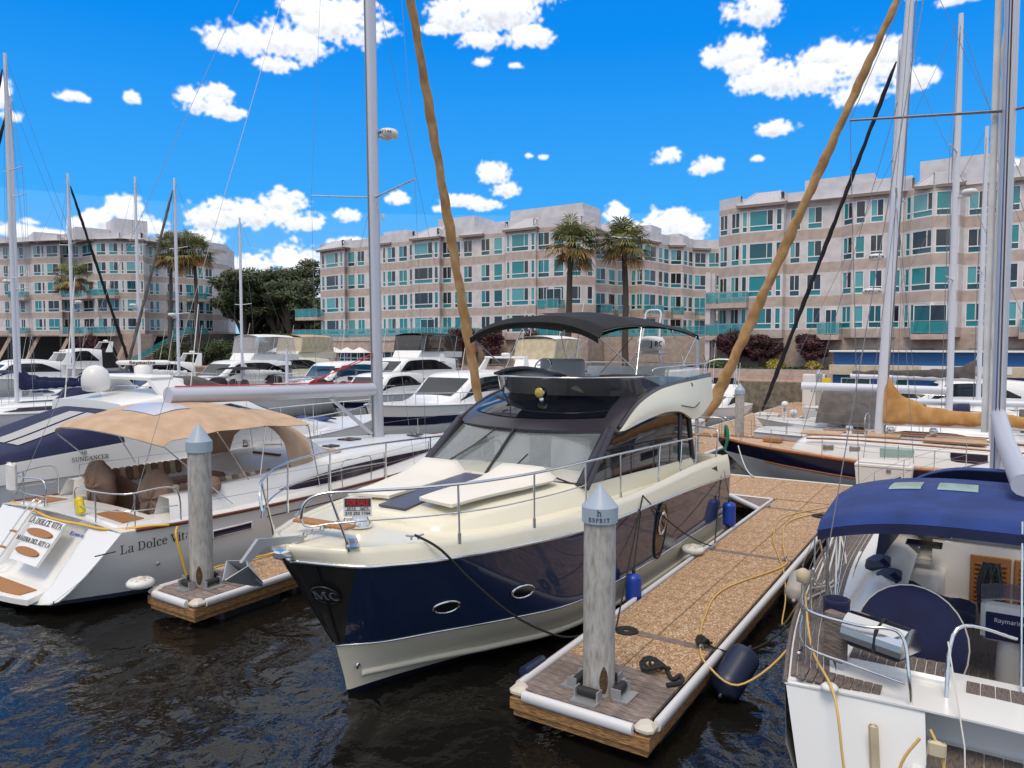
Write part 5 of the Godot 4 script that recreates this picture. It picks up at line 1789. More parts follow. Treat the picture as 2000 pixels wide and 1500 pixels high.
	for q in [[1.25, -9.9, 0.6, 1.9], [0.0, -10.9, 3.0, 0.55], [-1.25, -9.6, 0.6, 1.6]]:
		st = sh()
		box(st, Vector3(q[0], 3.92, q[1]), Vector3(q[2], 0.4, q[3]), 0.07)
		box(st, Vector3(q[0] + (0.25 if q[0] > 0.5 else -0.25 if q[0] < -0.5 else 0.0), 4.14, q[1] - (0.22 if absf(q[0]) < 0.5 else 0.0)), Vector3(0.14 if absf(q[0]) > 0.5 else q[2], 0.32, q[3] if absf(q[0]) > 0.5 else 0.14), 0.05)
		part(o, "fly_sofa", st, "canvas_white")
	st = sh()
	box(st, Vector3(0.2, 4.1, -9.8), Vector3(1.1, 0.05, 0.8), 0.02)
	part(o, "fly_table", st, "teak")
	rail(o, "fly_rail", [Vector3(1.5, 4.22, -8.1), Vector3(1.53, 4.34, -8.2), Vector3(1.54, 4.36, -9.4), Vector3(1.54, 4.38, -11.2), Vector3(1.3, 4.38, -11.45), Vector3(-1.3, 4.38, -11.45), Vector3(-1.54, 4.38, -11.2), Vector3(-1.54, 4.36, -8.6)], 0.016, "chrome", 60)
	for q in [[1.54, -8.9], [1.54, -9.8], [1.54, -10.6], [1.52, -11.3], [0.6, -11.45], [-0.6, -11.45], [-1.52, -11.3], [-1.54, -10.0]]:
		rail(o, "rail_post", [Vector3(q[0], 3.75, q[1]), Vector3(q[0], 4.37, q[1])], 0.013)
	# spotlight on the brow
	st = sh()
	lathe(st, [[0.04, 0.0], [0.05, 0.06], [0.03, 0.1]], 10, Transform3D(Basis(), Vector3(0.02, 3.72, -6.15)))
	lathe(st, [[0.03, -0.1], [0.10, -0.04], [0.11, 0.08], [0.10, 0.1]], 14, Transform3D(Basis(Vector3(1, 0, 0), PI / 2), Vector3(0.02, 3.90, -6.15)))
	var sp := part(o, "spotlight", st, "chrome")
	st = sh()
	lathe(st, [[0.10, 0.0], [0.08, 0.02], [0.01, 0.03]], 14, Transform3D(Basis(Vector3(1, 0, 0), PI / 2), Vector3(0.02, 3.90, -6.05)))
	part(sp, "lens", st, "lens")
	# bimini: hoops, struts and sagging black canvas
	var bim := func(u: float, v: float) -> Vector3:
		var z := -lerpf(5.75, 11.25, u)
		var x := lerpf(-1.42, 1.42, v)
		var across := 1.0 - pow(absf(v * 2 - 1), 2.6)
		var y := 5.05 + 0.30 * across + 0.16 * sin(PI * pow(u, 0.8)) - 0.05 * absf(sin(PI * u * 3.0)) * across
		if u < 0.04: y -= 0.10
		return Vector3(x, y, z)
	st = sh()
	sheet(st, grid(40, 16, bim), 0.014)
	var skirt := []
	for e in [0.0, 1.0]:
		sheet(st, [range(17).map(func(k): return bim.call(e, k / 16.0)), range(17).map(func(k): return bim.call(e, k / 16.0) + Vector3(0, -0.10, -0.02))], 0.012)
	part(o, "bimini_top", st, "canvas_black")
	for u in [0.02, 0.36, 0.68, 0.97]:
		var h := []
		for k in 17: h.append(bim.call(u, k / 16.0) + Vector3(0, -0.035, 0))
		rail(o, "bimini_hoop", h, 0.016, "chrome")
	for s in [0.0, 1.0]:
		var e: float = 1.54 * (s * 2 - 1)
		for q in [[0.02, -7.4], [0.36, -7.2], [0.68, -10.1], [0.97, -9.6]]:
			rail(o, "bimini_leg", [bim.call(q[0], s) + Vector3(0, -0.03, 0), Vector3(e, 4.24, q[1])], 0.014, "chrome")
	# antenna frame with radar at the aft end
	for s in [-1, 1]:
		rail(o, "mast_leg", [Vector3(0.42 * s, 3.75, -11.3), Vector3(0.40 * s, 4.4, -11.4), Vector3(0.28 * s, 4.65, -11.6), Vector3(0.2 * s, 5.5, -11.85)], 0.024, "mast_white", 14)
	rail(o, "mast_hoop", [Vector3(-0.2, 5.3, -11.8), Vector3(-0.2, 5.68, -11.9), Vector3(0, 5.74, -11.92), Vector3(0.2, 5.68, -11.9), Vector3(0.2, 5.3, -11.8)], 0.024, "mast_white", 20)
	radome(o, Vector3(0, 4.66, -11.75), 0.36, 0.40, "JRC", 0.75)
	st = sh()
	box(st, Vector3(0, 4.62, -11.75), Vector3(0.7, 0.05, 0.5), 0.02)
	part(o, "radar_shelf", st, "steel")
	rail(o, "antenna", [Vector3(-1.3, 4.2, -9.9), Vector3(-1.2, 5.9, -10.3)], 0.010, "plastic_white")
	rail(o, "antenna", [Vector3(0.0, 4.2, -8.8), Vector3(0.55, 5.0, -9.3)], 0.008, "black")
	rail(o, "antenna", [Vector3(1.62, 4.2, -11.4), Vector3(1.5, 4.6, -11.4)], 0.008, "black")
	# swim platform and tender chocks
	st = sh()
	box(st, Vector3(0, 0.42, -12.35), Vector3(3.7, 0.16, 1.1), 0.05)
	part(o, "swim_platform", st, "cream")
	st = sh()
	box(st, Vector3(0, 0.508, -12.35), Vector3(3.4, 0.02, 0.95))
	part(o, "platform_teak", st, "teak")
	st = sh()
	box(st, Vector3(0, 1.3, -11.6), Vector3(3.9, 1.7, 0.16), 0.05)
	part(o, "stern_bulkhead", st, "cream")
	st = sh()
	for k in 5: box(st, Vector3(1.5 + 0.02 * k, 1.95 - 0.2 * k, -12.0 - 0.10 * k), Vector3(0.34, 0.2, 0.34), 0.05, Basis(Vector3.RIGHT, 0.3))
	part(o, "folded_passerelle", st, "fender_navy")
	rail(o, "stern_rail", [Vector3(1.9, 2.15, -11.2), Vector3(1.9, 2.75, -11.3), Vector3(1.6, 2.8, -11.5), Vector3(0.9, 2.78, -11.6), Vector3(0.8, 2.2, -11.6)], 0.02, "chrome", 24)
	st = sh()
	torus(st, Vector3(1.5, 2.55, -11.45), 0.22, 0.012, Basis(Vector3.RIGHT, 0.5), 20, 5)
	part(o, "stern_hoop", st, "chrome")
	# sign on the bow rail
	var g := thing("for_sale_sign", "red and black for sale sign hanging on the yacht's bow rail", "sign", Vector3(-6.38, 2.84, -6.42))
	g.rotation.y = deg_to_rad(38)
	st = sh()
	box(st, Vector3.ZERO, Vector3(0.34, 0.235, 0.006))
	part(g, "board", st, "canvas_white")
	st = sh()
	box(st, Vector3(0, 0.055, 0.005), Vector3(0.315, 0.10, 0.004))
	part(g, "black_field", st, "ink")
	for y in [-0.04]: 
		st = sh()
		box(st, Vector3(0, y, 0.005), Vector3(0.30, 0.004, 0.003))
		part(g, "rule", st, "ink")
	var id := Basis()
	text(g, "lettering", "FOR SALE", 0.078, Vector3(0, 0.053, 0.009), id.scaled(Vector3(0.56, 1, 1)), "red", "Droid Sans", 700)
	text(g, "lettering", "2015    MC5", 0.036, Vector3(0, -0.02, 0.006), id, "navy_stripe")
	text(g, "lettering", "310 293 1744", 0.036, Vector3(0, -0.075, 0.006), id, "navy_stripe")
	# lines and fenders along the hull
	var pier := func(a: Vector3) -> Vector3: return Vector3(-7.25 + a.x, a.y, -6.14 + a.z)
	run("mooring_line", "black bow line drooping along the blue hull to the near finger", "rope_black", curve([pier.call(Vector3(1.12, 2.36, -1.05)), pier.call(Vector3(1.46, 2.20, -1.15)), pier.call(Vector3(1.62, 1.7, -1.6)), pier.call(Vector3(1.85, 1.05, -2.3)), pier.call(Vector3(2.12, 0.55, -3.1)), pier.call(Vector3(2.3, 0.42, -3.7)), Vector3(-4.7, 0.53, -10.05)], 40), 0.017)
	run("mooring_line", "black spring line from the yacht's rail to the near finger by the pile", "rope_black", [pier.call(Vector3(2.16, 2.12, -6.1)), Vector3(-4.55, 0.54, -9.95)], 0.013)
	run("mooring_line", "black spring line running aft from the yacht's rail", "rope_black", bow(pier.call(Vector3(2.16, 2.12, -6.1)), Vector3(-4.72, 0.56, -15.2), 0.15), 0.013)
	run("mooring_line", "black stern line from the yacht's quarter to the far cleat", "rope_black", [pier.call(Vector3(2.0, 2.12, -11.4)), Vector3(-4.72, 0.56, -15.3)], 0.013)
	fender("blue fender hanging against the yacht's hull beside the finger dock", Vector3(-4.98, 0.28, -11.6), 0.62, 0.125, "fender_blue")
	run("fender_line", "thin line holding the near blue fender", "rope_black", [Vector3(-4.98, 0.95, -11.6), pier.call(Vector3(2.16, 2.12, -6.1))], 0.008)
	fender("blue fender hanging at the yacht's stern quarter", Vector3(-5.0, 0.5, -17.3), 0.62, 0.14, "fender_blue")
	run("fender_line", "thin line holding the stern blue fender", "rope_black", [Vector3(-5.0, 1.18, -17.3), pier.call(Vector3(2.05, 2.1, -11.2))], 0.008)
	st = sh()
	tube(st, curve([Vector3(-4.98, 0.52, -8.0), Vector3(-4.98, 0.5, -8.5)], 4), 0.07, 8)
	tag(part(self, "dock_fender", st, "fender_navy"), "dark green blue fender tied to the left corner of the near finger", "fender")

# ---------------------------------------------------------------- sailing boats
func mast_of(o: Node3D, foot: Vector3, top: Vector3, w: float, d: float, m := "mast_white") -> void:
	# an oval spar with a sail track on its aft face
	var st := sh()
	var rings := []
	for q in [[0.0, 1.0], [0.75, 1.0], [1.0, 0.7]]:
		var c := foot.lerp(top, q[0])
		var ring := []
		for k in 12:
			var a := TAU * k / 12
			ring.append(c + Vector3(cos(a) * w * q[1] * 0.5, 0, sin(a) * d * q[1] * 0.5))
		rings.append(ring)
	loft(st, rings, true, true, true, true)
	part(o, "mast", st, m)

func wire(o: Node3D, a: Vector3, b: Vector3, r := 0.006, m := "wire", called := "stay") -> void:
	var st := sh()
	tube(st, [a, b], r, 4)
	part(o, called, st, m)

func furled(o: Node3D, a: Vector3, b: Vector3, r0: float, r1: float, m: String, seed_ := 1) -> void:
	# a rolled-up headsail: uneven, spiralling round its stay
	var st := sh()
	var rings := []
	var n := 90
	var d := (b - a).normalized()
	var sd := d.cross(Vector3(0.3, 0, 1)).normalized()
	var nn := sd.cross(d)
	for i in n + 1:
		var t := float(i) / n
		var ring := []
		var r := lerpf(r0, r1, pow(t, 0.8)) * smoothstep(-0.02, 0.06, t) * smoothstep(1.02, 0.96, t) + 0.012
		for k in 14:
			var ang := TAU * k / 14
			var rr := r * (1.0 + 0.13 * sin(ang * 2.0 + t * 34.0 + seed_) + 0.12 * sin(ang * 3.0 - t * 120.0) + 0.04 * sin(t * 61.0 + ang) + 0.025 * sin(t * 173.0 + seed_))
			ring.append(a.lerp(b, t) + sd * cos(ang) * rr + nn * sin(ang) * rr)
		rings.append(ring)
	loft(st, rings, true)
	part(o, "furled_sail", st, m)

func sail_cover(o: Node3D, a: Vector3, b: Vector3, mast_up: float, m: String, fat := 0.2) -> void:
	# canvas over a flaked mainsail: high at the mast, thin at the boom's end, creased
	var st := sh()
	var u := (b - a).normalized()
	var side := u.cross(Vector3.UP).normalized()
	var rings := []
	var n := 30
	for i in n + 1:
		var t := float(i) / n
		var tall := mast_up * exp(-t * 9.0) + lerpf(0.42, 0.16, t) + 0.025 * sin(t * 41.0)
		var wide := lerpf(fat, fat * 0.45, t) * (1.0 + 0.10 * sin(t * 53.0))
		var ring := []
		for k in 14:
			var ang := TAU * k / 14
			var s := sin(ang)
			ring.append(a.lerp(b, t) + side * cos(ang) * wide * (1.0 if s < 0 else 1.0 - 0.72 * s * minf(1.0, tall)) + Vector3.UP * (s * tall if s > 0 else s * 0.14) + Vector3.DOWN * 0.03 * sin(t * 47.0 + ang * 2.0))
		rings.append(ring)
	loft(st, rings, true, true, true, true)
	part(o, "sail_cover", st, m)

func fan_rail(o: Node3D, pts: Array, foot_y: float, r := 0.013, every := 1) -> void:
	# a row of stanchions with two lifelines
	for i in pts.size():
		rail(o, "stanchion", [Vector3(pts[i].x, foot_y + (pts[i].y - 0.65 - foot_y) * 0.0 + pts[i].y - 0.65 - foot_y, pts[i].z), pts[i]], r, "chrome")
		if i > 0:
			wire(o, pts[i - 1], pts[i], 0.005, "wire", "lifeline")
			wire(o, pts[i - 1] + Vector3(0, -0.3, 0), pts[i] + Vector3(0, -0.3, 0), 0.005, "wire", "lifeline")

func sloop_hull(o: Node3D, keys: Array, top_m: String, boot_m: String, deck_m: String, n := 40, camber := 0.1, hole := []) -> Array:
	var rows := spread(keys, n)
	var st := sh()
	skin(st, rows, 0, 2)
	part(o, "topsides", st, top_m)
	st = sh()
	skin(st, rows, 2, rows[0].size() - 1)
	part(o, "bottom", st, boot_m)
	st = sh()
	var edge := []
	for r in rows: edge.append(r[0])
	deck_skin(st, edge, camber, hole)
	part(o, "deck", st, deck_m)
	return rows

func trunk(o: Node3D, keys: Array, m: String, called := "coachroof") -> Array:
	# keys: [s, half breadth, foot height, top height]
	var tk := []
	for k in keys:
		tk.append([Vector3(k[1] + 0.05, k[2] - 0.05, k[0]), Vector3(k[1], lerpf(k[2], k[3], 0.55), k[0]), Vector3(k[1] - 0.09, k[3] - 0.05, k[0]), Vector3(k[1] - 0.22, k[3], k[0]), Vector3(k[1] * 0.4, k[3] + 0.05, k[0]), Vector3(0, k[3] + 0.06, k[0])])
	var rows := spread(tk, 24)
	var st := sh()
	skin(st, rows, 0, 5)
	transom(st, rows[0], 0, 5)
	transom(st, rows[24], 0, 5)
	part(o, called, st, m)
	return rows

func canopy(o: Node3D, called: String, m: String, f: Callable, nu := 20, nv := 14, thick := 0.012) -> void:
	var st := sh()
	sheet(st, grid(nu, nv, f), thick)
	part(o, called, st, m)

func white_sloop() -> void:
	var o := thing("sailing_yacht", "white sloop with tan bimini, stern towards the viewer, named La Dolce Vita", "sailboat", Vector3(-15.3, 0, -6.2))
	var keys := [
		[Vector3(2.30, 1.42, 0.95), Vector3(2.16, 0.8, 0.47), Vector3(1.62, 0.28, 0.08), Vector3(0.95, 0.10, -0.04), Vector3(0, 0.02, -0.1)],
		[Vector3(2.46, 1.38, 2.6), Vector3(2.44, 0.8, 2.3), Vector3(2.30, 0.21, 2.2), Vector3(1.95, -0.02, 2.2), Vector3(0, -0.4, 2.2)],
		[Vector3(2.50, 1.37, 5.8), Vector3(2.47, 0.8, 5.7), Vector3(2.34, 0.20, 5.6), Vector3(2.05, -0.05, 5.6), Vector3(0, -0.6, 5.6)],
		[Vector3(2.24, 1.46, 9.8), Vector3(2.12, 0.8, 9.7), Vector3(1.88, 0.20, 9.6), Vector3(1.6, -0.05, 9.6), Vector3(0, -0.6, 9.6)],
		[Vector3(1.30, 1.63, 13.4), Vector3(1.08, 0.8, 13.2), Vector3(0.78, 0.20, 13.0), Vector3(0.55, -0.05, 12.9), Vector3(0, -0.4, 12.8)],
		[Vector3(0.05, 1.82, 15.9), Vector3(0.04, 0.9, 15.6), Vector3(0.02, 0.2, 15.3), Vector3(0.01, -0.05, 15.2), Vector3(0, -0.2, 15.0)]]
	var rows := sloop_hull(o, keys, "hull_white", "boot", "gelcoat", 40, 0.1, [1.95, 5.9, 1.5, 0.96])
	var st := sh()
	for s in [1.0, -1.0]:
		var l := []
		var l2 := []
		for i in range(2, rows.size()):
			l.append(at_hull(rows[i][0] + Vector3(0.0, 0.02, 0), s))
			if i > 11: l2.append(at_hull(rows[i][0].lerp(rows[i][1], 0.36) + Vector3(0.012, 0, 0), s))
		rail(o, "toe_rail", l, 0.035, "mahogany")
		rail(o, "cove_line", l2, 0.010, "boot")
		st = sh()
		var bt := []
		for r in rows: bt.append([at_hull(r[2] + Vector3(0.006, 0.03, 0), s), at_hull(r[2] + Vector3(0.006, -0.05, 0), s)])
		sheet(st, bt, 0.006)
		part(o, "boot_stripe", st, "boot")
		# hull light
		st = sh()
		var c := at_hull(rows[10][0].lerp(rows[10][1], 0.55) + Vector3(0.012, 0, 0), s)
		box(st, c, Vector3(0.03, 0.17, 0.98), 0.012)
		var hl := part(o, "hull_light", st, "gelcoat")
		st = sh()
		box(st, c + Vector3(0.012 * s, 0, 0), Vector3(0.02, 0.12, 0.90), 0.01)
		part(hl, "pane", st, "violet_glass")
	# transom: reverse raked, with a name panel, teak treads and a low platform
	var tp := func(x: float, t: float) -> Vector3: return Vector3(x, lerpf(0.24, 1.42, t), -lerpf(0.06, 0.95, t))
	st = sh()
	sheet(st, grid(44, 16, func(u: float, v: float) -> Vector3:
		var x := lerpf(-1.0, 1.0, u)
		var xx: float = x * lerpf(1.55, 2.3, pow(v, 0.5))
		return tp.call(xx, v) + Vector3(0, 0, -0.30) * smoothstep(1.22, 1.0, absf(xx)) * smoothstep(0.08, 0.22, v) + Vector3(0, -0.14 * (1.0 - x * x) * (1.0 - v), 0.10 * (1.0 - x * x) * (1.0 - v))), 0.03)
	part(o, "transom", st, "gelcoat")
	st = sh()
	sheet(st, grid(12, 2, func(u: float, v: float) -> Vector3:
		var x := lerpf(-1.0, 1.0, u)
		return Vector3(x * lerpf(1.25, 1.05, v), 0.33 + 0.02 * v, lerpf(0.34, -0.30, v) - 0.18 * x * x * (1 - v))), 0.10)
	part(o, "swim_platform", st, "gelcoat")
	st = sh()
	sheet(st, grid(10, 1, func(u: float, v: float) -> Vector3:
		var x := lerpf(-0.88, 0.88, u)
		return Vector3(x, 0.352 + 0.012 * v, lerpf(0.22, -0.16, v) - 0.12 * x * x * (1 - v))), 0.02)
	part(o, "platform_teak", st, "teak")
	# stepped panel with the name
	var n := Vector3(0, 0.89, 1.18).normalized()
	var up := Vector3(0, 1.18, -0.89).normalized()
	var tb := Basis(Vector3.RIGHT, up, n)
	st = sh()
	sheet(st, grid(8, 6, func(u: float, v: float) -> Vector3: return tp.call(lerpf(-0.55, 0.62, u) * lerpf(0.9, 1.0, v), lerpf(0.34, 0.94, v)) + n * (0.09 + 0.05 * sin(PI * u))), 0.06)
	var panel := part(o, "name_panel", st, "gelcoat")
	for q in [[0.74, 0.47], [0.48, 0.43]]:
		st = sh()
		var ov := []
		for k in 20: ov.append(tp.call(0.04 + cos(TAU * k / 20) * q[1], q[0] + sin(TAU * k / 20) * 0.055) + n * 0.15)
		fan(st, ov)
		var ov2 := []
		for p in ov: ov2.append(p - n * 0.06)
		loft(st, [ov2, ov], true, false)
		part(panel, "tread", st, "teak")
	text(panel, "lettering", "LA DOLCE VITA", 0.12, tp.call(0.04, 0.88) + n * 0.147, tb.scaled(Vector3(1, 1, 1)), "ink", "Droid Serif")
	text(panel, "lettering", "MARINA DEL REY CA", 0.092, tp.call(0.04, 0.62) + n * 0.147, tb, "ink", "Droid Serif")
	text(o, "maker_mark", "✦ JEANNEAU", 0.06, tp.call(1.05, 0.85) + n * 0.02, tb, "fender_blue", "Droid Sans", 400, true)
	# script name on the quarter
	var hp := at_hull(rows[6][0].lerp(rows[6][1], 0.40) + Vector3(0.022, 0, 0))
	text(o, "hull_name", "La Dolce Vita", 0.16, hp + Vector3(0, 0, 0.35), Basis(Vector3(0, 0, -1), Vector3(0.03, 1, 0).normalized(), Vector3(1, -0.03, 0)), "ink", "Droid Serif", 400, true)
	rail(o, "name_dash", [hp + Vector3(-0.012, 0, 1.48), hp + Vector3(-0.01, 0, 1.12)], 0.012, "ink")
	for q in [[1.6, 0.72], [1.9, 0.74], [1.2, 0.35]]:
		st = sh()
		lathe(st, [[0.035, 0], [0.035, 0.012], [0.02, 0.014]], 10, Transform3D(Basis(Vector3(0, 0, 1), Vector3(1, 0, 0), Vector3(0, 1, 0)), Vector3(2.36 - (0.16 if q[1] < 0.5 else 0.0), q[1], -q[0])))
		part(o, "skin_fitting", st, "steel")
	# ladder
	for x in [-1.05, -0.80]:
		rail(o, "ladder_side", [Vector3(x - 0.1, 0.38, 0.10), Vector3(x - 0.05, 0.46, -0.08), tp.call(x, 0.35) + n * 0.10, tp.call(x, 1.0) + n * 0.10, tp.call(x + 0.02, 1.18) + n * 0.05, tp.call(x + 0.02, 1.12) - n * 0.12], 0.017, "chrome", 24)
	for t in [0.45, 0.68]:
		st = sh()
		box(st, tp.call(-0.925, t) + n * 0.11, Vector3(0.26, 0.02, 0.06))
		part(o, "ladder_tread", st, "teak")
	# quarter seats and cockpit
	for s in [1.0, -1.0]:
		st = sh()
		loft(st, [[Vector3(0.75 * s, 1.38, -0.98), Vector3(2.05 * s, 1.40, -0.98), Vector3(2.15 * s, 1.40, -1.9), Vector3(0.85 * s, 1.38, -1.8)], [Vector3(0.82 * s, 1.56, -1.10), Vector3(1.95 * s, 1.50, -1.08), Vector3(2.05 * s, 1.50, -1.8), Vector3(0.95 * s, 1.56, -1.7)]], true, false, false, true)
		part(o, "quarter_seat", st, "gelcoat")
		st = sh()
		box(st, Vector3(1.42 * s, 1.54, -1.42), Vector3(0.95, 0.02, 0.42), 0.005, Basis(Vector3.BACK, -0.05 * s))
		part(o, "seat_teak", st, "teak")
		# coaming with striped cushions
		st = sh()
		loft(st, [range(9).map(func(i): return Vector3((1.55 - 0.03 * i) * s, 1.38, -2.0 - i * 0.48)), range(9).map(func(i): return Vector3((1.62 - 0.02 * i) * s, 1.84 + 0.02 * i, -2.1 - i * 0.47)), range(9).map(func(i): return Vector3((1.95 - 0.02 * i) * s, 1.82 + 0.02 * i, -2.1 - i * 0.47)), range(9).map(func(i): return Vector3((2.15 - 0.02 * i) * s, 1.40, -2.0 - i * 0.48))], false)
		part(o, "coaming", st, "gelcoat")
		for i in 22:
			st = sh()
			box(st, Vector3(1.52 * s, 1.82, -2.35 - i * 0.155), Vector3(0.12, 0.34, 0.15), 0.03, Basis(Vector3.BACK, -0.2 * s))
			part(o, "striped_cushion", st, ["canvas_brown", "canvas_beige", "canvas_brown", "canvas_tan"][i % 4])
	st = sh()
	box(st, Vector3(0, 0.98, -3.4), Vector3(3.0, 0.06, 4.6))
	part(o, "cockpit_sole", st, "teak")
	for s in [1.0, -1.0]:
		st = sh()
		box(st, Vector3(1.25 * s, 1.28, -4.3), Vector3(0.55, 0.42, 2.9), 0.04)
		part(o, "cockpit_seat", st, "canvas_brown")
	st = sh()
	box(st, Vector3(0, 1.45, -4.2), Vector3(0.5, 0.75, 1.8), 0.06)
	part(o, "cockpit_table", st, "canvas_brown")
	st = sh()
	box(st, Vector3(0, 1.65, -6.0), Vector3(1.0, 0.9, 0.08))
	part(o, "companionway", st, "mahogany")
	# twin wheels under brown covers
	for q in [[1.0, -2.45], [-1.25, -2.45]]:
		st = sh()
		var rings := []
		for k in [[0.02, 0.16], [0.5, 0.13], [0.60, 0.05], [0.60, -0.05], [0.5, -0.12], [0.02, -0.14]]:
			var ring := []
			for a in 22:
				var an := TAU * a / 22
				ring.append(Vector3(q[0] + cos(an) * k[0] * (1.0 + 0.02 * sin(an * 5)), 1.66 + sin(an) * k[0] - (0.12 * k[0] if sin(an) < -0.3 else 0.0), q[1] + k[1] + 0.025 * sin(an * 7)))
			rings.append(ring)
		loft(st, rings, true)
		part(o, "wheel_cover", st, "canvas_brown")
		st = sh()
		sheet(st, grid(8, 6, func(u: float, v: float) -> Vector3: return Vector3(q[0] + lerpf(-0.30, 0.55, u), lerpf(2.15, 1.02, v) - 0.5 * u * (1 - v), q[1] - lerpf(0.15, 0.62, u) + 0.03 * sin(v * 12.0))), 0.02)
		part(o, "pedestal_cover", st, "canvas_brown")
	st = sh()
	lathe(st, [[0.16, 0.0], [0.18, 0.1], [0.13, 0.28], [0.04, 0.31]], 12, Transform3D(Basis(), Vector3(1.9, 1.80, -3.1)))
	part(o, "winch_cover", st, "canvas_brown")
	for s in [1.0, -1.0]:
		st = sh()
		lathe(st, [[0.11, 0.0], [0.09, 0.06], [0.08, 0.14], [0.10, 0.18], [0.03, 0.2]], 12, Transform3D(Basis(), Vector3(1.2 * s, 2.12, -6.3)))
		part(o, "winch", st, "chrome")
	# coachroof with the long violet window
	var tr := trunk(o, [[4.6, 1.95, 1.42, 1.78], [6.2, 1.90, 1.42, 2.02], [8.0, 1.72, 1.45, 2.06], [10.0, 1.40, 1.5, 2.02], [12.0, 0.95, 1.58, 1.90], [13.4, 0.5, 1.66, 1.74]], "gelcoat")
	for s in [1.0, -1.0]:
		st = sh()
		var g := []
		for i in 25:
			var t := float(i) / 24
			var r: Array = tr[int(lerpf(0, 19, t))]
			var r2: Array = tr[mini(24, int(lerpf(0, 19, t)) + 1)]
			var f := lerpf(0, 19, t) - int(lerpf(0, 19, t))
			var a: Vector3 = (r[0] as Vector3).lerp(r2[0], f)
			var b: Vector3 = (r[1] as Vector3).lerp(r2[1], f)
			var h := sin(PI * pow(t, 0.75)) * 0.86 + 0.04
			var m := 0.62
			g.append([at_hull(a.lerp(b, m - 0.42 * h) + Vector3(0.016, 0, 0), s), at_hull(a.lerp(b, m) + Vector3(0.016, 0, 0), s), at_hull(a.lerp(b, m + 0.42 * h) + Vector3(0.016, 0, 0), s)])
		sheet(st, g, 0.008)
		part(o, "coachroof_window", st, "violet_glass")
	for q in [[0.0, 8.9, 0.5], [-0.55, 10.6, 0.42], [0.62, 7.6, 0.36], [0.5, 11.2, 0.4], [-0.7, 7.6, 0.36]]:
		st = sh()
		box(st, Vector3(q[0], 2.13 - 0.035 * maxf(0, q[1] - 9.0), -q[1]), Vector3(q[2], 0.04, q[2]), 0.02)
		part(o, "deck_hatch", st, "violet_glass")
	# bimini
	var bim := func(u: float, v: float) -> Vector3:
		var x := lerpf(-2.05, 2.05, v)
		var across := 1.0 - pow(absf(v * 2 - 1), 2.4)
		var z := -lerpf(lerpf(1.95, 1.45, across), 5.6, u)
		return Vector3(x, 2.96 + 0.50 * across * (0.55 + 0.45 * sin(PI * clampf(u * 1.1, 0, 1))) + 0.10 * sin(PI * u) - 0.03 * absf(sin(PI * u * 3.0)) - 0.10 * smoothstep(0.05, 0.0, u), z)
	canopy(o, "bimini_top", "canvas_tan", bim, 26, 18)
	st = sh()
	sheet(st, grid(12, 12, func(u: float, v: float) -> Vector3: return bim.call(lerpf(0.22, 0.42, u), lerpf(0.46, 0.74, v)) + Vector3(0, 0.025, 0)), 0.003)
	part(o, "bimini_window", st, "vinyl_white")
	for q in [[0.01, 2.2, 0.9], [0.33, 2.6, 3.0], [0.66, 2.9, 3.3], [0.99, 4.6, 5.6]]:
		var h := []
		for k in 17: h.append(bim.call(q[0], k / 16.0) + Vector3(0, -0.03, 0))
		rail(o, "bimini_hoop", h, 0.014)
		for s in [0.0, 1.0]:
			rail(o, "bimini_leg", [bim.call(q[0], s) + Vector3(0, -0.03, 0), Vector3(2.15 * (s * 2 - 1), 1.95 if q[0] > 0.1 and q[0] < 0.9 else 1.5, -q[1] - 1.2 if q[0] > 0.05 else -3.4)], 0.014)
	# sprayhood
	var dod := func(u: float, v: float) -> Vector3:
		var x := lerpf(-1.0, 1.0, v)
		var arch := pow(1.0 - pow(absf(x), 3.0), 0.5)
		return Vector3(x * lerpf(1.72, 1.45, u), lerpf(1.95, 2.08, u) + lerpf(1.02, 0.0, smoothstep(0.15, 1.0, u)) * arch, -(5.3 + 2.2 * u - 0.35 * x * x * u))
	canopy(o, "sprayhood", "canvas_tan", func(u: float, v: float) -> Vector3: return dod.call(u * 0.42, v), 8, 18)
	canopy(o, "sprayhood_window", "vinyl", func(u: float, v: float) -> Vector3: return dod.call(lerpf(0.42, 0.95, u), v), 6, 18, 0.004)
	canopy(o, "sprayhood_hem", "canvas_tan", func(u: float, v: float) -> Vector3: return dod.call(lerpf(0.90, 1.02, u), v) + Vector3(0, 0.012, 0), 2, 18)
	# rails
	for s in [1.0, -1.0]:
		rail(o, "pushpit", [Vector3(0.62 * s, 1.5, -1.02), Vector3(0.62 * s, 2.06, -1.02), Vector3(1.4 * s, 2.08, -0.98), Vector3(2.1 * s, 2.08, -1.2), Vector3(2.3 * s, 2.08, -2.0), Vector3(2.34 * s, 1.45, -2.1)], 0.016, "chrome", 30)
		rail(o, "pushpit", [Vector3(0.62 * s, 1.75, -1.02), Vector3(1.4 * s, 1.76, -0.98), Vector3(2.12 * s, 1.76, -1.2), Vector3(2.32 * s, 1.74, -2.05)], 0.012, "chrome", 20)
		for q in [[1.4, -0.98], [2.15, -1.3]]: rail(o, "pushpit_post", [Vector3(q[0] * s, 1.4, q[1]), Vector3(q[0] * s, 2.08, q[1])], 0.014)
		var ps := []
		for i in [8, 12, 16, 20, 24, 28, 32, 36]: ps.append(at_hull(rows[i][0] + Vector3(-0.06, 0.66, 0), s))
		fan_rail(o, ps, 0.0)
		rail(o, "pulpit", [at_hull(rows[36][0] + Vector3(-0.05, 0.66, 0), s), Vector3(0.28 * s, 2.50, -15.6), Vector3(0.0, 2.52, -16.0)], 0.014, "chrome", 10)
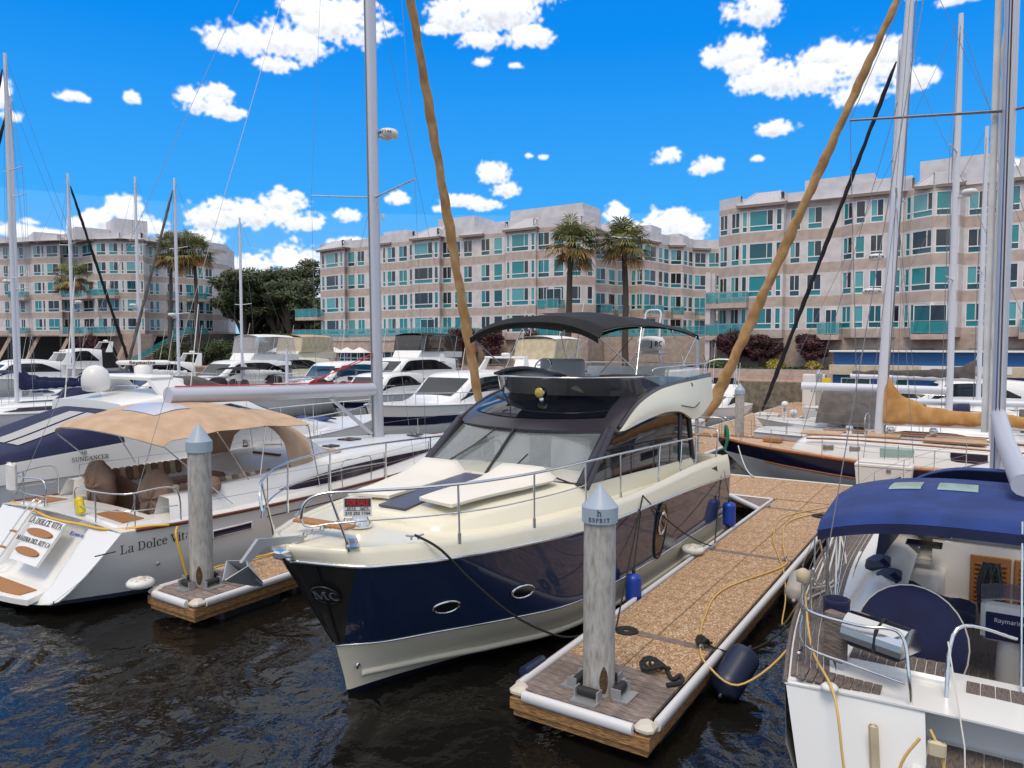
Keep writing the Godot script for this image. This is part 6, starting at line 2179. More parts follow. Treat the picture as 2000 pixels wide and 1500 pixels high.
		rail(o, "gate_hoop", [at_hull(rows[17][0] + Vector3(-0.06, 0.0, 0), s), at_hull(rows[17][0] + Vector3(-0.07, 0.62, 0), s), at_hull(rows[18][0] + Vector3(-0.07, 0.66, 0), s), at_hull(rows[19][0] + Vector3(-0.07, 0.62, 0), s), at_hull(rows[19][0] + Vector3(-0.06, 0.0, 0), s)], 0.013, "chrome", 20)
	# outboard bracket, horseshoe and throw bag on the stern rail
	st = sh()
	box(st, Vector3(-1.85, 2.05, -0.95), Vector3(0.34, 0.62, 0.12), 0.05)
	part(o, "horseshoe_buoy", st, "canvas_white")
	st = sh()
	box(st, Vector3(0.70, 1.72, -1.05), Vector3(0.20, 0.34, 0.12), 0.04, Basis(Vector3.BACK, 0.3))
	part(o, "throw_bag", st, "yellow")
	rail(o, "hose", [Vector3(-2.1, 1.47, -1.05), Vector3(-1.2, 1.46, -1.0), Vector3(-0.2, 1.40, -0.92), Vector3(0.9, 1.42, -0.92), Vector3(1.9, 1.44, -0.97), Vector3(2.36, 1.46, -1.5), Vector3(2.5, 1.44, -1.75)], 0.024, "hose_yellow", 40)
	# mast, boom, rigging
	mast_of(o, Vector3(0, 2.0, -10.1), Vector3(0, 22.4, -9.8), 0.24, 0.40, "alloy")
	rail(o, "mast_track", [Vector3(-0.02, 2.1, -9.88), Vector3(-0.02, 22, -9.6)], 0.02, "wire")
	st = sh()
	tube(st, [Vector3(0, 3.52, -9.85), Vector3(0, 3.60, -6.5), Vector3(0, 3.70, -3.35)], 0.19, 16)
	part(o, "boom", st, "alloy")
	rail(o, "boom_vang", [Vector3(0, 2.2, -9.8), Vector3(0, 3.36, -8.2)], 0.055, "alloy")
	rail(o, "boom_line", [Vector3(0.05, 3.74, -9.7), Vector3(0.05, 3.82, -6.5), Vector3(0.05, 3.9, -3.5)], 0.015, "red")
	rail(o, "boom_line", [Vector3(0.02, 4.6, -9.9), Vector3(0.04, 3.85, -7.6)], 0.014, "red")
	rail(o, "boom_line", [Vector3(0.02, 4.5, -9.9), Vector3(0.04, 3.83, -7.4)], 0.012, "red")
	for k in 3: wire(o, Vector3(0, 3.5, -5.4 - k * 0.9), Vector3(0.1 * k, 2.2, -5.6 - k * 0.8), 0.008, "rope_white", "mainsheet")
	for y in [9.2, 15.5]:
		for s in [1.0, -1.0]:
			st = sh()
			tube(st, [Vector3(0.1 * s, y, -10.0), Vector3((2.05 if y < 10 else 1.5) * s, y + 0.18, -9.45)], 0.05, 6, 0.035, true, 0.5)
			part(o, "spreader", st, "alloy")
	for s in [1.0, -1.0]:
		wire(o, Vector3(2.2 * s, 1.5, -9.7), Vector3(2.05 * s, 9.38, -9.45), 0.007)
		wire(o, Vector3(2.05 * s, 9.38, -9.45), Vector3(1.5 * s, 15.68, -9.45), 0.006)
		wire(o, Vector3(1.5 * s, 15.68, -9.45), Vector3(0, 22.2, -9.8), 0.006)
		wire(o, Vector3(2.1 * s, 1.5, -9.3), Vector3(0.1 * s, 9.1, -10.0), 0.006)
		wire(o, Vector3(2.2 * s, 1.45, -1.1), Vector3(0, 22.3, -9.7), 0.006)
	furled(o, Vector3(0, 2.25, -15.5), Vector3(0, 21.3, -10.1), 0.17, 0.10, "furl_tan", 3)
	wire(o, Vector3(0.1, 2.1, -14.6), Vector3(0.03, 15.4, -10.1), 0.007)
	radome(o, Vector3(0.05, 11.05, -10.6), 0.30, 0.26, "Raymarine", -0.1)
	st = sh()
	box(st, Vector3(0.03, 11.03, -10.4), Vector3(0.2, 0.05, 0.5))
	part(o, "radar_bracket", st, "alloy")
	st = sh()
	lathe(st, [[0.05, 0.0], [0.06, 0.12], [0.02, 0.16]], 8, Transform3D(Basis(), Vector3(0.02, 8.6, -10.35)))
	part(o, "deck_light", st, "plastic_white")

func right_sloop() -> void:
	var o := thing("sailing_yacht", "white sloop in the right foreground with blue bimini and grey teak decks", "sailboat", Vector3(0.2, 0, -7.7))
	var keys := [
		[Vector3(1.86, 1.27, 0.15), Vector3(1.82, 0.7, 0.05), Vector3(1.60, 0.15, -0.05), Vector3(1.3, 0.0, -0.05), Vector3(0, -0.1, 0)],
		[Vector3(2.16, 1.32, 2.2), Vector3(2.14, 0.75, 2.2), Vector3(2.0, 0.15, 2.2), Vector3(1.7, -0.05, 2.2), Vector3(0, -0.4, 2.2)],
		[Vector3(2.36, 1.36, 5.5), Vector3(2.32, 0.8, 5.5), Vector3(2.2, 0.15, 5.5), Vector3(1.9, -0.05, 5.5), Vector3(0, -0.6, 5.5)],
		[Vector3(2.15, 1.46, 9.5), Vector3(2.05, 0.8, 9.4), Vector3(1.8, 0.15, 9.3), Vector3(1.5, -0.05, 9.3), Vector3(0, -0.6, 9.3)],
		[Vector3(1.2, 1.62, 12.6), Vector3(1.0, 0.8, 12.4), Vector3(0.7, 0.15, 12.2), Vector3(0.5, -0.05, 12.1), Vector3(0, -0.4, 12)],
		[Vector3(0.05, 1.8, 14.6), Vector3(0.04, 0.9, 14.3), Vector3(0.02, 0.2, 14.0), Vector3(0.01, -0.05, 13.9), Vector3(0, -0.2, 13.8)]]
	var rows := sloop_hull(o, keys, "gelcoat", "boot", "gelcoat", 40, 0.06, [1.15, 5.5, 1.12, 0.84])
	var st := sh()
	# transom with a stepped opening amidships
	for seg in [[-1.86, -0.58], [0.95, 1.86]]:
		st = sh()
		sheet(st, grid(6, 6, func(u: float, v: float) -> Vector3:
			var x := lerpf(seg[0], seg[1], u)
			return Vector3(x * lerpf(0.86, 1.0, v), lerpf(0.1, 1.31, v), lerpf(0.10, -0.17, v) + 0.12 * (1.0 - x * x / 3.5) * (1.0 - v))), 0.05)
		part(o, "transom", st, "gelcoat")
	st = sh()
	box(st, Vector3(0.15, 0.50, -0.28), Vector3(1.7, 0.7, 0.8), 0.04)
	part(o, "swim_step", st, "gelcoat")
	for k in 9:
		st = sh()
		box(st, Vector3(-0.48 + k * 0.155, 0.862, -0.24), Vector3(0.145, 0.02, 0.62), 0.004)
		part(o, "step_slat", st, "old_teak")
	st = sh()
	box(st, Vector3(0.15, 1.0, -0.70), Vector3(1.7, 0.6, 0.08), 0.02)
	part(o, "step_riser", st, "gelcoat")
	st = sh()
	box(st, Vector3(0.2, 1.30, -0.85), Vector3(1.75, 0.12, 0.38), 0.03)
	part(o, "helm_seat", st, "gelcoat")
	for k in 7:
		st = sh()
		box(st, Vector3(-0.2 + k * 0.125, 1.372, -0.85), Vector3(0.115, 0.02, 0.27), 0.004)
		part(o, "seat_slat", st, "old_teak")
	# quarter deck pads of slats, hawse and light on the port quarter
	for k in 9:
		st = sh()
		box(st, Vector3(-1.72 + k * 0.088, 1.345, -0.36 + 0.0), Vector3(0.08, 0.02, 0.34 - 0.016 * k), 0.003)
		part(o, "quarter_slat", st, "old_teak")
	for k in 10:
		st = sh()
		box(st, Vector3(-1.30 + k * 0.09, 1.43, -1.02), Vector3(0.08, 0.02, 0.36), 0.003)
		part(o, "quarter_slat", st, "old_teak")
	st = sh()
	box(st, Vector3(-0.88, 1.37, -1.02), Vector3(0.98, 0.11, 0.44), 0.03)
	part(o, "quarter_box", st, "gelcoat")
	st = sh()
	lathe(st, [[0.07, 0.0], [0.09, 0.03], [0.06, 0.06], [0.02, 0.065]], 12, Transform3D(Basis(), Vector3(-1.42, 1.33, -0.12)))
	part(o, "deck_plate", st, "plastic_white")
	st = sh()
	box(st, Vector3(-0.98, 0.80, 0.02), Vector3(0.09, 0.72, 0.05), 0.03, Basis(Vector3.BACK, 0.06))
	part(o, "rubbing_pad", st, "canvas_beige")
	st = sh()
	box(st, Vector3(-1.82, 1.42, -0.72), Vector3(0.05, 0.06, 0.2), 0.02)
	part(o, "fairlead", st, "chrome")
	# laid decks: planks from quarter to bow on each side
	var deck_seg := 14
	for s in [-1.0, 1.0]:
		for k in 9:
			st = sh()
			var g := []
			for i in 25:
				var f := 1.0 + i * 1.25
				var a: Array = rows[int(f)]
				var b: Array = rows[int(f) + 1]
				var p: Vector3 = (a[0] as Vector3).lerp(b[0], f - int(f))
				var x0 := p.x - 0.05 - k * 0.066
				g.append([Vector3(x0 * s, p.y + 0.030, -p.z), Vector3((x0 - 0.058) * s, p.y + 0.034, -p.z)])
			sheet(st, g, 0.012)
			part(o, "deck_plank", st, "old_teak")
	for s in [1.0, -1.0]:
		var l := []
		for r in rows: l.append(at_hull(r[0] + Vector3(0, 0.025, 0), s))
		rail(o, "toe_rail", l, 0.028, "old_teak")
	# cockpit well and coamings
	for s in [1.0, -1.0]:
		st = sh()
		sheet(st, grid(14, 5, func(u: float, v: float) -> Vector3:
			var x := lerpf(1.62, 1.0, v)
			var y := 1.36 + 0.40 * sin(PI * clampf(v * 0.8, 0, 1)) * smoothstep(-0.05, 0.25, u)
			return Vector3(x * s, y, -lerpf(1.6, 6.6, u))), 0.04)
		part(o, "coaming", st, "gelcoat")
		st = sh()
		box(st, Vector3(0.90 * s, 1.12, -4.25), Vector3(0.58, 0.5, 2.4), 0.05)
		part(o, "cockpit_seat", st, "gelcoat")
	st = sh()
	box(st, Vector3(0, 0.86, -3.2), Vector3(2.2, 0.06, 4.9))
	part(o, "cockpit_floor", st, "gelcoat")
	for k in 13:
		st = sh()
		box(st, Vector3(-0.58 + k * 0.095, 0.90, -3.3), Vector3(0.087, 0.02, 4.2), 0.003)
		part(o, "floor_slat", st, "old_teak")
	st = sh()
	box(st, Vector3(0.15, 1.2, -5.5), Vector3(1.9, 1.1, 0.1))
	part(o, "cabin_bulkhead", st, "gelcoat")
	for k in [-0.28, 0.28]:
		st = sh()
		box(st, Vector3(0.25 + k, 1.22, -5.42), Vector3(0.52, 0.80, 0.05), 0.01)
		var dr := part(o, "cabin_door", st, "teak")
		for j in 9:
			st = sh()
			box(st, Vector3(0.25 + k, 0.93 + j * 0.070, -5.39), Vector3(0.40, 0.03, 0.03), 0.0, Basis(Vector3.RIGHT, 0.5))
			part(dr, "louvre", st, "varnish")
	st = sh()
	box(st, Vector3(-0.9, 1.76, -5.1), Vector3(0.5, 0.03, 0.36), 0.03)
	part(o, "hatch", st, "dark_glass")
	st = sh()
	tube(st, [Vector3(-0.82, 1.7, -6.0), Vector3(-0.80, 2.45, -6.1)], 0.22, 12)
	part(o, "sail_bag", st, "furl_tan")
	# navy wheel cover
	for x in [-0.82, 1.0]:
		st = sh()
		var rings := []
		for k in [[0.02, 0.11], [0.52, 0.09], [0.60, 0.03], [0.60, -0.03], [0.52, -0.08], [0.02, -0.09]]:
			var ring := []
			for a in 28:
				var an := TAU * a / 28
				ring.append(Vector3(x + cos(an) * k[0] * 0.95, 1.42 + sin(an) * k[0] * 1.04 - 0.10 * maxf(0.0, -sin(an)) * k[0], -1.75 + k[1] + sin(an) * k[0] * -0.12))
			rings.append(ring)
		loft(st, rings, true)
		var wc := part(o, "wheel_cover", st, "canvas_navy")
		st = sh()
		var hem := []
		for a in 29:
			var an := TAU * a / 28
			hem.append(Vector3(x + cos(an) * 0.575, 1.42 + sin(an) * 0.63 - 0.06 * maxf(0.0, -sin(an)), -1.75 + 0.03 - sin(an) * 0.07))
		tube(st, hem, 0.009, 5)
		part(wc, "piping", st, "rope_white")
	# barbecue on the pushpit
	var bb := Basis(Vector3.UP, -0.42)
	st = sh()
	var arc := []
	for k in 11: arc.append(Vector2(0.19 * cos(PI * k / 10), 0.20 * sin(PI * k / 10)))
	prism(st, arc + [Vector2(-0.19, -0.06), Vector2(0.19, -0.06)], 0.64, Transform3D(bb * Basis(Vector3(0, 0, 1), Vector3.UP, Vector3(-1, 0, 0)), Vector3(-1.02, 1.80, -0.55) + bb * Vector3(0.32, 0, 0)))
	part(o, "barbecue", st, "chrome")
	st = sh()
	box(st, Vector3(-1.02, 1.72, -0.55), Vector3(0.56, 0.10, 0.30), 0.02, bb)
	part(o, "barbecue_tray", st, "black")
	st = sh()
	tube(st, [Vector3(-0.98, 1.72, -0.53) + bb * Vector3(0, 0, 0.2), Vector3(-0.98, 1.93, -0.53) + bb * Vector3(0, 0, 0.16), Vector3(-0.98, 2.02, -0.53), Vector3(-0.98, 1.93, -0.53) - bb * Vector3(0, 0, 0.16)], 0.016, 5)
	part(o, "barbecue_strap", st, "rope_black")
	st = sh()
	box(st, Vector3(-1.46, 1.68, -0.70), Vector3(0.22, 0.52, 0.12), 0.01, bb)
	part(o, "engine_bracket", st, "grey_wood1")
	# chartplotter pod
	st = sh()
	box(st, Vector3(0.16, 1.62, -2.35), Vector3(0.62, 0.44, 0.16), 0.04, Basis(Vector3.RIGHT, -0.2))
	var pod := part(o, "instrument_pod", st, "plastic_white")
	st = sh()
	box(st, Vector3(0.13, 1.59, -2.25), Vector3(0.46, 0.30, 0.03), 0.01, Basis(Vector3.RIGHT, -0.2))
	part(pod, "screen_cover", st, "canvas_navy")
	text(pod, "lettering", "Raymarine", 0.045, Vector3(0.13, 1.66, -2.245), Basis(Vector3.RIGHT, -0.2), "plastic_white")
	st = sh()
	tube(st, [Vector3(0.15, 0.9, -2.45), Vector3(0.15, 1.45, -2.38)], 0.15, 12, 0.12)
	part(o, "pedestal", st, "plastic_white")
	st = sh()
	sheet(st, grid(6, 6, func(u: float, v: float) -> Vector3: return Vector3(lerpf(-0.15, 0.5, u), 1.86 + 0.06 * sin(PI * u), -lerpf(2.3, 2.95, v))), 0.02)
	part(o, "binnacle_cover", st, "vinyl")
	# canvas bag, rope hank, cushions, folded cover
	st = sh()
	lathe(st, [[0.12, 0.0], [0.14, 0.05], [0.14, 0.26], [0.145, 0.30], [0.12, 0.30], [0.11, 0.1]], 14, Transform3D(Basis(), Vector3(-1.52, 1.66, -1.1)))
	part(o, "cockpit_bag", st, "canvas_navy")
	st = sh()
	for k in 7:
		var a := Vector3(-0.12 + k * 0.028, 1.82, -4.25 + 0.02 * (k % 3))
		tube(st, curve([a, a + Vector3(-0.07, -0.3, 0.05), a + Vector3(-0.02, -0.72 - 0.03 * (k % 3), 0.08), a + Vector3(0.05, -0.4, 0.04), a + Vector3(0.01, 0.0, 0.0)], 16), 0.016, 5)
	part(o, "rope_hank", st, "rope_fleck")
	for q in [[-1.35, 1.82, -3.4], [-1.18, 1.76, -3.0]]:
		st = sh()
		box(st, Vector3(q[0], q[1], q[2]), Vector3(0.32, 0.16, 0.30), 0.06, Basis(Vector3(1, 0, 1).normalized(), 0.4))
		part(o, "cushion", st, "fender_navy")
	canopy(o, "folded_cover", "canvas_navy", func(u: float, v: float) -> Vector3: return Vector3(lerpf(-1.1, -0.2, u), 1.60 + 0.08 * sin(u * 9.0) * sin(v * 7.0) - 0.2 * u, -lerpf(2.7, 3.5, v)), 10, 8, 0.05)
	for s in [1.0, -1.0]:
		st = sh()
		lathe(st, [[0.12, 0.0], [0.10, 0.06], [0.085, 0.15], [0.11, 0.2], [0.03, 0.22]], 14, Transform3D(Basis(), Vector3(0.62 * s, 1.76, -5.8)))
		part(o, "winch", st, "chrome")
	# bimini, then the higher sprayhood ahead of it
	var bim := func(u: float, v: float) -> Vector3:
		var x := lerpf(-1.78, 1.78, v)
		var a := 1.0 - pow(absf(v * 2 - 1), 3.0)
		return Vector3(x, 2.72 + 0.22 * a + 0.10 * sin(PI * u) - 0.025 * absf(sin(PI * u * 2.0)) - 0.08 * smoothstep(0.06, 0.0, u), -lerpf(1.35, 4.2, u))
	canopy(o, "bimini_top", "canvas_blue", bim, 20, 20)
	canopy(o, "bimini_valance", "canvas_navy", func(u: float, v: float) -> Vector3: return bim.call(0.0, v) + Vector3(0, -0.10 * u, 0.012), 2, 20)
	for q in [[0.17, 0.27], [0.32, 0.44]]:
		st = sh()
		sheet(st, grid(10, 10, func(u: float, v: float) -> Vector3: return bim.call(lerpf(0.45, 0.72, u), lerpf(q[0], q[1], v)) + Vector3(0, 0.02, 0)), 0.003)
		part(o, "bimini_window", st, "vinyl_teal")
	for u in [0.01, 0.5, 0.99]:
		var h := []
		for k in 17: h.append(bim.call(u, k / 16.0) + Vector3(0, -0.03, 0))
		rail(o, "bimini_hoop", h, 0.014)
		for s in [0.0, 1.0]: rail(o, "bimini_leg", [bim.call(u, s), Vector3(1.72 * (s * 2 - 1), 1.4, -2.3)], 0.014)
	rail(o, "bimini_leg", [Vector3(0.18, 3.0, -1.4), Vector3(0.20, 1.35, -1.0)], 0.012)
	canopy(o, "sprayhood", "canvas_blue", func(u: float, v: float) -> Vector3:
		var x := lerpf(-1.0, 1.0, v)
		return Vector3(x * lerpf(1.5, 1.35, u), 1.75 + lerpf(1.22, 0.25, smoothstep(0.1, 1.0, u)) * pow(1.0 - pow(absf(x), 3.0), 0.5), -(5.0 + 2.6 * u)), 10, 18)
	canopy(o, "side_curtain", "canvas_navy", func(u: float, v: float) -> Vector3: return Vector3(-1.40 + 0.14 * u, lerpf(1.72, 2.72, v), -lerpf(4.9 - 1.4 * (1 - v), 5.4, u)), 4, 4)
	trunk(o, [[6.4, 1.55, 1.4, 1.9], [8.5, 1.35, 1.45, 1.92], [10.5, 1.0, 1.55, 1.85], [12.0, 0.5, 1.62, 1.72]], "gelcoat")
	# rails: pushpit tubes and white-covered lifelines
	rail(o, "pushpit", [Vector3(-0.70, 1.32, -0.2), Vector3(-0.72, 1.62, -0.15), Vector3(-0.82, 1.98, -0.30), Vector3(-1.2, 2.0, -0.25), Vector3(-1.72, 2.0, -0.45), Vector3(-1.88, 2.0, -1.2), Vector3(-1.95, 2.0, -1.9)], 0.017, "chrome", 34)
	rail(o, "pushpit", [Vector3(-0.75, 1.55, -0.15), Vector3(-1.2, 1.58, -0.25), Vector3(-1.74, 1.60, -0.48), Vector3(-1.92, 1.62, -1.3)], 0.014, "chrome", 20)
	for q in [[-1.74, -0.46], [-1.90, -1.3], [-1.95, -1.9]]: rail(o, "pushpit_post", [Vector3(q[0] + 0.02, 1.34, q[1]), Vector3(q[0], 2.0, q[1])], 0.014)
	rail(o, "flag_staff", [Vector3(-1.72, 1.5, -1.7), Vector3(-1.70, 2.7, -1.55)], 0.02, "steel")
	st = sh()
	lathe(st, [[0.03, 0.0], [0.075, 0.02], [0.08, 0.14], [0.03, 0.17]], 12, Transform3D(Basis(), Vector3(-1.93, 2.0, -1.35)))
	part(o, "man_overboard_light", st, "canvas_beige")
	var ps := []
	for i in [8, 12, 16, 20, 24, 28, 32, 36]: ps.append(at_hull(rows[i][0] + Vector3(-0.06, 0.66, 0), -1.0))
	fan_rail(o, ps, 0.0)
	for k in 4:
		rail(o, "cockpit_tube", [at_hull(rows[9][0] + Vector3(-0.1 - 0.02 * k, 0.1 + 0.14 * k, 0), -1.0), at_hull(rows[13][0] + Vector3(-0.45 + 0.1 * k, 0.02, -0.2 * k), -1.0), at_hull(rows[17][0] + Vector3(-0.1, 0.1 + 0.12 * k, 0.3), -1.0)], 0.016, "rope_white", 20)
	rail(o, "grab_bar", [Vector3(0.15, 1.9, -1.0), Vector3(-0.35, 1.98, -0.75), Vector3(-0.42, 1.3, -0.5)], 0.02, "chrome", 14)
	rail(o, "cord", [Vector3(-1.9, 1.95, -1.3), Vector3(-1.7, 1.5, -0.7), Vector3(-1.35, 1.36, 0.05), Vector3(-1.2, 0.7, 0.28), Vector3(-1.0, 0.05, 0.35)], 0.013, "cord_yellow", 30)
	rail(o, "cord_loop", [Vector3(-0.60, 1.2, 0.16), Vector3(-0.75, 0.9, 0.22), Vector3(-0.74, 0.4, 0.24), Vector3(-0.55, 0.1, 0.24), Vector3(-0.42, 0.5, 0.22), Vector3(-0.40, 1.0, 0.18), Vector3(-0.52, 1.28, 0.10)], 0.014, "cord_yellow", 34)
	st = sh()
	box(st, Vector3(-0.46, 1.16, 0.20), Vector3(0.15, 0.15, 0.06), 0.02)
	part(o, "stern_light", st, "canvas_beige")
	rail(o, "hoist_line", [Vector3(-0.42, 1.9, -0.55), Vector3(-0.25, 1.2, 0.1), Vector3(-0.2, 0.2, 0.35)], 0.007, "rope_white")
	# spars
	mast_of(o, Vector3(0.05, 1.85, -8.4), Vector3(0.05, 21.5, -8.1), 0.22, 0.34, "alloy")
	rail(o, "mast_track", [Vector3(0.03, 2.2, -8.22), Vector3(0.03, 21, -7.95)], 0.018, "wire")
	rail(o, "furled_main", [Vector3(-0.16, 3.2, -8.5), Vector3(-0.16, 9.0, -8.4), Vector3(-0.14, 21.0, -8.2)], 0.06, "canvas_white", 20)
	st = sh()
	tube(st, [Vector3(0.05, 3.55, -8.2), Vector3(0.12, 3.30, -5.8), Vector3(0.22, 3.22, -2.4)], 0.13, 12)
	part(o, "boom", st, "alloy")
	rail(o, "vang", [Vector3(0.05, 2.3, -8.2), Vector3(0.1, 3.2, -6.9)], 0.05, "alloy")
	for s in [1.0, -1.0]:
		st = sh()
		tube(st, [Vector3(0.05, 9.0, -8.3), Vector3(2.5 * s, 9.15, -7.9)], 0.05, 6, 0.04, true, 0.5)
		part(o, "spreader", st, "wire")
		wire(o, Vector3(2.2 * s, 1.5, -8.2), Vector3(2.5 * s, 9.15, -7.9), 0.007)
		wire(o, Vector3(2.5 * s, 9.15, -7.9), Vector3(0.05, 15.5, -8.2), 0.007)
		wire(o, Vector3(1.7 * s, 1.45, -0.6), Vector3(0.05, 21.3, -8.0), 0.006)
	radome(o, Vector3(0.05, 11.75, -8.8), 0.34, 0.30, "Raymarine", -0.5)
	st = sh()
	box(st, Vector3(0.05, 11.72, -8.6), Vector3(0.2, 0.05, 0.5))
	part(o, "radar_bracket", st, "alloy")
	for k in 4: rail(o, "halyard", [Vector3(0.0 + 0.03 * k, 2.0, -8.0 + 0.02 * k), Vector3(0.02 * k, 12.0, -8.0)], 0.008, ["fender_blue", "rope_white", "rope_black", "rope_white"][k])
	furled(o, Vector3(0.05, 2.1, -14.2), Vector3(0.05, 20.5, -8.4), 0.13, 0.08, "canvas_white", 5)
	# its fenders against the finger
	fender("grey fender with navy end squeezed between the near finger and the right sloop", Vector3(-2.75, 0.25, -13.6), 0.75, 0.19, "fender_grey", Basis(Vector3.RIGHT, -1.2))
	fender("large navy fender lying at the near finger's right edge", Vector3(-2.85, 0.12, -9.6), 0.80, 0.21, "fender_navy", Basis(Vector3(1, 0, 0.3).normalized(), -1.0))
	fender("pale fender hanging by the right sloop under its blue bimini", Vector3(-2.6, 0.7, -17.5), 0.7, 0.18, "fender_grey")

func ketch() -> void:
	# lies along the cross dock, bow to the left: local bow is turned to -x
	var o := thing("ketch", "classic white sailboat with navy stripe and varnished rail behind the cross dock", "sailboat", Vector3(-8.3, 0, -26.7), -PI / 2)
	# s runs aft from the stem
	var keys := [
		[Vector3(0.03, 1.50, 0.0), Vector3(0.025, 1.28, 0.12), Vector3(0.02, 1.0, 0.35), Vector3(0.02, 0.2, 1.3), Vector3(0, -0.2, 2.0)],
		[Vector3(0.75, 1.38, 1.2), Vector3(0.68, 1.16, 1.3), Vector3(0.58, 0.9, 1.5), Vector3(0.3, 0.15, 2.2), Vector3(0, -0.4, 2.6)],
		[Vector3(1.35, 1.26, 3.0), Vector3(1.31, 1.04, 3.0), Vector3(1.24, 0.78, 3.1), Vector3(0.9, 0.12, 3.4), Vector3(0, -0.5, 3.6)],
		[Vector3(1.72, 1.10, 6.0), Vector3(1.71, 0.88, 6.0), Vector3(1.68, 0.62, 6.0), Vector3(1.45, 0.08, 6.0), Vector3(0, -0.6, 6.0)],
		[Vector3(1.62, 1.06, 9.5), Vector3(1.62, 0.84, 9.5), Vector3(1.58, 0.58, 9.5), Vector3(1.3, 0.08, 9.4), Vector3(0, -0.5, 9.4)],
		[Vector3(0.95, 1.20, 12.6), Vector3(0.93, 0.98, 12.5), Vector3(0.85, 0.7, 12.4), Vector3(0.5, 0.25, 12.1), Vector3(0, 0.1, 12.0)]]
	var rows := spread(keys, 36)
	var st := sh()
	skin(st, rows, 2, 4)
	part(o, "topsides", st, "gelcoat")
	st = sh()
	skin(st, rows, 0, 2, 1, 36, [1.0, -1.0], 0.004)
	part(o, "navy_stripe", st, "navy_stripe")
	st = sh()
	var edge := []
	for r in rows: edge.append(r[0])
	deck_skin(st, edge, 0.08)
	part(o, "deck", st, "canvas_tan")
	for s in [1.0, -1.0]:
		for q in [[0, 0.0, 0.05, "varnish"], [2, 0.0, 0.03, "varnish"]]:
			var l := []
			for i in range(0 if q[0] == 0 else 10, 37): l.append(at_hull(rows[i][q[0]] + Vector3(0.015, 0.03 if q[0] == 0 else -0.02, 0), s))
			rail(o, "cap_rail" if q[0] == 0 else "guard_rail", l, q[2], q[3])
	trunk(o, [[2.9, 0.75, 1.25, 1.42], [3.4, 0.95, 1.22, 1.72], [5.0, 1.15, 1.15, 1.78], [7.5, 1.2, 1.1, 1.74], [9.6, 1.1, 1.08, 1.70]], "gelcoat", "house")
	for s in [1.0, -1.0]:
		rail(o, "house_trim", [Vector3(0.98 * s, 1.74, -3.4), Vector3(1.18 * s, 1.80, -5.0), Vector3(1.22 * s, 1.76, -7.5), Vector3(1.12 * s, 1.72, -9.6)], 0.03, "varnish", 16)
		for z in [4.1, 4.9]:
			st = sh()
			box(st, Vector3((1.085 + (z - 4.1) * 0.06) * s, 1.50, -z), Vector3(0.05, 0.17, 0.34), 0.04)
			part(o, "port_light", st, "steel")
		for q in [[6.1, 0.95, "vinyl_teal"], [8.0, 0.95, "violet_glass"]]:
			st = sh()
			box(st, Vector3(1.185 * s, 1.46, -q[0]), Vector3(0.05, 0.30, q[1]), 0.02)
			part(o, "house_window", st, q[2])
		rail(o, "grab_rail", [Vector3(0.85 * s, 1.86, -3.6), Vector3(0.95 * s, 1.90, -5.5), Vector3(0.95 * s, 1.88, -8.5)], 0.025, "varnish")
		var ps := []
		for i in [2, 7, 12, 17, 22, 27, 32]: ps.append(at_hull(rows[i][0] + Vector3(-0.05, 0.68, 0), s))
		fan_rail(o, ps, 0.0)
		rail(o, "pulpit", [at_hull(rows[5][0] + Vector3(-0.05, 0.0, 0), s), at_hull(rows[3][0] + Vector3(-0.04, 0.68, 0), s), Vector3(0.35 * s, 2.2, 0.35), Vector3(0.0, 2.25, 0.9)], 0.016, "chrome", 16)
	for k in [[3.7, 1.84, 0.5, 0.9], [5.6, 1.90, 0.6, 0.7], [7.6, 1.86, 0.9, 1.2]]:
		st = sh()
		box(st, Vector3(0, k[1], -k[0]), Vector3(k[2] * 1.6, 0.08, k[3] * 1.4), 0.03)
		part(o, "deck_pad", st, "canvas_tan")
	st = sh()
	box(st, Vector3(0, 1.50, 0.3), Vector3(0.34, 0.08, 1.5), 0.02)
	part(o, "bowsprit", st, "teak")
	for k in 3:
		st = sh()
		lathe(st, [[0.06, 0.0], [0.1, 0.12], [0.13, 0.25], [0.10, 0.33]], 10, Transform3D(Basis(), Vector3(0.3 - 0.3 * k, 1.84, -4.6 - k * 1.2)))
		part(o, "cowl_vent", st, "chrome")
	st = sh()
	box(st, Vector3(0, 1.5, -2.1), Vector3(0.5, 0.16, 0.6), 0.03)
	part(o, "fore_hatch", st, "teak")
	# spars and canvas
	mast_of(o, Vector3(0, 1.7, -5.45), Vector3(0, 17.5, -6.1), 0.22, 0.30, "mast_white")
	rail(o, "mast_track", [Vector3(0.0, 2.0, -5.62), Vector3(0, 16.8, -6.25)], 0.018, "wire")
	sail_cover(o, Vector3(0, 2.40, -5.6), Vector3(0, 2.50, -10.6), 1.15, "canvas_gold", 0.24)
	st = sh()
	tube(st, [Vector3(0, 2.30, -5.6), Vector3(0, 2.38, -10.8)], 0.09, 8)
	part(o, "boom", st, "mast_white")
	furled(o, Vector3(0, 2.0, 0.35), Vector3(0, 16.0, -5.75), 0.20, 0.10, "furl_tan", 8)
	wire(o, Vector3(0, 1.5, 1.0), Vector3(0, 1.98, 0.4), 0.012)
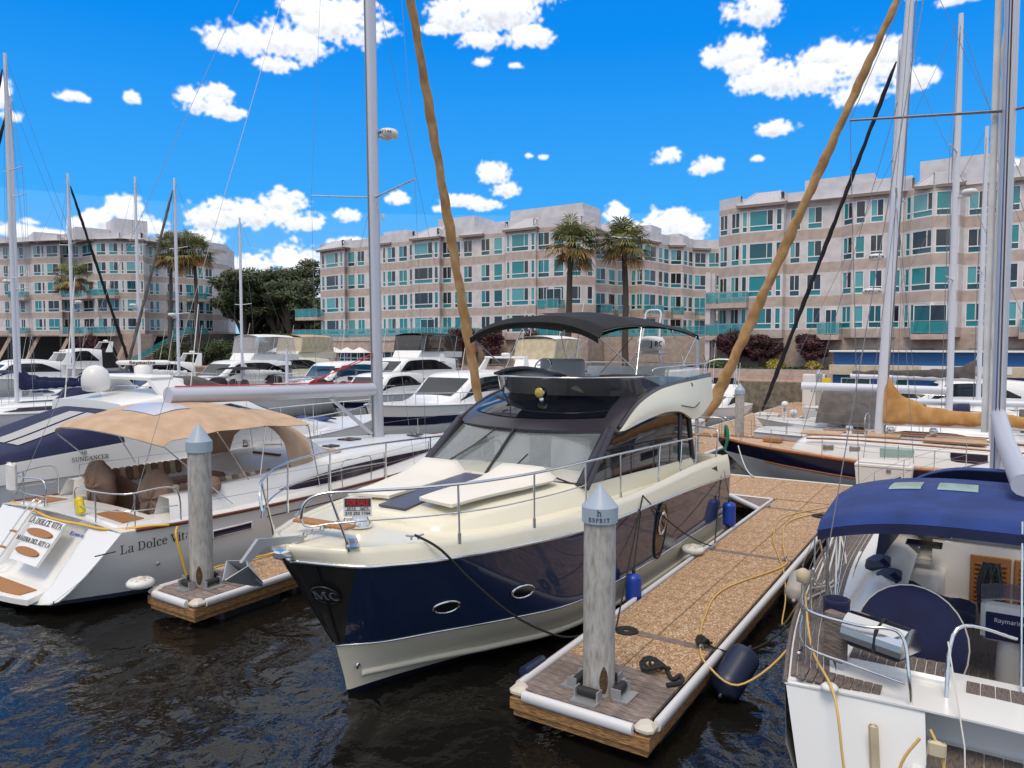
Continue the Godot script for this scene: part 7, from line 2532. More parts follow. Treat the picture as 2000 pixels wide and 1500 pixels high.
	for s in [1.0, -1.0]:
		rail(o, "spreader", [Vector3(0.08 * s, 9.6, -5.8), Vector3(1.35 * s, 9.65, -5.9)], 0.035, "mast_white")
		wire(o, Vector3(1.62 * s, 1.2, -5.8), Vector3(1.35 * s, 9.65, -5.9), 0.008)
		wire(o, Vector3(1.35 * s, 9.65, -5.9), Vector3(0, 17.3, -6.1), 0.008)
		wire(o, Vector3(1.60 * s, 1.2, -5.2), Vector3(0.06 * s, 9.4, -5.8), 0.008)
		wire(o, Vector3(1.60 * s, 1.2, -6.6), Vector3(0.06 * s, 9.4, -5.8), 0.008)
	wire(o, Vector3(0, 1.5, -3.0), Vector3(0, 13.2, -5.9), 0.010)
	wire(o, Vector3(0, 1.4, -12.4), Vector3(0, 17.4, -6.1), 0.008)
	radome(o, Vector3(0, 6.5, -5.15), 0.30, 0.20, "Raymarine", PI / 2 + 0.2)
	radome(o, Vector3(0, 7.6, -5.25), 0.22, 0.22, "Raymarine", PI / 2 + 0.2)
	st = sh()
	for k in 12: tube(st, curve([Vector3(-0.12 + 0.02 * k, 2.0, -5.15 - 0.02 * (k % 4)), Vector3(-0.14 + 0.022 * k, 1.6, -5.1), Vector3(-0.1 + 0.02 * k, 1.05 + 0.05 * (k % 3), -5.0)], 6), 0.014, 4)
	part(o, "rope_hank", st, "rope_white")
	rail(o, "mast_pulpit", [Vector3(-0.5, 1.8, -5.1), Vector3(-0.5, 2.5, -5.1), Vector3(0.5, 2.5, -5.1), Vector3(0.5, 1.8, -5.1)], 0.018, "steel", 16)
	mast_of(o, Vector3(0, 1.5, -10.9), Vector3(0, 11.5, -11.2), 0.15, 0.2, "mast_white")
	run("mooring_line", "white mooring line from the classic sailboat's bow to the cross dock", "rope_white", bow(Vector3(-7.2, 1.3, -25.9), Vector3(-6.2, 0.56, -24.2), 0.25), 0.02)
	st = sh()
	tube(st, curve([Vector3(-7.75, 1.55, -26.2), Vector3(-7.7, 1.95, -26.1), Vector3(-7.6, 1.6, -26.0), Vector3(-7.68, 1.1, -25.95)], 12), 0.06, 6)
	tag(part(self, "rope_hank", st, "green"), "green rope hank hanging at the classic sailboat's bow", "rope")

# ---------------------------------------------------------------- the boats around
func plain_hull(o: Node3D, L: float, B: float, fb: float, hull_m: String, stripe := "", deck_m := "gelcoat", rake := 1.0, stern_in := 0.92) -> Array:
	# stem at the origin, stern at z = -L
	var h := B / 2
	var keys := []
	for k in [[0.0, 0.02, 1.18, rake], [0.12, 0.55, 1.12, 0.62], [0.3, 0.86, 1.06, 0.25], [0.55, 1.0, 1.0, 0.0], [0.8, 1.0, 0.97, 0.0], [1.0, stern_in, 0.96, 0.0]]:
		var s: float = k[0] * L
		var x: float = k[1] * h
		var y: float = k[2] * fb
		keys.append([Vector3(x, y, s), Vector3(x * 0.985, y * 0.72, s + k[3] * 0.25), Vector3(x * 0.96, y * 0.5, s + k[3] * 0.42), Vector3(x * 0.86, 0.12, s + k[3] * 0.8), Vector3(x * 0.7, -0.15, s + k[3] * 1.0)])
	var rows := spread(keys, 30)
	var st := sh()
	skin(st, rows, 0, 4)
	transom(st, rows[30], 0, 4)
	part(o, "hull", st, hull_m)
	st = sh()
	var edge := []
	for r in rows: edge.append(r[0])
	deck_skin(st, edge, 0.08)
	part(o, "deck", st, deck_m)
	for s in [1.0, -1.0]:
		if stripe:
			st = sh()
			skin(st, rows, 1, 2, 0, 30, [s], 0.012)
			part(o, "hull_stripe", st, stripe)
		var l := []
		for r in rows: l.append(at_hull(r[0] + Vector3(0.01, 0, 0), s))
		rail(o, "rub_rail", l, 0.03, "bumper")
	return rows

func glaze(o: Node3D, tr: Array, i0: int, i1: int, lo: float, hi: float, m: String, called := "cabin_window", ends := 0.3) -> void:
	# a dark window band let into a trunk's sides
	for s in [1.0, -1.0]:
		var st := sh()
		var g := []
		for i in range(i0, i1 + 1):
			var t := float(i - i0) / (i1 - i0)
			var h := minf(1.0, minf(t, 1.0 - t) / ends + 0.12) if ends > 0.0 else 1.0
			var a: Vector3 = tr[i][0]
			var b: Vector3 = tr[i][2]
			g.append([at_hull(a.lerp(b, lo) + Vector3(0.03, 0, 0), s), at_hull((a.lerp(b, lerpf(lo, hi, h * 0.5)) as Vector3).lerp(tr[i][1], 0.5) + Vector3(0.03, 0, 0), s), at_hull(a.lerp(b, lerpf(lo, hi, h)) + Vector3(0.03, 0, 0), s)])
		sheet(st, g, 0.02)
		part(o, called, st, m)

func bow_rail(o: Node3D, rows: Array, n := 16, h := 0.6) -> void:
	for s in [1.0, -1.0]:
		var l := []
		for i in range(1, n): l.append(at_hull(rows[i][0] + Vector3(-0.06, h, 0), s))
		rail(o, "bow_rail", l, 0.02, "chrome")
		for i in range(1, n, 3): rail(o, "stanchion", [at_hull(rows[i][0] + Vector3(-0.06, 0, 0), s), at_hull(rows[i][0] + Vector3(-0.06, h, 0), s)], 0.015)

func arch_top(w: float, y: float, z0: float, z1: float, crown: float, droop := 0.0) -> Callable:
	return func(u: float, v: float) -> Vector3:
		var a := 1.0 - pow(absf(v * 2 - 1), 2.6)
		return Vector3(lerpf(-w, w, v), y + crown * a + 0.06 * sin(PI * u) - droop * u, lerpf(z0, z1, u))

func legs(o: Node3D, w: float, y: float, zs: Array, foot: float, lean := 0.4) -> void:
	for s in [1.0, -1.0]:
		for z in zs: rail(o, "canopy_leg", [Vector3(w * s, y, z), Vector3(w * s, foot, z + lean)], 0.02)

func motor(label: String, at: Vector3, turn: float, L: float, B: float, fb: float, opt := {}) -> Node3D:
	var o := thing(opt.get("name", "motor_boat"), label, opt.get("cat", "motor boat"), at, turn, opt.get("group", "moored motor boats"))
	var rows := plain_hull(o, L, B, fb, opt.get("hull", "hull_white"), opt.get("stripe", ""))
	var h := B / 2
	var top: float = opt.get("roof", fb + 1.35)
	var c0: float = opt.get("c0", 0.28)
	var c1: float = opt.get("c1", 0.8)
	var m: String = opt.get("house", "gelcoat")
	# foredeck trunk rising into the windscreen and roof
	var tr := trunk(o, [[c0 * L - 0.14 * L, h * 0.45, fb * 1.02, fb + 0.14], [c0 * L, h * 0.68, fb * 1.0, fb + 0.42], [(c0 + 0.11) * L, h * 0.78, fb * 0.97, lerpf(fb, top, 0.86)], [(c0 + 0.2) * L, h * 0.8, fb * 0.96, top], [lerpf(c0, c1, 0.75) * L, h * 0.8, fb * 0.95, top], [c1 * L, h * 0.78, fb * 0.95, top - opt.get("drop", 0.1)]], m, "deckhouse")
	glaze(o, tr, 6, 22, 0.45, 0.92, opt.get("glass", "dark_glass"))
	var st := sh()
	sheet(st, grid(3, 8, func(u: float, v: float) -> Vector3:
		var a: Array = tr[5 + int(u * 4.99)]
		return Vector3((a[3] as Vector3).x * lerpf(-0.92, 0.92, v), (a[4] as Vector3).y + 0.012, -(a[3] as Vector3).z) ), 0.01)
	part(o, "windscreen", st, opt.get("glass", "dark_glass"))
	bow_rail(o, rows)
	if opt.has("fly"):
		# raised helm with coaming, screen and canvas
		var fz0 := -(c0 + 0.24) * L
		var fz1 := -minf(c1 + 0.06, 0.97) * L
		st = sh()
		loft(st, [[Vector3(-h * 0.62, top - 0.02, fz0), Vector3(h * 0.62, top - 0.02, fz0), Vector3(h * 0.78, top - 0.02, fz1), Vector3(-h * 0.78, top - 0.02, fz1)], [Vector3(-h * 0.66, top + 0.62, fz0 - 0.5), Vector3(h * 0.66, top + 0.62, fz0 - 0.5), Vector3(h * 0.8, top + 0.5, fz1), Vector3(-h * 0.8, top + 0.5, fz1)]], true, false, true, true)
		part(o, "flybridge", st, m)
		st = sh()
		sheet(st, [[Vector3(-h * 0.6, top + 0.6, fz0 - 0.5), Vector3(-h * 0.55, top + 1.0, fz0 - 0.9)], [Vector3(h * 0.6, top + 0.6, fz0 - 0.5), Vector3(h * 0.55, top + 1.0, fz0 - 0.9)]], 0.02)
		part(o, "fly_screen", st, "dark_glass")
		var f = opt.fly
		if f is String:
			var w := h * 0.74
			canopy(o, "fly_top", f, arch_top(w, top + 1.95, fz0 - 0.7, fz1 + 0.4, 0.22), 8, 10)
			legs(o, w, top + 1.95, [fz0 - 0.9, (fz0 + fz1) / 2, fz1 + 0.6], top + 0.5)
			if opt.get("curtain", "") != "":
				for s in [1.0, -1.0]:
					st = sh()
					sheet(st, [[Vector3(w * s, top + 0.55, fz0 - 0.5), Vector3(w * s, top + 1.97, fz0 - 0.8)], [Vector3(w * s, top + 0.5, fz1 + 0.2), Vector3(w * s, top + 1.97, fz1 + 0.4)]], 0.01)
					part(o, "curtain", st, opt.curtain)
				st = sh()
				sheet(st, [[Vector3(-w, top + 0.55, fz0 - 0.5), Vector3(-w, top + 1.97, fz0 - 0.8)], [Vector3(w, top + 0.55, fz0 - 0.5), Vector3(w, top + 1.97, fz0 - 0.8)]], 0.01)
				part(o, "curtain", st, opt.curtain)
	if opt.has("arch"):
		var az: float = -opt.arch * L
		for s in [1.0, -1.0]:
			st = sh()
			sheet(st, [[Vector3(h * 0.8 * s, top - 0.4, az + 0.2), Vector3(h * 0.8 * s, top - 0.4, az - 0.6)], [Vector3(h * 0.62 * s, top + 0.75, az - 0.5), Vector3(h * 0.62 * s, top + 0.75, az - 0.9)]], 0.08)
			part(o, "arch_leg", st, m)
		st = sh()
		box(st, Vector3(0, top + 0.78, az - 0.7), Vector3(h * 1.3, 0.12, 0.5), 0.04)
		part(o, "arch_bar", st, m)
		radome(o, Vector3(0, top + 0.84, az - 0.7), 0.28, 0.22)
		rail(o, "antenna", [Vector3(h * 0.5, top + 0.8, az - 0.7), Vector3(h * 0.5, top + 3.6, az - 1.2)], 0.015, "plastic_white")
	if opt.has("canvas"):
		# cockpit enclosure behind the house
		var w := h * 0.8
		var z0 := -c1 * L + 0.3
		canopy(o, "cockpit_canvas", opt.canvas, func(u: float, v: float) -> Vector3:
			var a := pow(1.0 - pow(absf(v * 2 - 1), 5.0), 0.4)
			return Vector3(lerpf(-w, w, v), lerpf(fb + 0.1, lerpf(top + 0.02, fb + 0.5, smoothstep(0.35, 1.0, u)), a), z0 - u * (1.0 - c1) * L * 0.95), 10, 16)
	rail(o, "antenna", [Vector3(-h * 0.4, top, -0.6 * L), Vector3(-h * 0.4, top + 3.2, -0.66 * L)], 0.014, "plastic_white")
	st = sh()
	box(st, Vector3(0, 0.35, -L - 0.35), Vector3(B * 0.82, 0.12, 0.8), 0.04)
	part(o, "swim_platform", st, "gelcoat")
	return o

func sailer(label: String, at: Vector3, turn: float, L: float, tall: float, opt := {}) -> Node3D:
	var o := thing("sailing_boat", label, "sailboat", at, turn, "moored sailboats")
	var B: float = opt.get("B", L * 0.31)
	var fb: float = opt.get("fb", 1.15)
	var rows := plain_hull(o, L, B, fb, opt.get("hull", "hull_white"), opt.get("stripe", ""), opt.get("deck", "gelcoat"), 1.2, 0.62)
	var h := B / 2
	var ms: float = opt.get("ms", 0.40) * L
	var tr := trunk(o, [[0.24 * L, h * 0.3, fb * 1.05, fb + 0.2], [0.34 * L, h * 0.52, fb * 1.02, fb + 0.42], [0.5 * L, h * 0.6, fb, fb + 0.46], [0.64 * L, h * 0.58, fb, fb + 0.44]], "gelcoat", "coachroof")
	glaze(o, tr, 6, 21, 0.35, 0.85, "violet_glass")
	var m: String = opt.get("canvas", "canvas_navy")
	var lean: float = opt.get("lean", 0.0)
	mast_of(o, Vector3(0, fb + 0.3, -ms), Vector3(0, tall, -ms - lean), 0.18, 0.24, opt.get("spar", "mast_white"))
	var bl: float = opt.get("boom", 0.36) * L
	var by: float = opt.get("by", fb + 1.35)
	if opt.get("cover", "") != "":
		sail_cover(o, Vector3(0, by, -ms - 0.15), Vector3(0, by + 0.05, -ms - bl), 0.5, opt.cover, 0.17)
	var st := sh()
	tube(st, [Vector3(0, by - 0.1, -ms - 0.1), Vector3(0, by - 0.06, -ms - bl - 0.1)], opt.get("boom_r", 0.08), 8)
	part(o, "boom", st, opt.get("spar", "mast_white"))
	for y in ([0.5] if tall < 17 else [0.38, 0.68]):
		for s in [1.0, -1.0]:
			var sy: float = lerpf(fb, tall, y)
			rail(o, "spreader", [Vector3(0.05 * s, sy, -ms - lean * y), Vector3(h * 0.62 * s, sy + 0.08, -ms - 0.2)], 0.028, "mast_white")
			wire(o, Vector3(h * 0.85 * s, fb, -ms - 0.2), Vector3(h * 0.62 * s, sy + 0.08, -ms - 0.2), 0.009)
			wire(o, Vector3(h * 0.62 * s, sy + 0.08, -ms - 0.2), Vector3(0, tall - 0.2, -ms - lean), 0.009)
	if opt.get("furl", "") != "": furled(o, Vector3(0, fb + 0.5, -0.25), Vector3(0, tall - 0.9, -ms + 0.15 - lean), opt.get("fr", 0.11), 0.07, opt.furl, int(L))
	else: wire(o, Vector3(0, fb + 0.2, -0.1), Vector3(0, tall - 0.3, -ms), 0.010)
	wire(o, Vector3(0, fb, -L + 0.1), Vector3(0, tall - 0.1, -ms - lean), 0.009)
	if opt.get("bimini", true):
		var w := h * 0.66
		canopy(o, "bimini_top", m, arch_top(w, fb + 1.75, -0.74 * L, -0.95 * L, 0.2), 6, 10)
		legs(o, w, fb + 1.75, [-0.75 * L, -0.94 * L], fb, 0.1)
	if opt.get("dodger", true):
		canopy(o, "sprayhood", m, func(u: float, v: float) -> Vector3:
			var x := lerpf(-1.0, 1.0, v)
			return Vector3(x * h * 0.6, fb + 0.4 + lerpf(0.85, 0.05, smoothstep(0.2, 1.0, u)) * pow(1.0 - pow(absf(x), 3.0), 0.5), -lerpf(0.70, 0.58, u) * L), 8, 12)
	if opt.has("tent"):
		canopy(o, "boom_tent", opt.tent, func(u: float, v: float) -> Vector3:
			var x := absf(v * 2 - 1)
			return Vector3(lerpf(-h * 0.95, h * 0.95, v), lerpf(by + 0.25, fb + 0.25, pow(x, 1.4)) + 0.05 * sin(u * 17.0) * x, -lerpf(3.0, 6.2, u)), 14, 12)
	for s in [1.0, -1.0]:
		var ps := []
		for i in [1, 6, 11, 16, 21, 26, 30]: ps.append(at_hull(rows[i][0] + Vector3(-0.05, 0.62, 0), s))
		fan_rail(o, ps, 0.0)
	if opt.has("radar"): 
		radome(o, Vector3(0, opt.radar, -ms + 0.45), 0.27, 0.22, opt.get("brand", ""), opt.get("face", 0.0))
		st = sh()
		box(st, Vector3(0, opt.radar - 0.03, -ms + 0.25), Vector3(0.16, 0.05, 0.5))
		part(o, "radar_bracket", st, "mast_white")
	for q in opt.get("wheels", []):
		st = sh()
		tube(st, [Vector3(q * h, fb + 0.62, -0.84 * L), Vector3(q * h, fb + 0.62, -0.85 * L - 0.08)], 0.42, 16)
		part(o, "wheel_cover", st, "canvas_grey")
	return o

func express_cruiser() -> void:
	# the white cruiser beyond the sloop: stern towards the left of the picture, navy enclosure aft
	var o := thing("express_cruiser", "white hardtop cruiser with navy cockpit canvas and satellite dome, behind the white sloop", "motor yacht", Vector3(-20.5, 0, -21.7), PI)
	var rows := plain_hull(o, 14.6, 4.3, 1.75, "gelcoat", "", "gelcoat", 1.3)
	var st := sh()
	skin(st, rows, 0, 1, 0, 30, [1.0, -1.0], 0.014)
	var nb := part(o, "hull_stripe", st, "gelcoat")
	for s in [1.0, -1.0]:
		st = sh()
		skin(st, rows, 1, 2, 0, 20, [s], 0.014)
		part(o, "navy_stripe", st, "navy_stripe")
	# long sloping deckhouse; s counts from the bow, here nearest the cross dock
	var tr := trunk(o, [[2.2, 0.6, 1.85, 1.98], [4.5, 1.35, 1.8, 2.25], [6.3, 1.72, 1.75, 2.72], [7.8, 1.86, 1.74, 3.30], [9.3, 1.90, 1.72, 3.48], [11.3, 1.88, 1.7, 3.30]], "gelcoat", "deckhouse")
	for s in [1.0, -1.0]:
		st = sh()
		sheet(st, [[Vector3(1.78 * s, 2.50, -5.9), Vector3(1.80 * s, 2.62, -6.3)], [Vector3(1.92 * s, 2.40, -8.0), Vector3(1.84 * s, 3.12, -8.1)], [Vector3(1.95 * s, 2.36, -9.0), Vector3(1.87 * s, 3.02, -9.2)]], 0.02)
		part(o, "side_window", st, "blue_glass")
		st = sh()
		sheet(st, [[Vector3(1.98 * s, 2.32, -9.5), Vector3(1.90 * s, 2.9, -9.3)], [Vector3(1.99 * s, 2.30, -10.6), Vector3(1.93 * s, 2.84, -10.0)]], 0.02)
		part(o, "side_window", st, "blue_glass")
	st = sh()
	sheet(st, grid(4, 8, func(u: float, v: float) -> Vector3:
		var x := lerpf(-1.0, 1.0, v)
		return Vector3(x * lerpf(1.25, 1.6, u), lerpf(2.34, 3.26, u) + 0.04, -(lerpf(4.7, 7.6, u) + 0.35 * x * x))), 0.02)
	part(o, "windscreen", st, "blue_glass")
	# navy enclosure with clear panels
	var enc := func(u: float, v: float) -> Vector3:
		var x := lerpf(-1.0, 1.0, v)
		var a := pow(1.0 - pow(absf(x), 6.0), 0.35)
		return Vector3(x * lerpf(1.92, 1.98, u), lerpf(2.1, lerpf(3.24, 2.3, smoothstep(0.0, 1.0, u)), a), -lerpf(10.4, 14.6, u))
	canopy(o, "cockpit_canvas", "canvas_navy", enc, 16, 24)
	for q in [[0.16, 0.30], [0.34, 0.52]]:
		canopy(o, "canvas_window", "cushion_grey", func(u: float, v: float) -> Vector3: return enc.call(lerpf(0.30, 0.75, u), lerpf(q[0], q[1], v)) + Vector3(-0.012, 0.03, -0.01), 12, 12, 0.004)
	for s in [1.0, -1.0]:
		st = sh()
		sheet(st, [[Vector3(2.0 * s, 1.7, -9.0), Vector3(1.94 * s, 2.46, -9.2)], [Vector3(2.12 * s, 1.68, -11.5), Vector3(2.06 * s, 2.34, -11.5)], [Vector3(2.05 * s, 1.68, -14.6), Vector3(2.0 * s, 2.1, -14.6)]], 0.05)
		part(o, "cockpit_side", st, "gelcoat")
	# arch, domes and scanner
	for s in [1.0, -1.0]:
		st = sh()
		sheet(st, [[Vector3(1.75 * s, 3.2, -8.6), Vector3(1.75 * s, 3.15, -9.9)], [Vector3(1.2 * s, 3.92, -9.5), Vector3(1.2 * s, 3.90, -10.2)]], 0.12)
		part(o, "arch_leg", st, "gelcoat")
	st = sh()
	box(st, Vector3(0, 3.93, -9.85), Vector3(2.5, 0.14, 0.75), 0.06)
	part(o, "arch_bar", st, "gelcoat")
	st = sh()
	lathe(st, [[0.2, 0.0], [0.33, 0.04], [0.36, 0.2], [0.36, 0.38], [0.30, 0.58], [0.16, 0.70], [0.02, 0.73]], 20, Transform3D(Basis(), Vector3(0.2, 3.55, -10.9)))
	part(o, "satellite_dome", st, "plastic_white")
	st = sh()
	lathe(st, [[0.25, 0.0], [0.25, 0.2], [0.15, 0.26]], 14, Transform3D(Basis(), Vector3(0.4, 4.0, -9.4)))
	part(o, "scanner_base", st, "plastic_white")
	st = sh()
	box(st, Vector3(0.4, 4.32, -9.4), Vector3(1.5, 0.14, 0.14), 0.05, Basis(Vector3.UP, 0.75))
	var sc := part(o, "scanner_bar", st, "plastic_white")
	text(sc, "lettering", "Raymarine", 0.10, Vector3(0.35, 4.32, -9.46), Basis(Vector3.UP, 0.75 + PI), "ink", "Droid Sans", 700)
	var side := Basis(Vector3(0, 0, 1), Vector3.UP, Vector3(-1, 0, 0))
	text(o, "model_name", "SUNDANCER", 0.105, Vector3(-2.15, 2.06, -12.3), side, "ink", "Droid Serif", 400, true)
	text(o, "model_name", "48", 0.10, Vector3(-2.13, 2.21, -12.45), side, "ink", "Droid Serif", 400, true)
	bow_rail(o, rows, 18, 0.62)
	rail(o, "grab_rail", [Vector3(1.3, 3.5, -9.0), Vector3(1.3, 3.6, -9.1), Vector3(1.3, 3.62, -9.8), Vector3(1.3, 3.5, -9.9)], 0.02, "chrome")
	for x in [[1.75, -11.0, 6.8], [1.5, -7.2, 6.2]]: rail(o, "antenna", [Vector3(x[0], 3.1, x[1]), Vector3(x[0], x[2], x[1] + 0.4)], 0.016, "plastic_white")
	canopy(o, "foredeck_cover", "canvas_blue", func(u: float, v: float) -> Vector3: return Vector3(lerpf(-0.8, 0.8, v), 2.14 + 0.05 * sin(u * 9.0), -lerpf(2.9, 4.4, u)), 6, 6, 0.05)
	st = sh()
	prism(st, [Vector2(0, 0), Vector2(0.9, 0.0), Vector2(0.75, 0.16), Vector2(-0.3, 0.05)], 0.03, Transform3D(Basis(Vector3(0, 0, -1), Vector3(0, 1, 0), Vector3(1, 0, 0)), Vector3(-2.17, 1.1, -10.2)))
	part(o, "air_vent", st, "black")

func houseboat() -> void:
	var o := thing("floating_house", "two storey blue and cream floating building behind the masts on the right", "houseboat", Vector3(-9.0, 0, -57.6))
	var st := sh()
	box(st, Vector3(12, 0.15, 0), Vector3(24.2, 0.9, 4.0), 0.05)
	part(o, "barge", st, "navy_stripe")
	st = sh()
	box(st, Vector3(12, 1.7, -0.1), Vector3(24, 2.2, 3.4))
	part(o, "lower_wall", st, "float_blue")
	st = sh()
	box(st, Vector3(12, 3.15, 0), Vector3(24.4, 0.7, 3.9), 0.03)
	part(o, "fascia", st, "float_beige")
	st = sh()
	box(st, Vector3(12, 3.95, -0.2), Vector3(24, 0.9, 3.2))
	part(o, "upper_wall", st, "float_blue")
	st = sh()
	box(st, Vector3(12, 4.45, -0.1), Vector3(24.5, 0.12, 3.8), 0.02)
	part(o, "roof", st, "gelcoat")
	for x in [0.5, 2.8, 7.0, 9.6, 12.2, 15.0]:
		var wm := window_mesh(1.9, 1.25, "d")
		var w := part(o, "window", wm[0], "win_frame")
		w.position = Vector3(x + 1.0, 1.35, 1.62)
		for p in wm[1]: part(w, "pane", p, "pane_deep")
	st = sh()
	box(st, Vector3(8.0, 3.25, 1.96), Vector3(5.0, 0.5, 0.03))
	part(o, "white_panel", st, "gelcoat")

func boats() -> void:
	yacht()
	white_sloop()
	right_sloop()
	ketch()
	express_cruiser()
	houseboat()
	print("near boats ", Time.get_ticks_msec())
	# beyond the cross dock, bows to the left
	motor("large white coupe with teal and black side windows, behind the white sloop's mast", Vector3(-24.3, 0, -25.0), 0.0, 14.5, 4.4, 1.75, {"stripe": "navy_stripe", "glass": "dark_glass", "roof": 3.35, "c0": 0.34, "c1": 0.92, "arch": 0.78, "drop": 0.25})
	motor("white flybridge boat with beige curtains seen behind the navy yacht's screen", Vector3(-25.2, 0, -35.0), 0.0, 12.0, 4.2, 1.7, {"fly": "canvas_white", "curtain": "canvas_beige", "roof": 3.3, "arch": 0.62, "c1": 0.85})
	motor("white trawler with high white hardtop near the left apartment block", Vector3(-53.2, 0, -33.0), 0.0, 13.0, 4.4, 1.9, {"fly": "canvas_white", "curtain": "vinyl", "roof": 3.6, "c1": 0.84})
	motor("cream flybridge yacht with tan canvas enclosure in front of the trees", Vector3(-56.2, 0, -39.5), 0.0, 14.5, 4.7, 2.0, {"fly": "canvas_tan", "curtain": "canvas_beige", "roof": 3.7, "house": "cream"})
	motor("white sedan yacht with curved roof and dark green windows", Vector3(-44.8, 0, -36.5), 0.0, 12.5, 4.2, 1.7, {"roof": 3.5, "glass": "blue_glass", "c0": 0.3, "c1": 0.9})
	var o := motor("white flybridge yacht with black bimini left of the tall grey mast, named on its stern", Vector3(-43.5, 0, -42.0), 0.0, 15.0, 4.8, 2.0, {"fly": "canvas_black", "curtain": "smoked", "roof": 3.8, "arch": 0.7, "c1": 0.86})
	text(o, "stern_name", "MOTUS", 0.34, Vector3(2.25, 1.5, -13.6), Basis(Vector3(0, 0, -1), Vector3.UP, Vector3(1, 0, 0)), "ink", "Droid Sans", 700)
	o = motor("white express boat with dark side windows and a lifebuoy, below the left block", Vector3(-87.5, 0, -38.0), 0.0, 11.0, 3.8, 2.2, {"roof": 4.5, "arch": 0.75, "canvas": "canvas_black", "c1": 0.7})
	var st := sh()
	torus(st, Vector3(2.0, 2.6, -9.8), 0.42, 0.12, Basis(Vector3.BACK, PI / 2), 20, 8)
	part(o, "lifebuoy", st, "plastic_white")
	motor("low white boat with grey canvas enclosure left of the dark furled stay", Vector3(-47.2, 0, -23.5), 0.0, 10.5, 3.6, 1.5, {"canvas": "canvas_grey", "roof": 2.7, "c1": 0.6})
	motor("small white skiff with flat T top behind the navy yacht's stern", Vector3(-13.8, 0, -41.0), 0.0, 7.5, 2.6, 1.1, {"roof": 1.8, "c0": 0.35, "c1": 0.6, "fly": "canvas_white", "name": "skiff", "cat": "skiff"})
	motor("white cruiser with black cabin windows behind the gold sail cover", Vector3(-6.0, 0, -48.0), -1.35, 9.5, 3.3, 1.4, {"roof": 2.9, "c0": 0.3, "c1": 0.85})
	motor("small cruiser with navy canvas hood at the right edge", Vector3(-0.6, 0, -42.5), -1.57, 8.5, 3.0, 1.3, {"canvas": "canvas_navy", "roof": 2.3, "c1": 0.5})
	motor("white cruiser beyond the long grey boom, bow into the fairway", Vector3(-34.5, 0, -32.5), 0.15, 11.0, 3.8, 1.5, {"roof": 2.9, "stripe": "navy_stripe", "c1": 0.8})
	motor("white sport cruiser far behind the satellite dome", Vector3(-66.0, 0, -34.0), 0.0, 11.5, 3.9, 1.7, {"roof": 3.3, "c1": 0.8, "arch": 0.8})
	motor("white cruiser moored far left under the slanted columns", Vector3(-96.0, 0, -36.0), 0.1, 10.5, 3.6, 1.6, {"roof": 3.2, "c1": 0.8})
	motor("white yacht far left beside the first masts", Vector3(-75.0, 0, -26.0), 0.0, 12.0, 4.0, 1.8, {"roof": 3.4, "arch": 0.78, "c1": 0.8})
	# sailboats
	sailer("white sailboat at the left edge with navy canvas, tallest mast on the left", Vector3(-49.6, 0, -16.5), 0.0, 12.0, 19.8, {"stripe": "navy_stripe", "furl": "canvas_black", "cover": "canvas_navy", "radar": 8.6, "deck": "canvas_tan"})
	sailer("white sailboat cut by the left edge with navy furled sail", Vector3(-44.6, 0, -14.6), 0.0, 11.0, 20.5, {"furl": "canvas_navy", "cover": "canvas_navy"})
	sailer("sailboat with dark furled jib before the left block, mast beside the single palm", Vector3(-57.0, 0, -33.2), PI, 12.0, 17.5, {"furl": "canvas_black", "fr": 0.12, "ms": 0.42, "radar": 8.0})
	sailer("sailboat with slim white mast left of the two close palms", Vector3(-57.6, 0, -29.0), 0.0, 11.5, 18.4, {"cover": "canvas_white", "canvas": "canvas_white", "radar": 8.0, "bimini": false})
	sailer("sailboat with black bimini and dark furled jib, mast over the two close palms", Vector3(-49.8, 0, -27.4), 0.0, 11.5, 17.0, {"furl": "canvas_grey", "canvas": "canvas_black", "wheels": [-0.4, 0.4], "radar": 7.0})
	sailer("sailboat with mast standing before the dark trees", Vector3(-51.0, 0, -34.0), 0.0, 11.0, 15.2, {"canvas": "canvas_black", "cover": "canvas_white"})
	sailer("sailboat with black sprayhood and grey wheel covers near the flag", Vector3(-41.2, 0, -30.5), 0.0, 10.5, 4.6, {"canvas": "canvas_black", "wheels": [-0.45, 0.45], "boom": 0.2})
	sailer("white sailboat under a grey boom tent with dark furled jib, right of the walkway", Vector3(-9.2, 0, -36.2), -PI / 2, 12.5, 18.0, {"tent": "canvas_grey", "furl": "canvas_black", "fr": 0.085, "stripe": "navy_stripe", "wheels": [-0.4, 0.4], "bimini": false, "ms": 0.44, "boom_r": 0.13, "boom": 0.42, "lean": 0.3})
	sailer("white sailboat with long white boom and grey hood behind the gold sail cover", Vector3(3.7, 0, -33.4), PI / 2, 12.0, 17.5, {"boom_r": 0.17, "canvas": "canvas_grey", "stripe": "navy_stripe", "radar": 10.6, "brand": "B&G", "face": 2.8, "boom": 0.45, "by": 3.15, "bimini": false})
	sailer("white sailboat with grey covered boom in front of the blue floating building", Vector3(4.6, 0, -45.0), PI / 2, 12.0, 16.0, {"boom_r": 0.14, "cover": "canvas_grey", "canvas": "canvas_black", "by": 3.2, "boom": 0.5, "bimini": false})
	# flag on a stern
	o = thing("ensign", "small red white and blue flag on a boat's stern near the long boom", "flag", Vector3(-38.6, 2.2, -38.0))
	for k in 7:
		st = sh()
		sheet(st, [[Vector3(0, 0.06 * k, 0), Vector3(0, 0.06 * k + 0.06, 0)], [Vector3(0.35, 0.06 * k - 0.1, -0.35), Vector3(0.35, 0.06 * k - 0.04, -0.35)], [Vector3(0.6, 0.06 * k - 0.3, -0.6), Vector3(0.6, 0.06 * k - 0.24, -0.6)]], 0.01)
		part(o, "stripe", st, "red" if k % 2 == 0 else "canvas_white")
	st = sh()
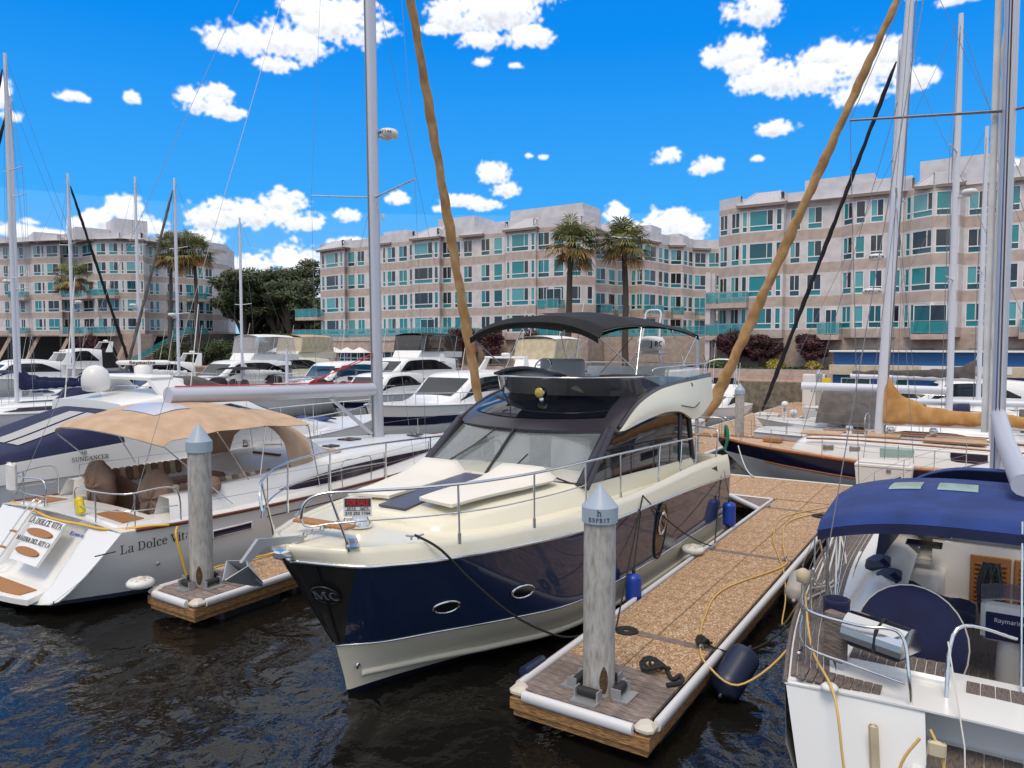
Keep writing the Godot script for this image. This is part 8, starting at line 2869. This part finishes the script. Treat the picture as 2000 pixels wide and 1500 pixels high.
	sheet(st, [[Vector3(0.01, 0.2, 0.02), Vector3(0.01, 0.43, 0.02)], [Vector3(0.28, 0.14, -0.24), Vector3(0.28, 0.37, -0.24)]], 0.03)
	part(o, "canton", st, "canvas_navy")
	rail(o, "staff", [Vector3(0, -0.6, 0), Vector3(0, 0.5, 0)], 0.02, "galv")

# ---------------------------------------------------------------- planting
func leaf_mesh(blobs: Array, count: int, size: float, base: Color, seed_: int, flat := 0.6) -> ArrayMesh:
	# many leaf-sized faces spread through lumpy clumps
	var r := RandomNumberGenerator.new()
	r.seed = seed_
	var v := PackedVector3Array()
	var n := PackedVector3Array()
	var c := PackedColorArray()
	var total := 0.0
	for b in blobs: total += pow(b[1], 2.0)
	for b in blobs:
		var k := int(count * pow(b[1], 2.0) / total)
		var tone := r.randf_range(0.75, 1.3)
		for i in k:
			var d := Vector3(r.randfn(), r.randfn() * 0.8, r.randfn()).normalized()
			var p: Vector3 = b[0] + d * b[1] * pow(r.randf(), 0.42) * Vector3(1, b[2] if b.size() > 2 else 0.8, 1)
			var a := Vector3(r.randfn(), r.randfn() * flat, r.randfn()).normalized()
			var u := a.cross(d + Vector3(0.01, 0.3, 0)).normalized()
			var s := size * r.randf_range(0.6, 1.4)
			var nn := a.cross(u).normalized()
			var col := base * tone * r.randf_range(0.6, 1.5)
			col.a = 1.0
			for q in [p - a * s, p + u * s * 0.5, p + a * s, p - a * s, p + a * s, p - u * s * 0.5]:
				v.append(q); n.append(nn); c.append(col)
	var arr := []
	arr.resize(Mesh.ARRAY_MAX)
	arr[Mesh.ARRAY_VERTEX] = v
	arr[Mesh.ARRAY_NORMAL] = n
	arr[Mesh.ARRAY_COLOR] = c
	var me := ArrayMesh.new()
	me.add_surface_from_arrays(Mesh.PRIMITIVE_TRIANGLES, arr)
	return me

func palm(label: String, at: Vector3, h: float, r: float, lean: float, seed_: int, dry := 0.3) -> void:
	var o := thing("palm_tree", label, "palm tree", at, 0.0, "fan palms")
	var g := RandomNumberGenerator.new()
	g.seed = seed_
	var st := sh()
	var pts := []
	for i in 13:
		var t := i / 12.0
		pts.append(Vector3(lean * t * t + 0.05 * sin(t * 9.0 + seed_), h * t, 0.1 * sin(t * 5.0)))
	tube(st, pts, 0.34, 10, 0.24)
	part(o, "trunk", st, "palm_bark")
	var top: Vector3 = pts[12]
	st = sh()
	lathe(st, [[0.24, -1.0], [0.42, -0.6], [0.46, -0.2], [0.3, 0.2], [0.05, 0.4]], 10, Transform3D(Basis(), top))
	part(o, "boots", st, "palm_dry_bark")
	for kind in 2:
		var v := PackedVector3Array()
		var n := PackedVector3Array()
		var c := PackedColorArray()
		var count := 58 if kind == 0 else int(26 * dry) + 5
		for i in count:
			var az := g.randf() * TAU
			var el := asin(g.randf_range(-0.55, 1.0)) if kind == 0 else g.randf_range(-1.0, -0.3)
			var d := Vector3(cos(az) * cos(el), sin(el), sin(az) * cos(el))
			var reach := r * g.randf_range(0.22, 0.68)
			var hub := top + d * reach + Vector3.DOWN * 0.12 * reach
			var side := d.cross(Vector3.UP).normalized()
			var up := side.cross(d).normalized()
			var base: Color = cache["palm_leaf"] if kind == 0 else cache["palm_dry"]
			var tone := g.randf_range(0.55, 1.9)
			if kind == 0 and el < -0.2: base = base.lerp(cache["palm_dry"], g.randf() * 0.6)
			# petiole
			for q in [top, hub + side * 0.025, hub - side * 0.025]:
				v.append(q); n.append(up); c.append(base * tone)
			for k in 15:
				var a := lerpf(-1.75, 1.75, k / 14.0) + g.randf_range(-0.05, 0.05)
				var dir := (d * cos(a) + side * sin(a)).normalized()
				var ln := r * 0.46 * (0.72 + 0.28 * cos(a)) * g.randf_range(0.85, 1.1)
				var mid := hub + dir * ln * 0.55 + up * 0.05
				var tip := hub + dir * ln + Vector3.DOWN * ln * g.randf_range(0.1, 0.4)
				var w := dir.cross(up).normalized() * 0.040 * r / 2.0
				var col := base * tone * g.randf_range(0.8, 1.2)
				for q in [hub, mid - w, mid + w, mid - w, tip, mid + w]:
					v.append(q); n.append(up); c.append(col)
		for i in c.size(): c[i].a = 1.0
		var arr := []
		arr.resize(Mesh.ARRAY_MAX)
		arr[Mesh.ARRAY_VERTEX] = v
		arr[Mesh.ARRAY_NORMAL] = n
		arr[Mesh.ARRAY_COLOR] = c
		var me := ArrayMesh.new()
		me.add_surface_from_arrays(Mesh.PRIMITIVE_TRIANGLES, arr)
		part(o, "crown" if kind == 0 else "dry_skirt", me, "palm_leaf" if kind == 0 else "palm_dry")

func tree(called: String, label: String, at: Vector3, h: float, r: float, m: String, seed_: int, count := 7000, size := 0.22, bare := 0.35, squash := 0.8) -> void:
	var o := thing(called, label, "tree" if called.ends_with("tree") else "shrub", at, 0.0, "trees and shrubs on the shore")
	var g := RandomNumberGenerator.new()
	g.seed = seed_
	var st := sh()
	var blobs := []
	var limbs := 9
	for i in limbs:
		var a := TAU * i / limbs + g.randf() * 0.6
		var reach := r * g.randf_range(0.25, 0.72)
		var tip := Vector3(cos(a) * reach, h * g.randf_range(bare + 0.12, 0.92), sin(a) * reach)
		tube(st, curve([Vector3(0, 0, 0), Vector3(cos(a) * reach * 0.12, h * bare * 0.7, sin(a) * reach * 0.12), Vector3(cos(a) * reach * 0.6, lerpf(h * bare, tip.y, 0.5), sin(a) * reach * 0.6), tip], 9), 0.09 * sqrt(h), 6, 0.015 * h)
		blobs.append([tip, r * g.randf_range(0.30, 0.5), squash])
		blobs.append([tip + Vector3(g.randf_range(-1, 1), g.randf_range(-0.3, 0.6), g.randf_range(-1, 1)) * r * 0.4, r * g.randf_range(0.2, 0.36), squash])
	blobs.append([Vector3(0, h * 0.86, 0), r * 0.45, squash])
	part(o, "trunk", st, "bark")
	part(o, "crown", leaf_mesh(blobs, count, size, cache[m], seed_), m)

func planting() -> void:
	M["palm_dry_bark"] = M["palm_bark"]
	palm("tall fan palm left of the pair before the middle block", Vector3(-33.5, 1.9, -61.9), 12.9, 3.3, 0.3, 4, 0.6)
	palm("tall fan palm right of the pair before the middle block", Vector3(-28.4, 1.9, -63.9), 12.7, 3.3, -0.3, 9, 0.15)
	palm("single fan palm before the left block", Vector3(-113.7, 1.9, -56.0), 13.2, 3.4, 0.4, 14, 0.8)
	palm("left one of two close palms beside the left block", Vector3(-104.5, 1.9, -66.0), 17.4, 3.8, 0.3, 21, 0.5)
	palm("right one of two close palms beside the left block", Vector3(-99.4, 1.9, -67.2), 17.2, 4.2, -0.9, 27, 0.7)
	var k := 0
	for q in [[-97, -90, 9.0, 8.0, "broad dark tree low behind the evergreens"], [-99.5, -86.5, 9.2, 6.5, "broad dark tree in the middle behind the evergreen trunks"], [-106, -92, 9.0, 8.0, "second broad dark tree low behind the evergreens"], [-104, -79, 15.5, 6.5, "dark evergreen tree right beside the left block"], [-99.0, -82, 17.0, 7.0, "tallest dark evergreen between the two blocks"], [-93.5, -80, 14.0, 6.0, "dark evergreen with bare lower limbs near the middle block"], [-88.0, -79, 10.5, 4.5, "lower dark evergreen next to the terrace"], [-109, -84, 15.0, 6.0, "dark evergreen half hidden by the left block"]]:
		tree("evergreen_tree", q[4], Vector3(q[0], 1.85, q[1]), q[2], q[3], "pine", 40 + k, 15000, 0.24, 0.42 if q[2] > 9.5 else 0.02, 0.55)
		k += 1
	for q in [[-85.0, -70.0, 4.6, 3.2, "round green shrub at the terrace's left end"], [-95.0, -69.5, 3.2, 3.4, "green shrub behind the tan flybridge yacht"], [-101.0, -69.0, 3.0, 3.6, "green hedge bush beside the stair"], [-108, -67.5, 3.0, 3.0, "green bush under the stair of the left block"]]:
		tree("green_shrub", q[4], Vector3(q[0], 1.85, q[1]), q[2], q[3], "shrub", 60 + k, 7000, 0.16, 0.05)
		k += 1
	for q in [[-50.2, -67.0, 4.4, 2.5, "purple leaved plum tree at the terrace's right end"], [-46.6, -67.8, 4.2, 2.0, "purple plum tree behind the tan furled sail"], [-41.5, -68.4, 4.2, 2.1, "purple plum tree behind the yacht's bimini"], [-19.6, -68.6, 4.0, 1.9, "purple plum tree at the right block's corner"], [-17.0, -68.5, 3.4, 1.6, "purple plum tree left of the dark furled stay"], [-12.9, -68.6, 3.5, 1.6, "purple plum tree right of the dark furled stay"], [-122, -63.0, 5.0, 2.6, "purple tree at the foot of the left block"]]:
		tree("plum_tree", q[4], Vector3(q[0], 2.4 if q[0] > -60 else 1.9, q[1]), q[2], q[3], "plum", 80 + k, 6000, 0.12, 0.3)
		k += 1
	# planting strip before the right block
	for q in [[-20.8, 1.0, "shrub", "palm-like green bush in the planter at the right block"], [-15.6, 0.8, "grass_yellow", "yellow green spiky plant in the planter"], [-12.4, 0.7, "grass_yellow", "second yellow spiky plant right of the first"], [-10.4, 0.7, "flower", "orange flowering plant in the planter"], [-9.2, 0.7, "flower", "second orange flowering plant beside the blue building"], [-8.0, 1.2, "shrub", "green bush beside the blue building's left end"]]:
		var o := thing("planter_plant", q[3], "plant", Vector3(q[0], 2.7, -67.3), 0.0, "plants in the planter")
		var me := leaf_mesh([[Vector3(0, q[1] * 0.5, 0), q[1] * 0.9, 0.8], [Vector3(0.5, q[1] * 0.3, 0.1), q[1] * 0.6, 0.8]], 1300, 0.13, cache[q[2]], 120 + k, 1.5)
		part(o, "foliage", me, q[2])
		k += 1
	var hedge := []
	var x := -23.5
	var g := RandomNumberGenerator.new()
	g.seed = 5
	while x < 9.0:
		hedge.append([Vector3(x, 2.78, -67.0 - g.randf() * 0.8), g.randf_range(0.35, 0.6), 0.6])
		x += 0.4
	var hm := part(self, "ground_cover", leaf_mesh(hedge, 16000, 0.10, cache["shrub"], 200), "shrub")
	hm.set_meta("kind", "stuff")
	tag(hm, "low green ground cover along the planter wall", "ground cover")
	# white umbrellas of the terrace
	for i in 8:
		var ux := lerpf(-76.0, -61.5, i / 7.0)
		var o := thing("umbrella", ["leftmost white cafe umbrella in the row below the terrace", "second white cafe umbrella from the left", "third white cafe umbrella from the left", "fourth white cafe umbrella from the left", "fifth white cafe umbrella from the left", "third white cafe umbrella from the right", "second white cafe umbrella from the right", "rightmost white cafe umbrella in the row"][i], "umbrella", Vector3(ux, 1.9, -62.5), 0.3, "white cafe umbrellas")
		var st := sh()
		lathe(st, [[1.35, 2.15], [0.7, 2.48], [0.05, 2.78]], 8, Transform3D(), false)
		part(o, "canopy", st, "canvas_white")
		st = sh()
		tube(st, [Vector3(0, 0, 0), Vector3(0, 2.7, 0)], 0.04, 6)
		part(o, "pole", st, "plastic_white")
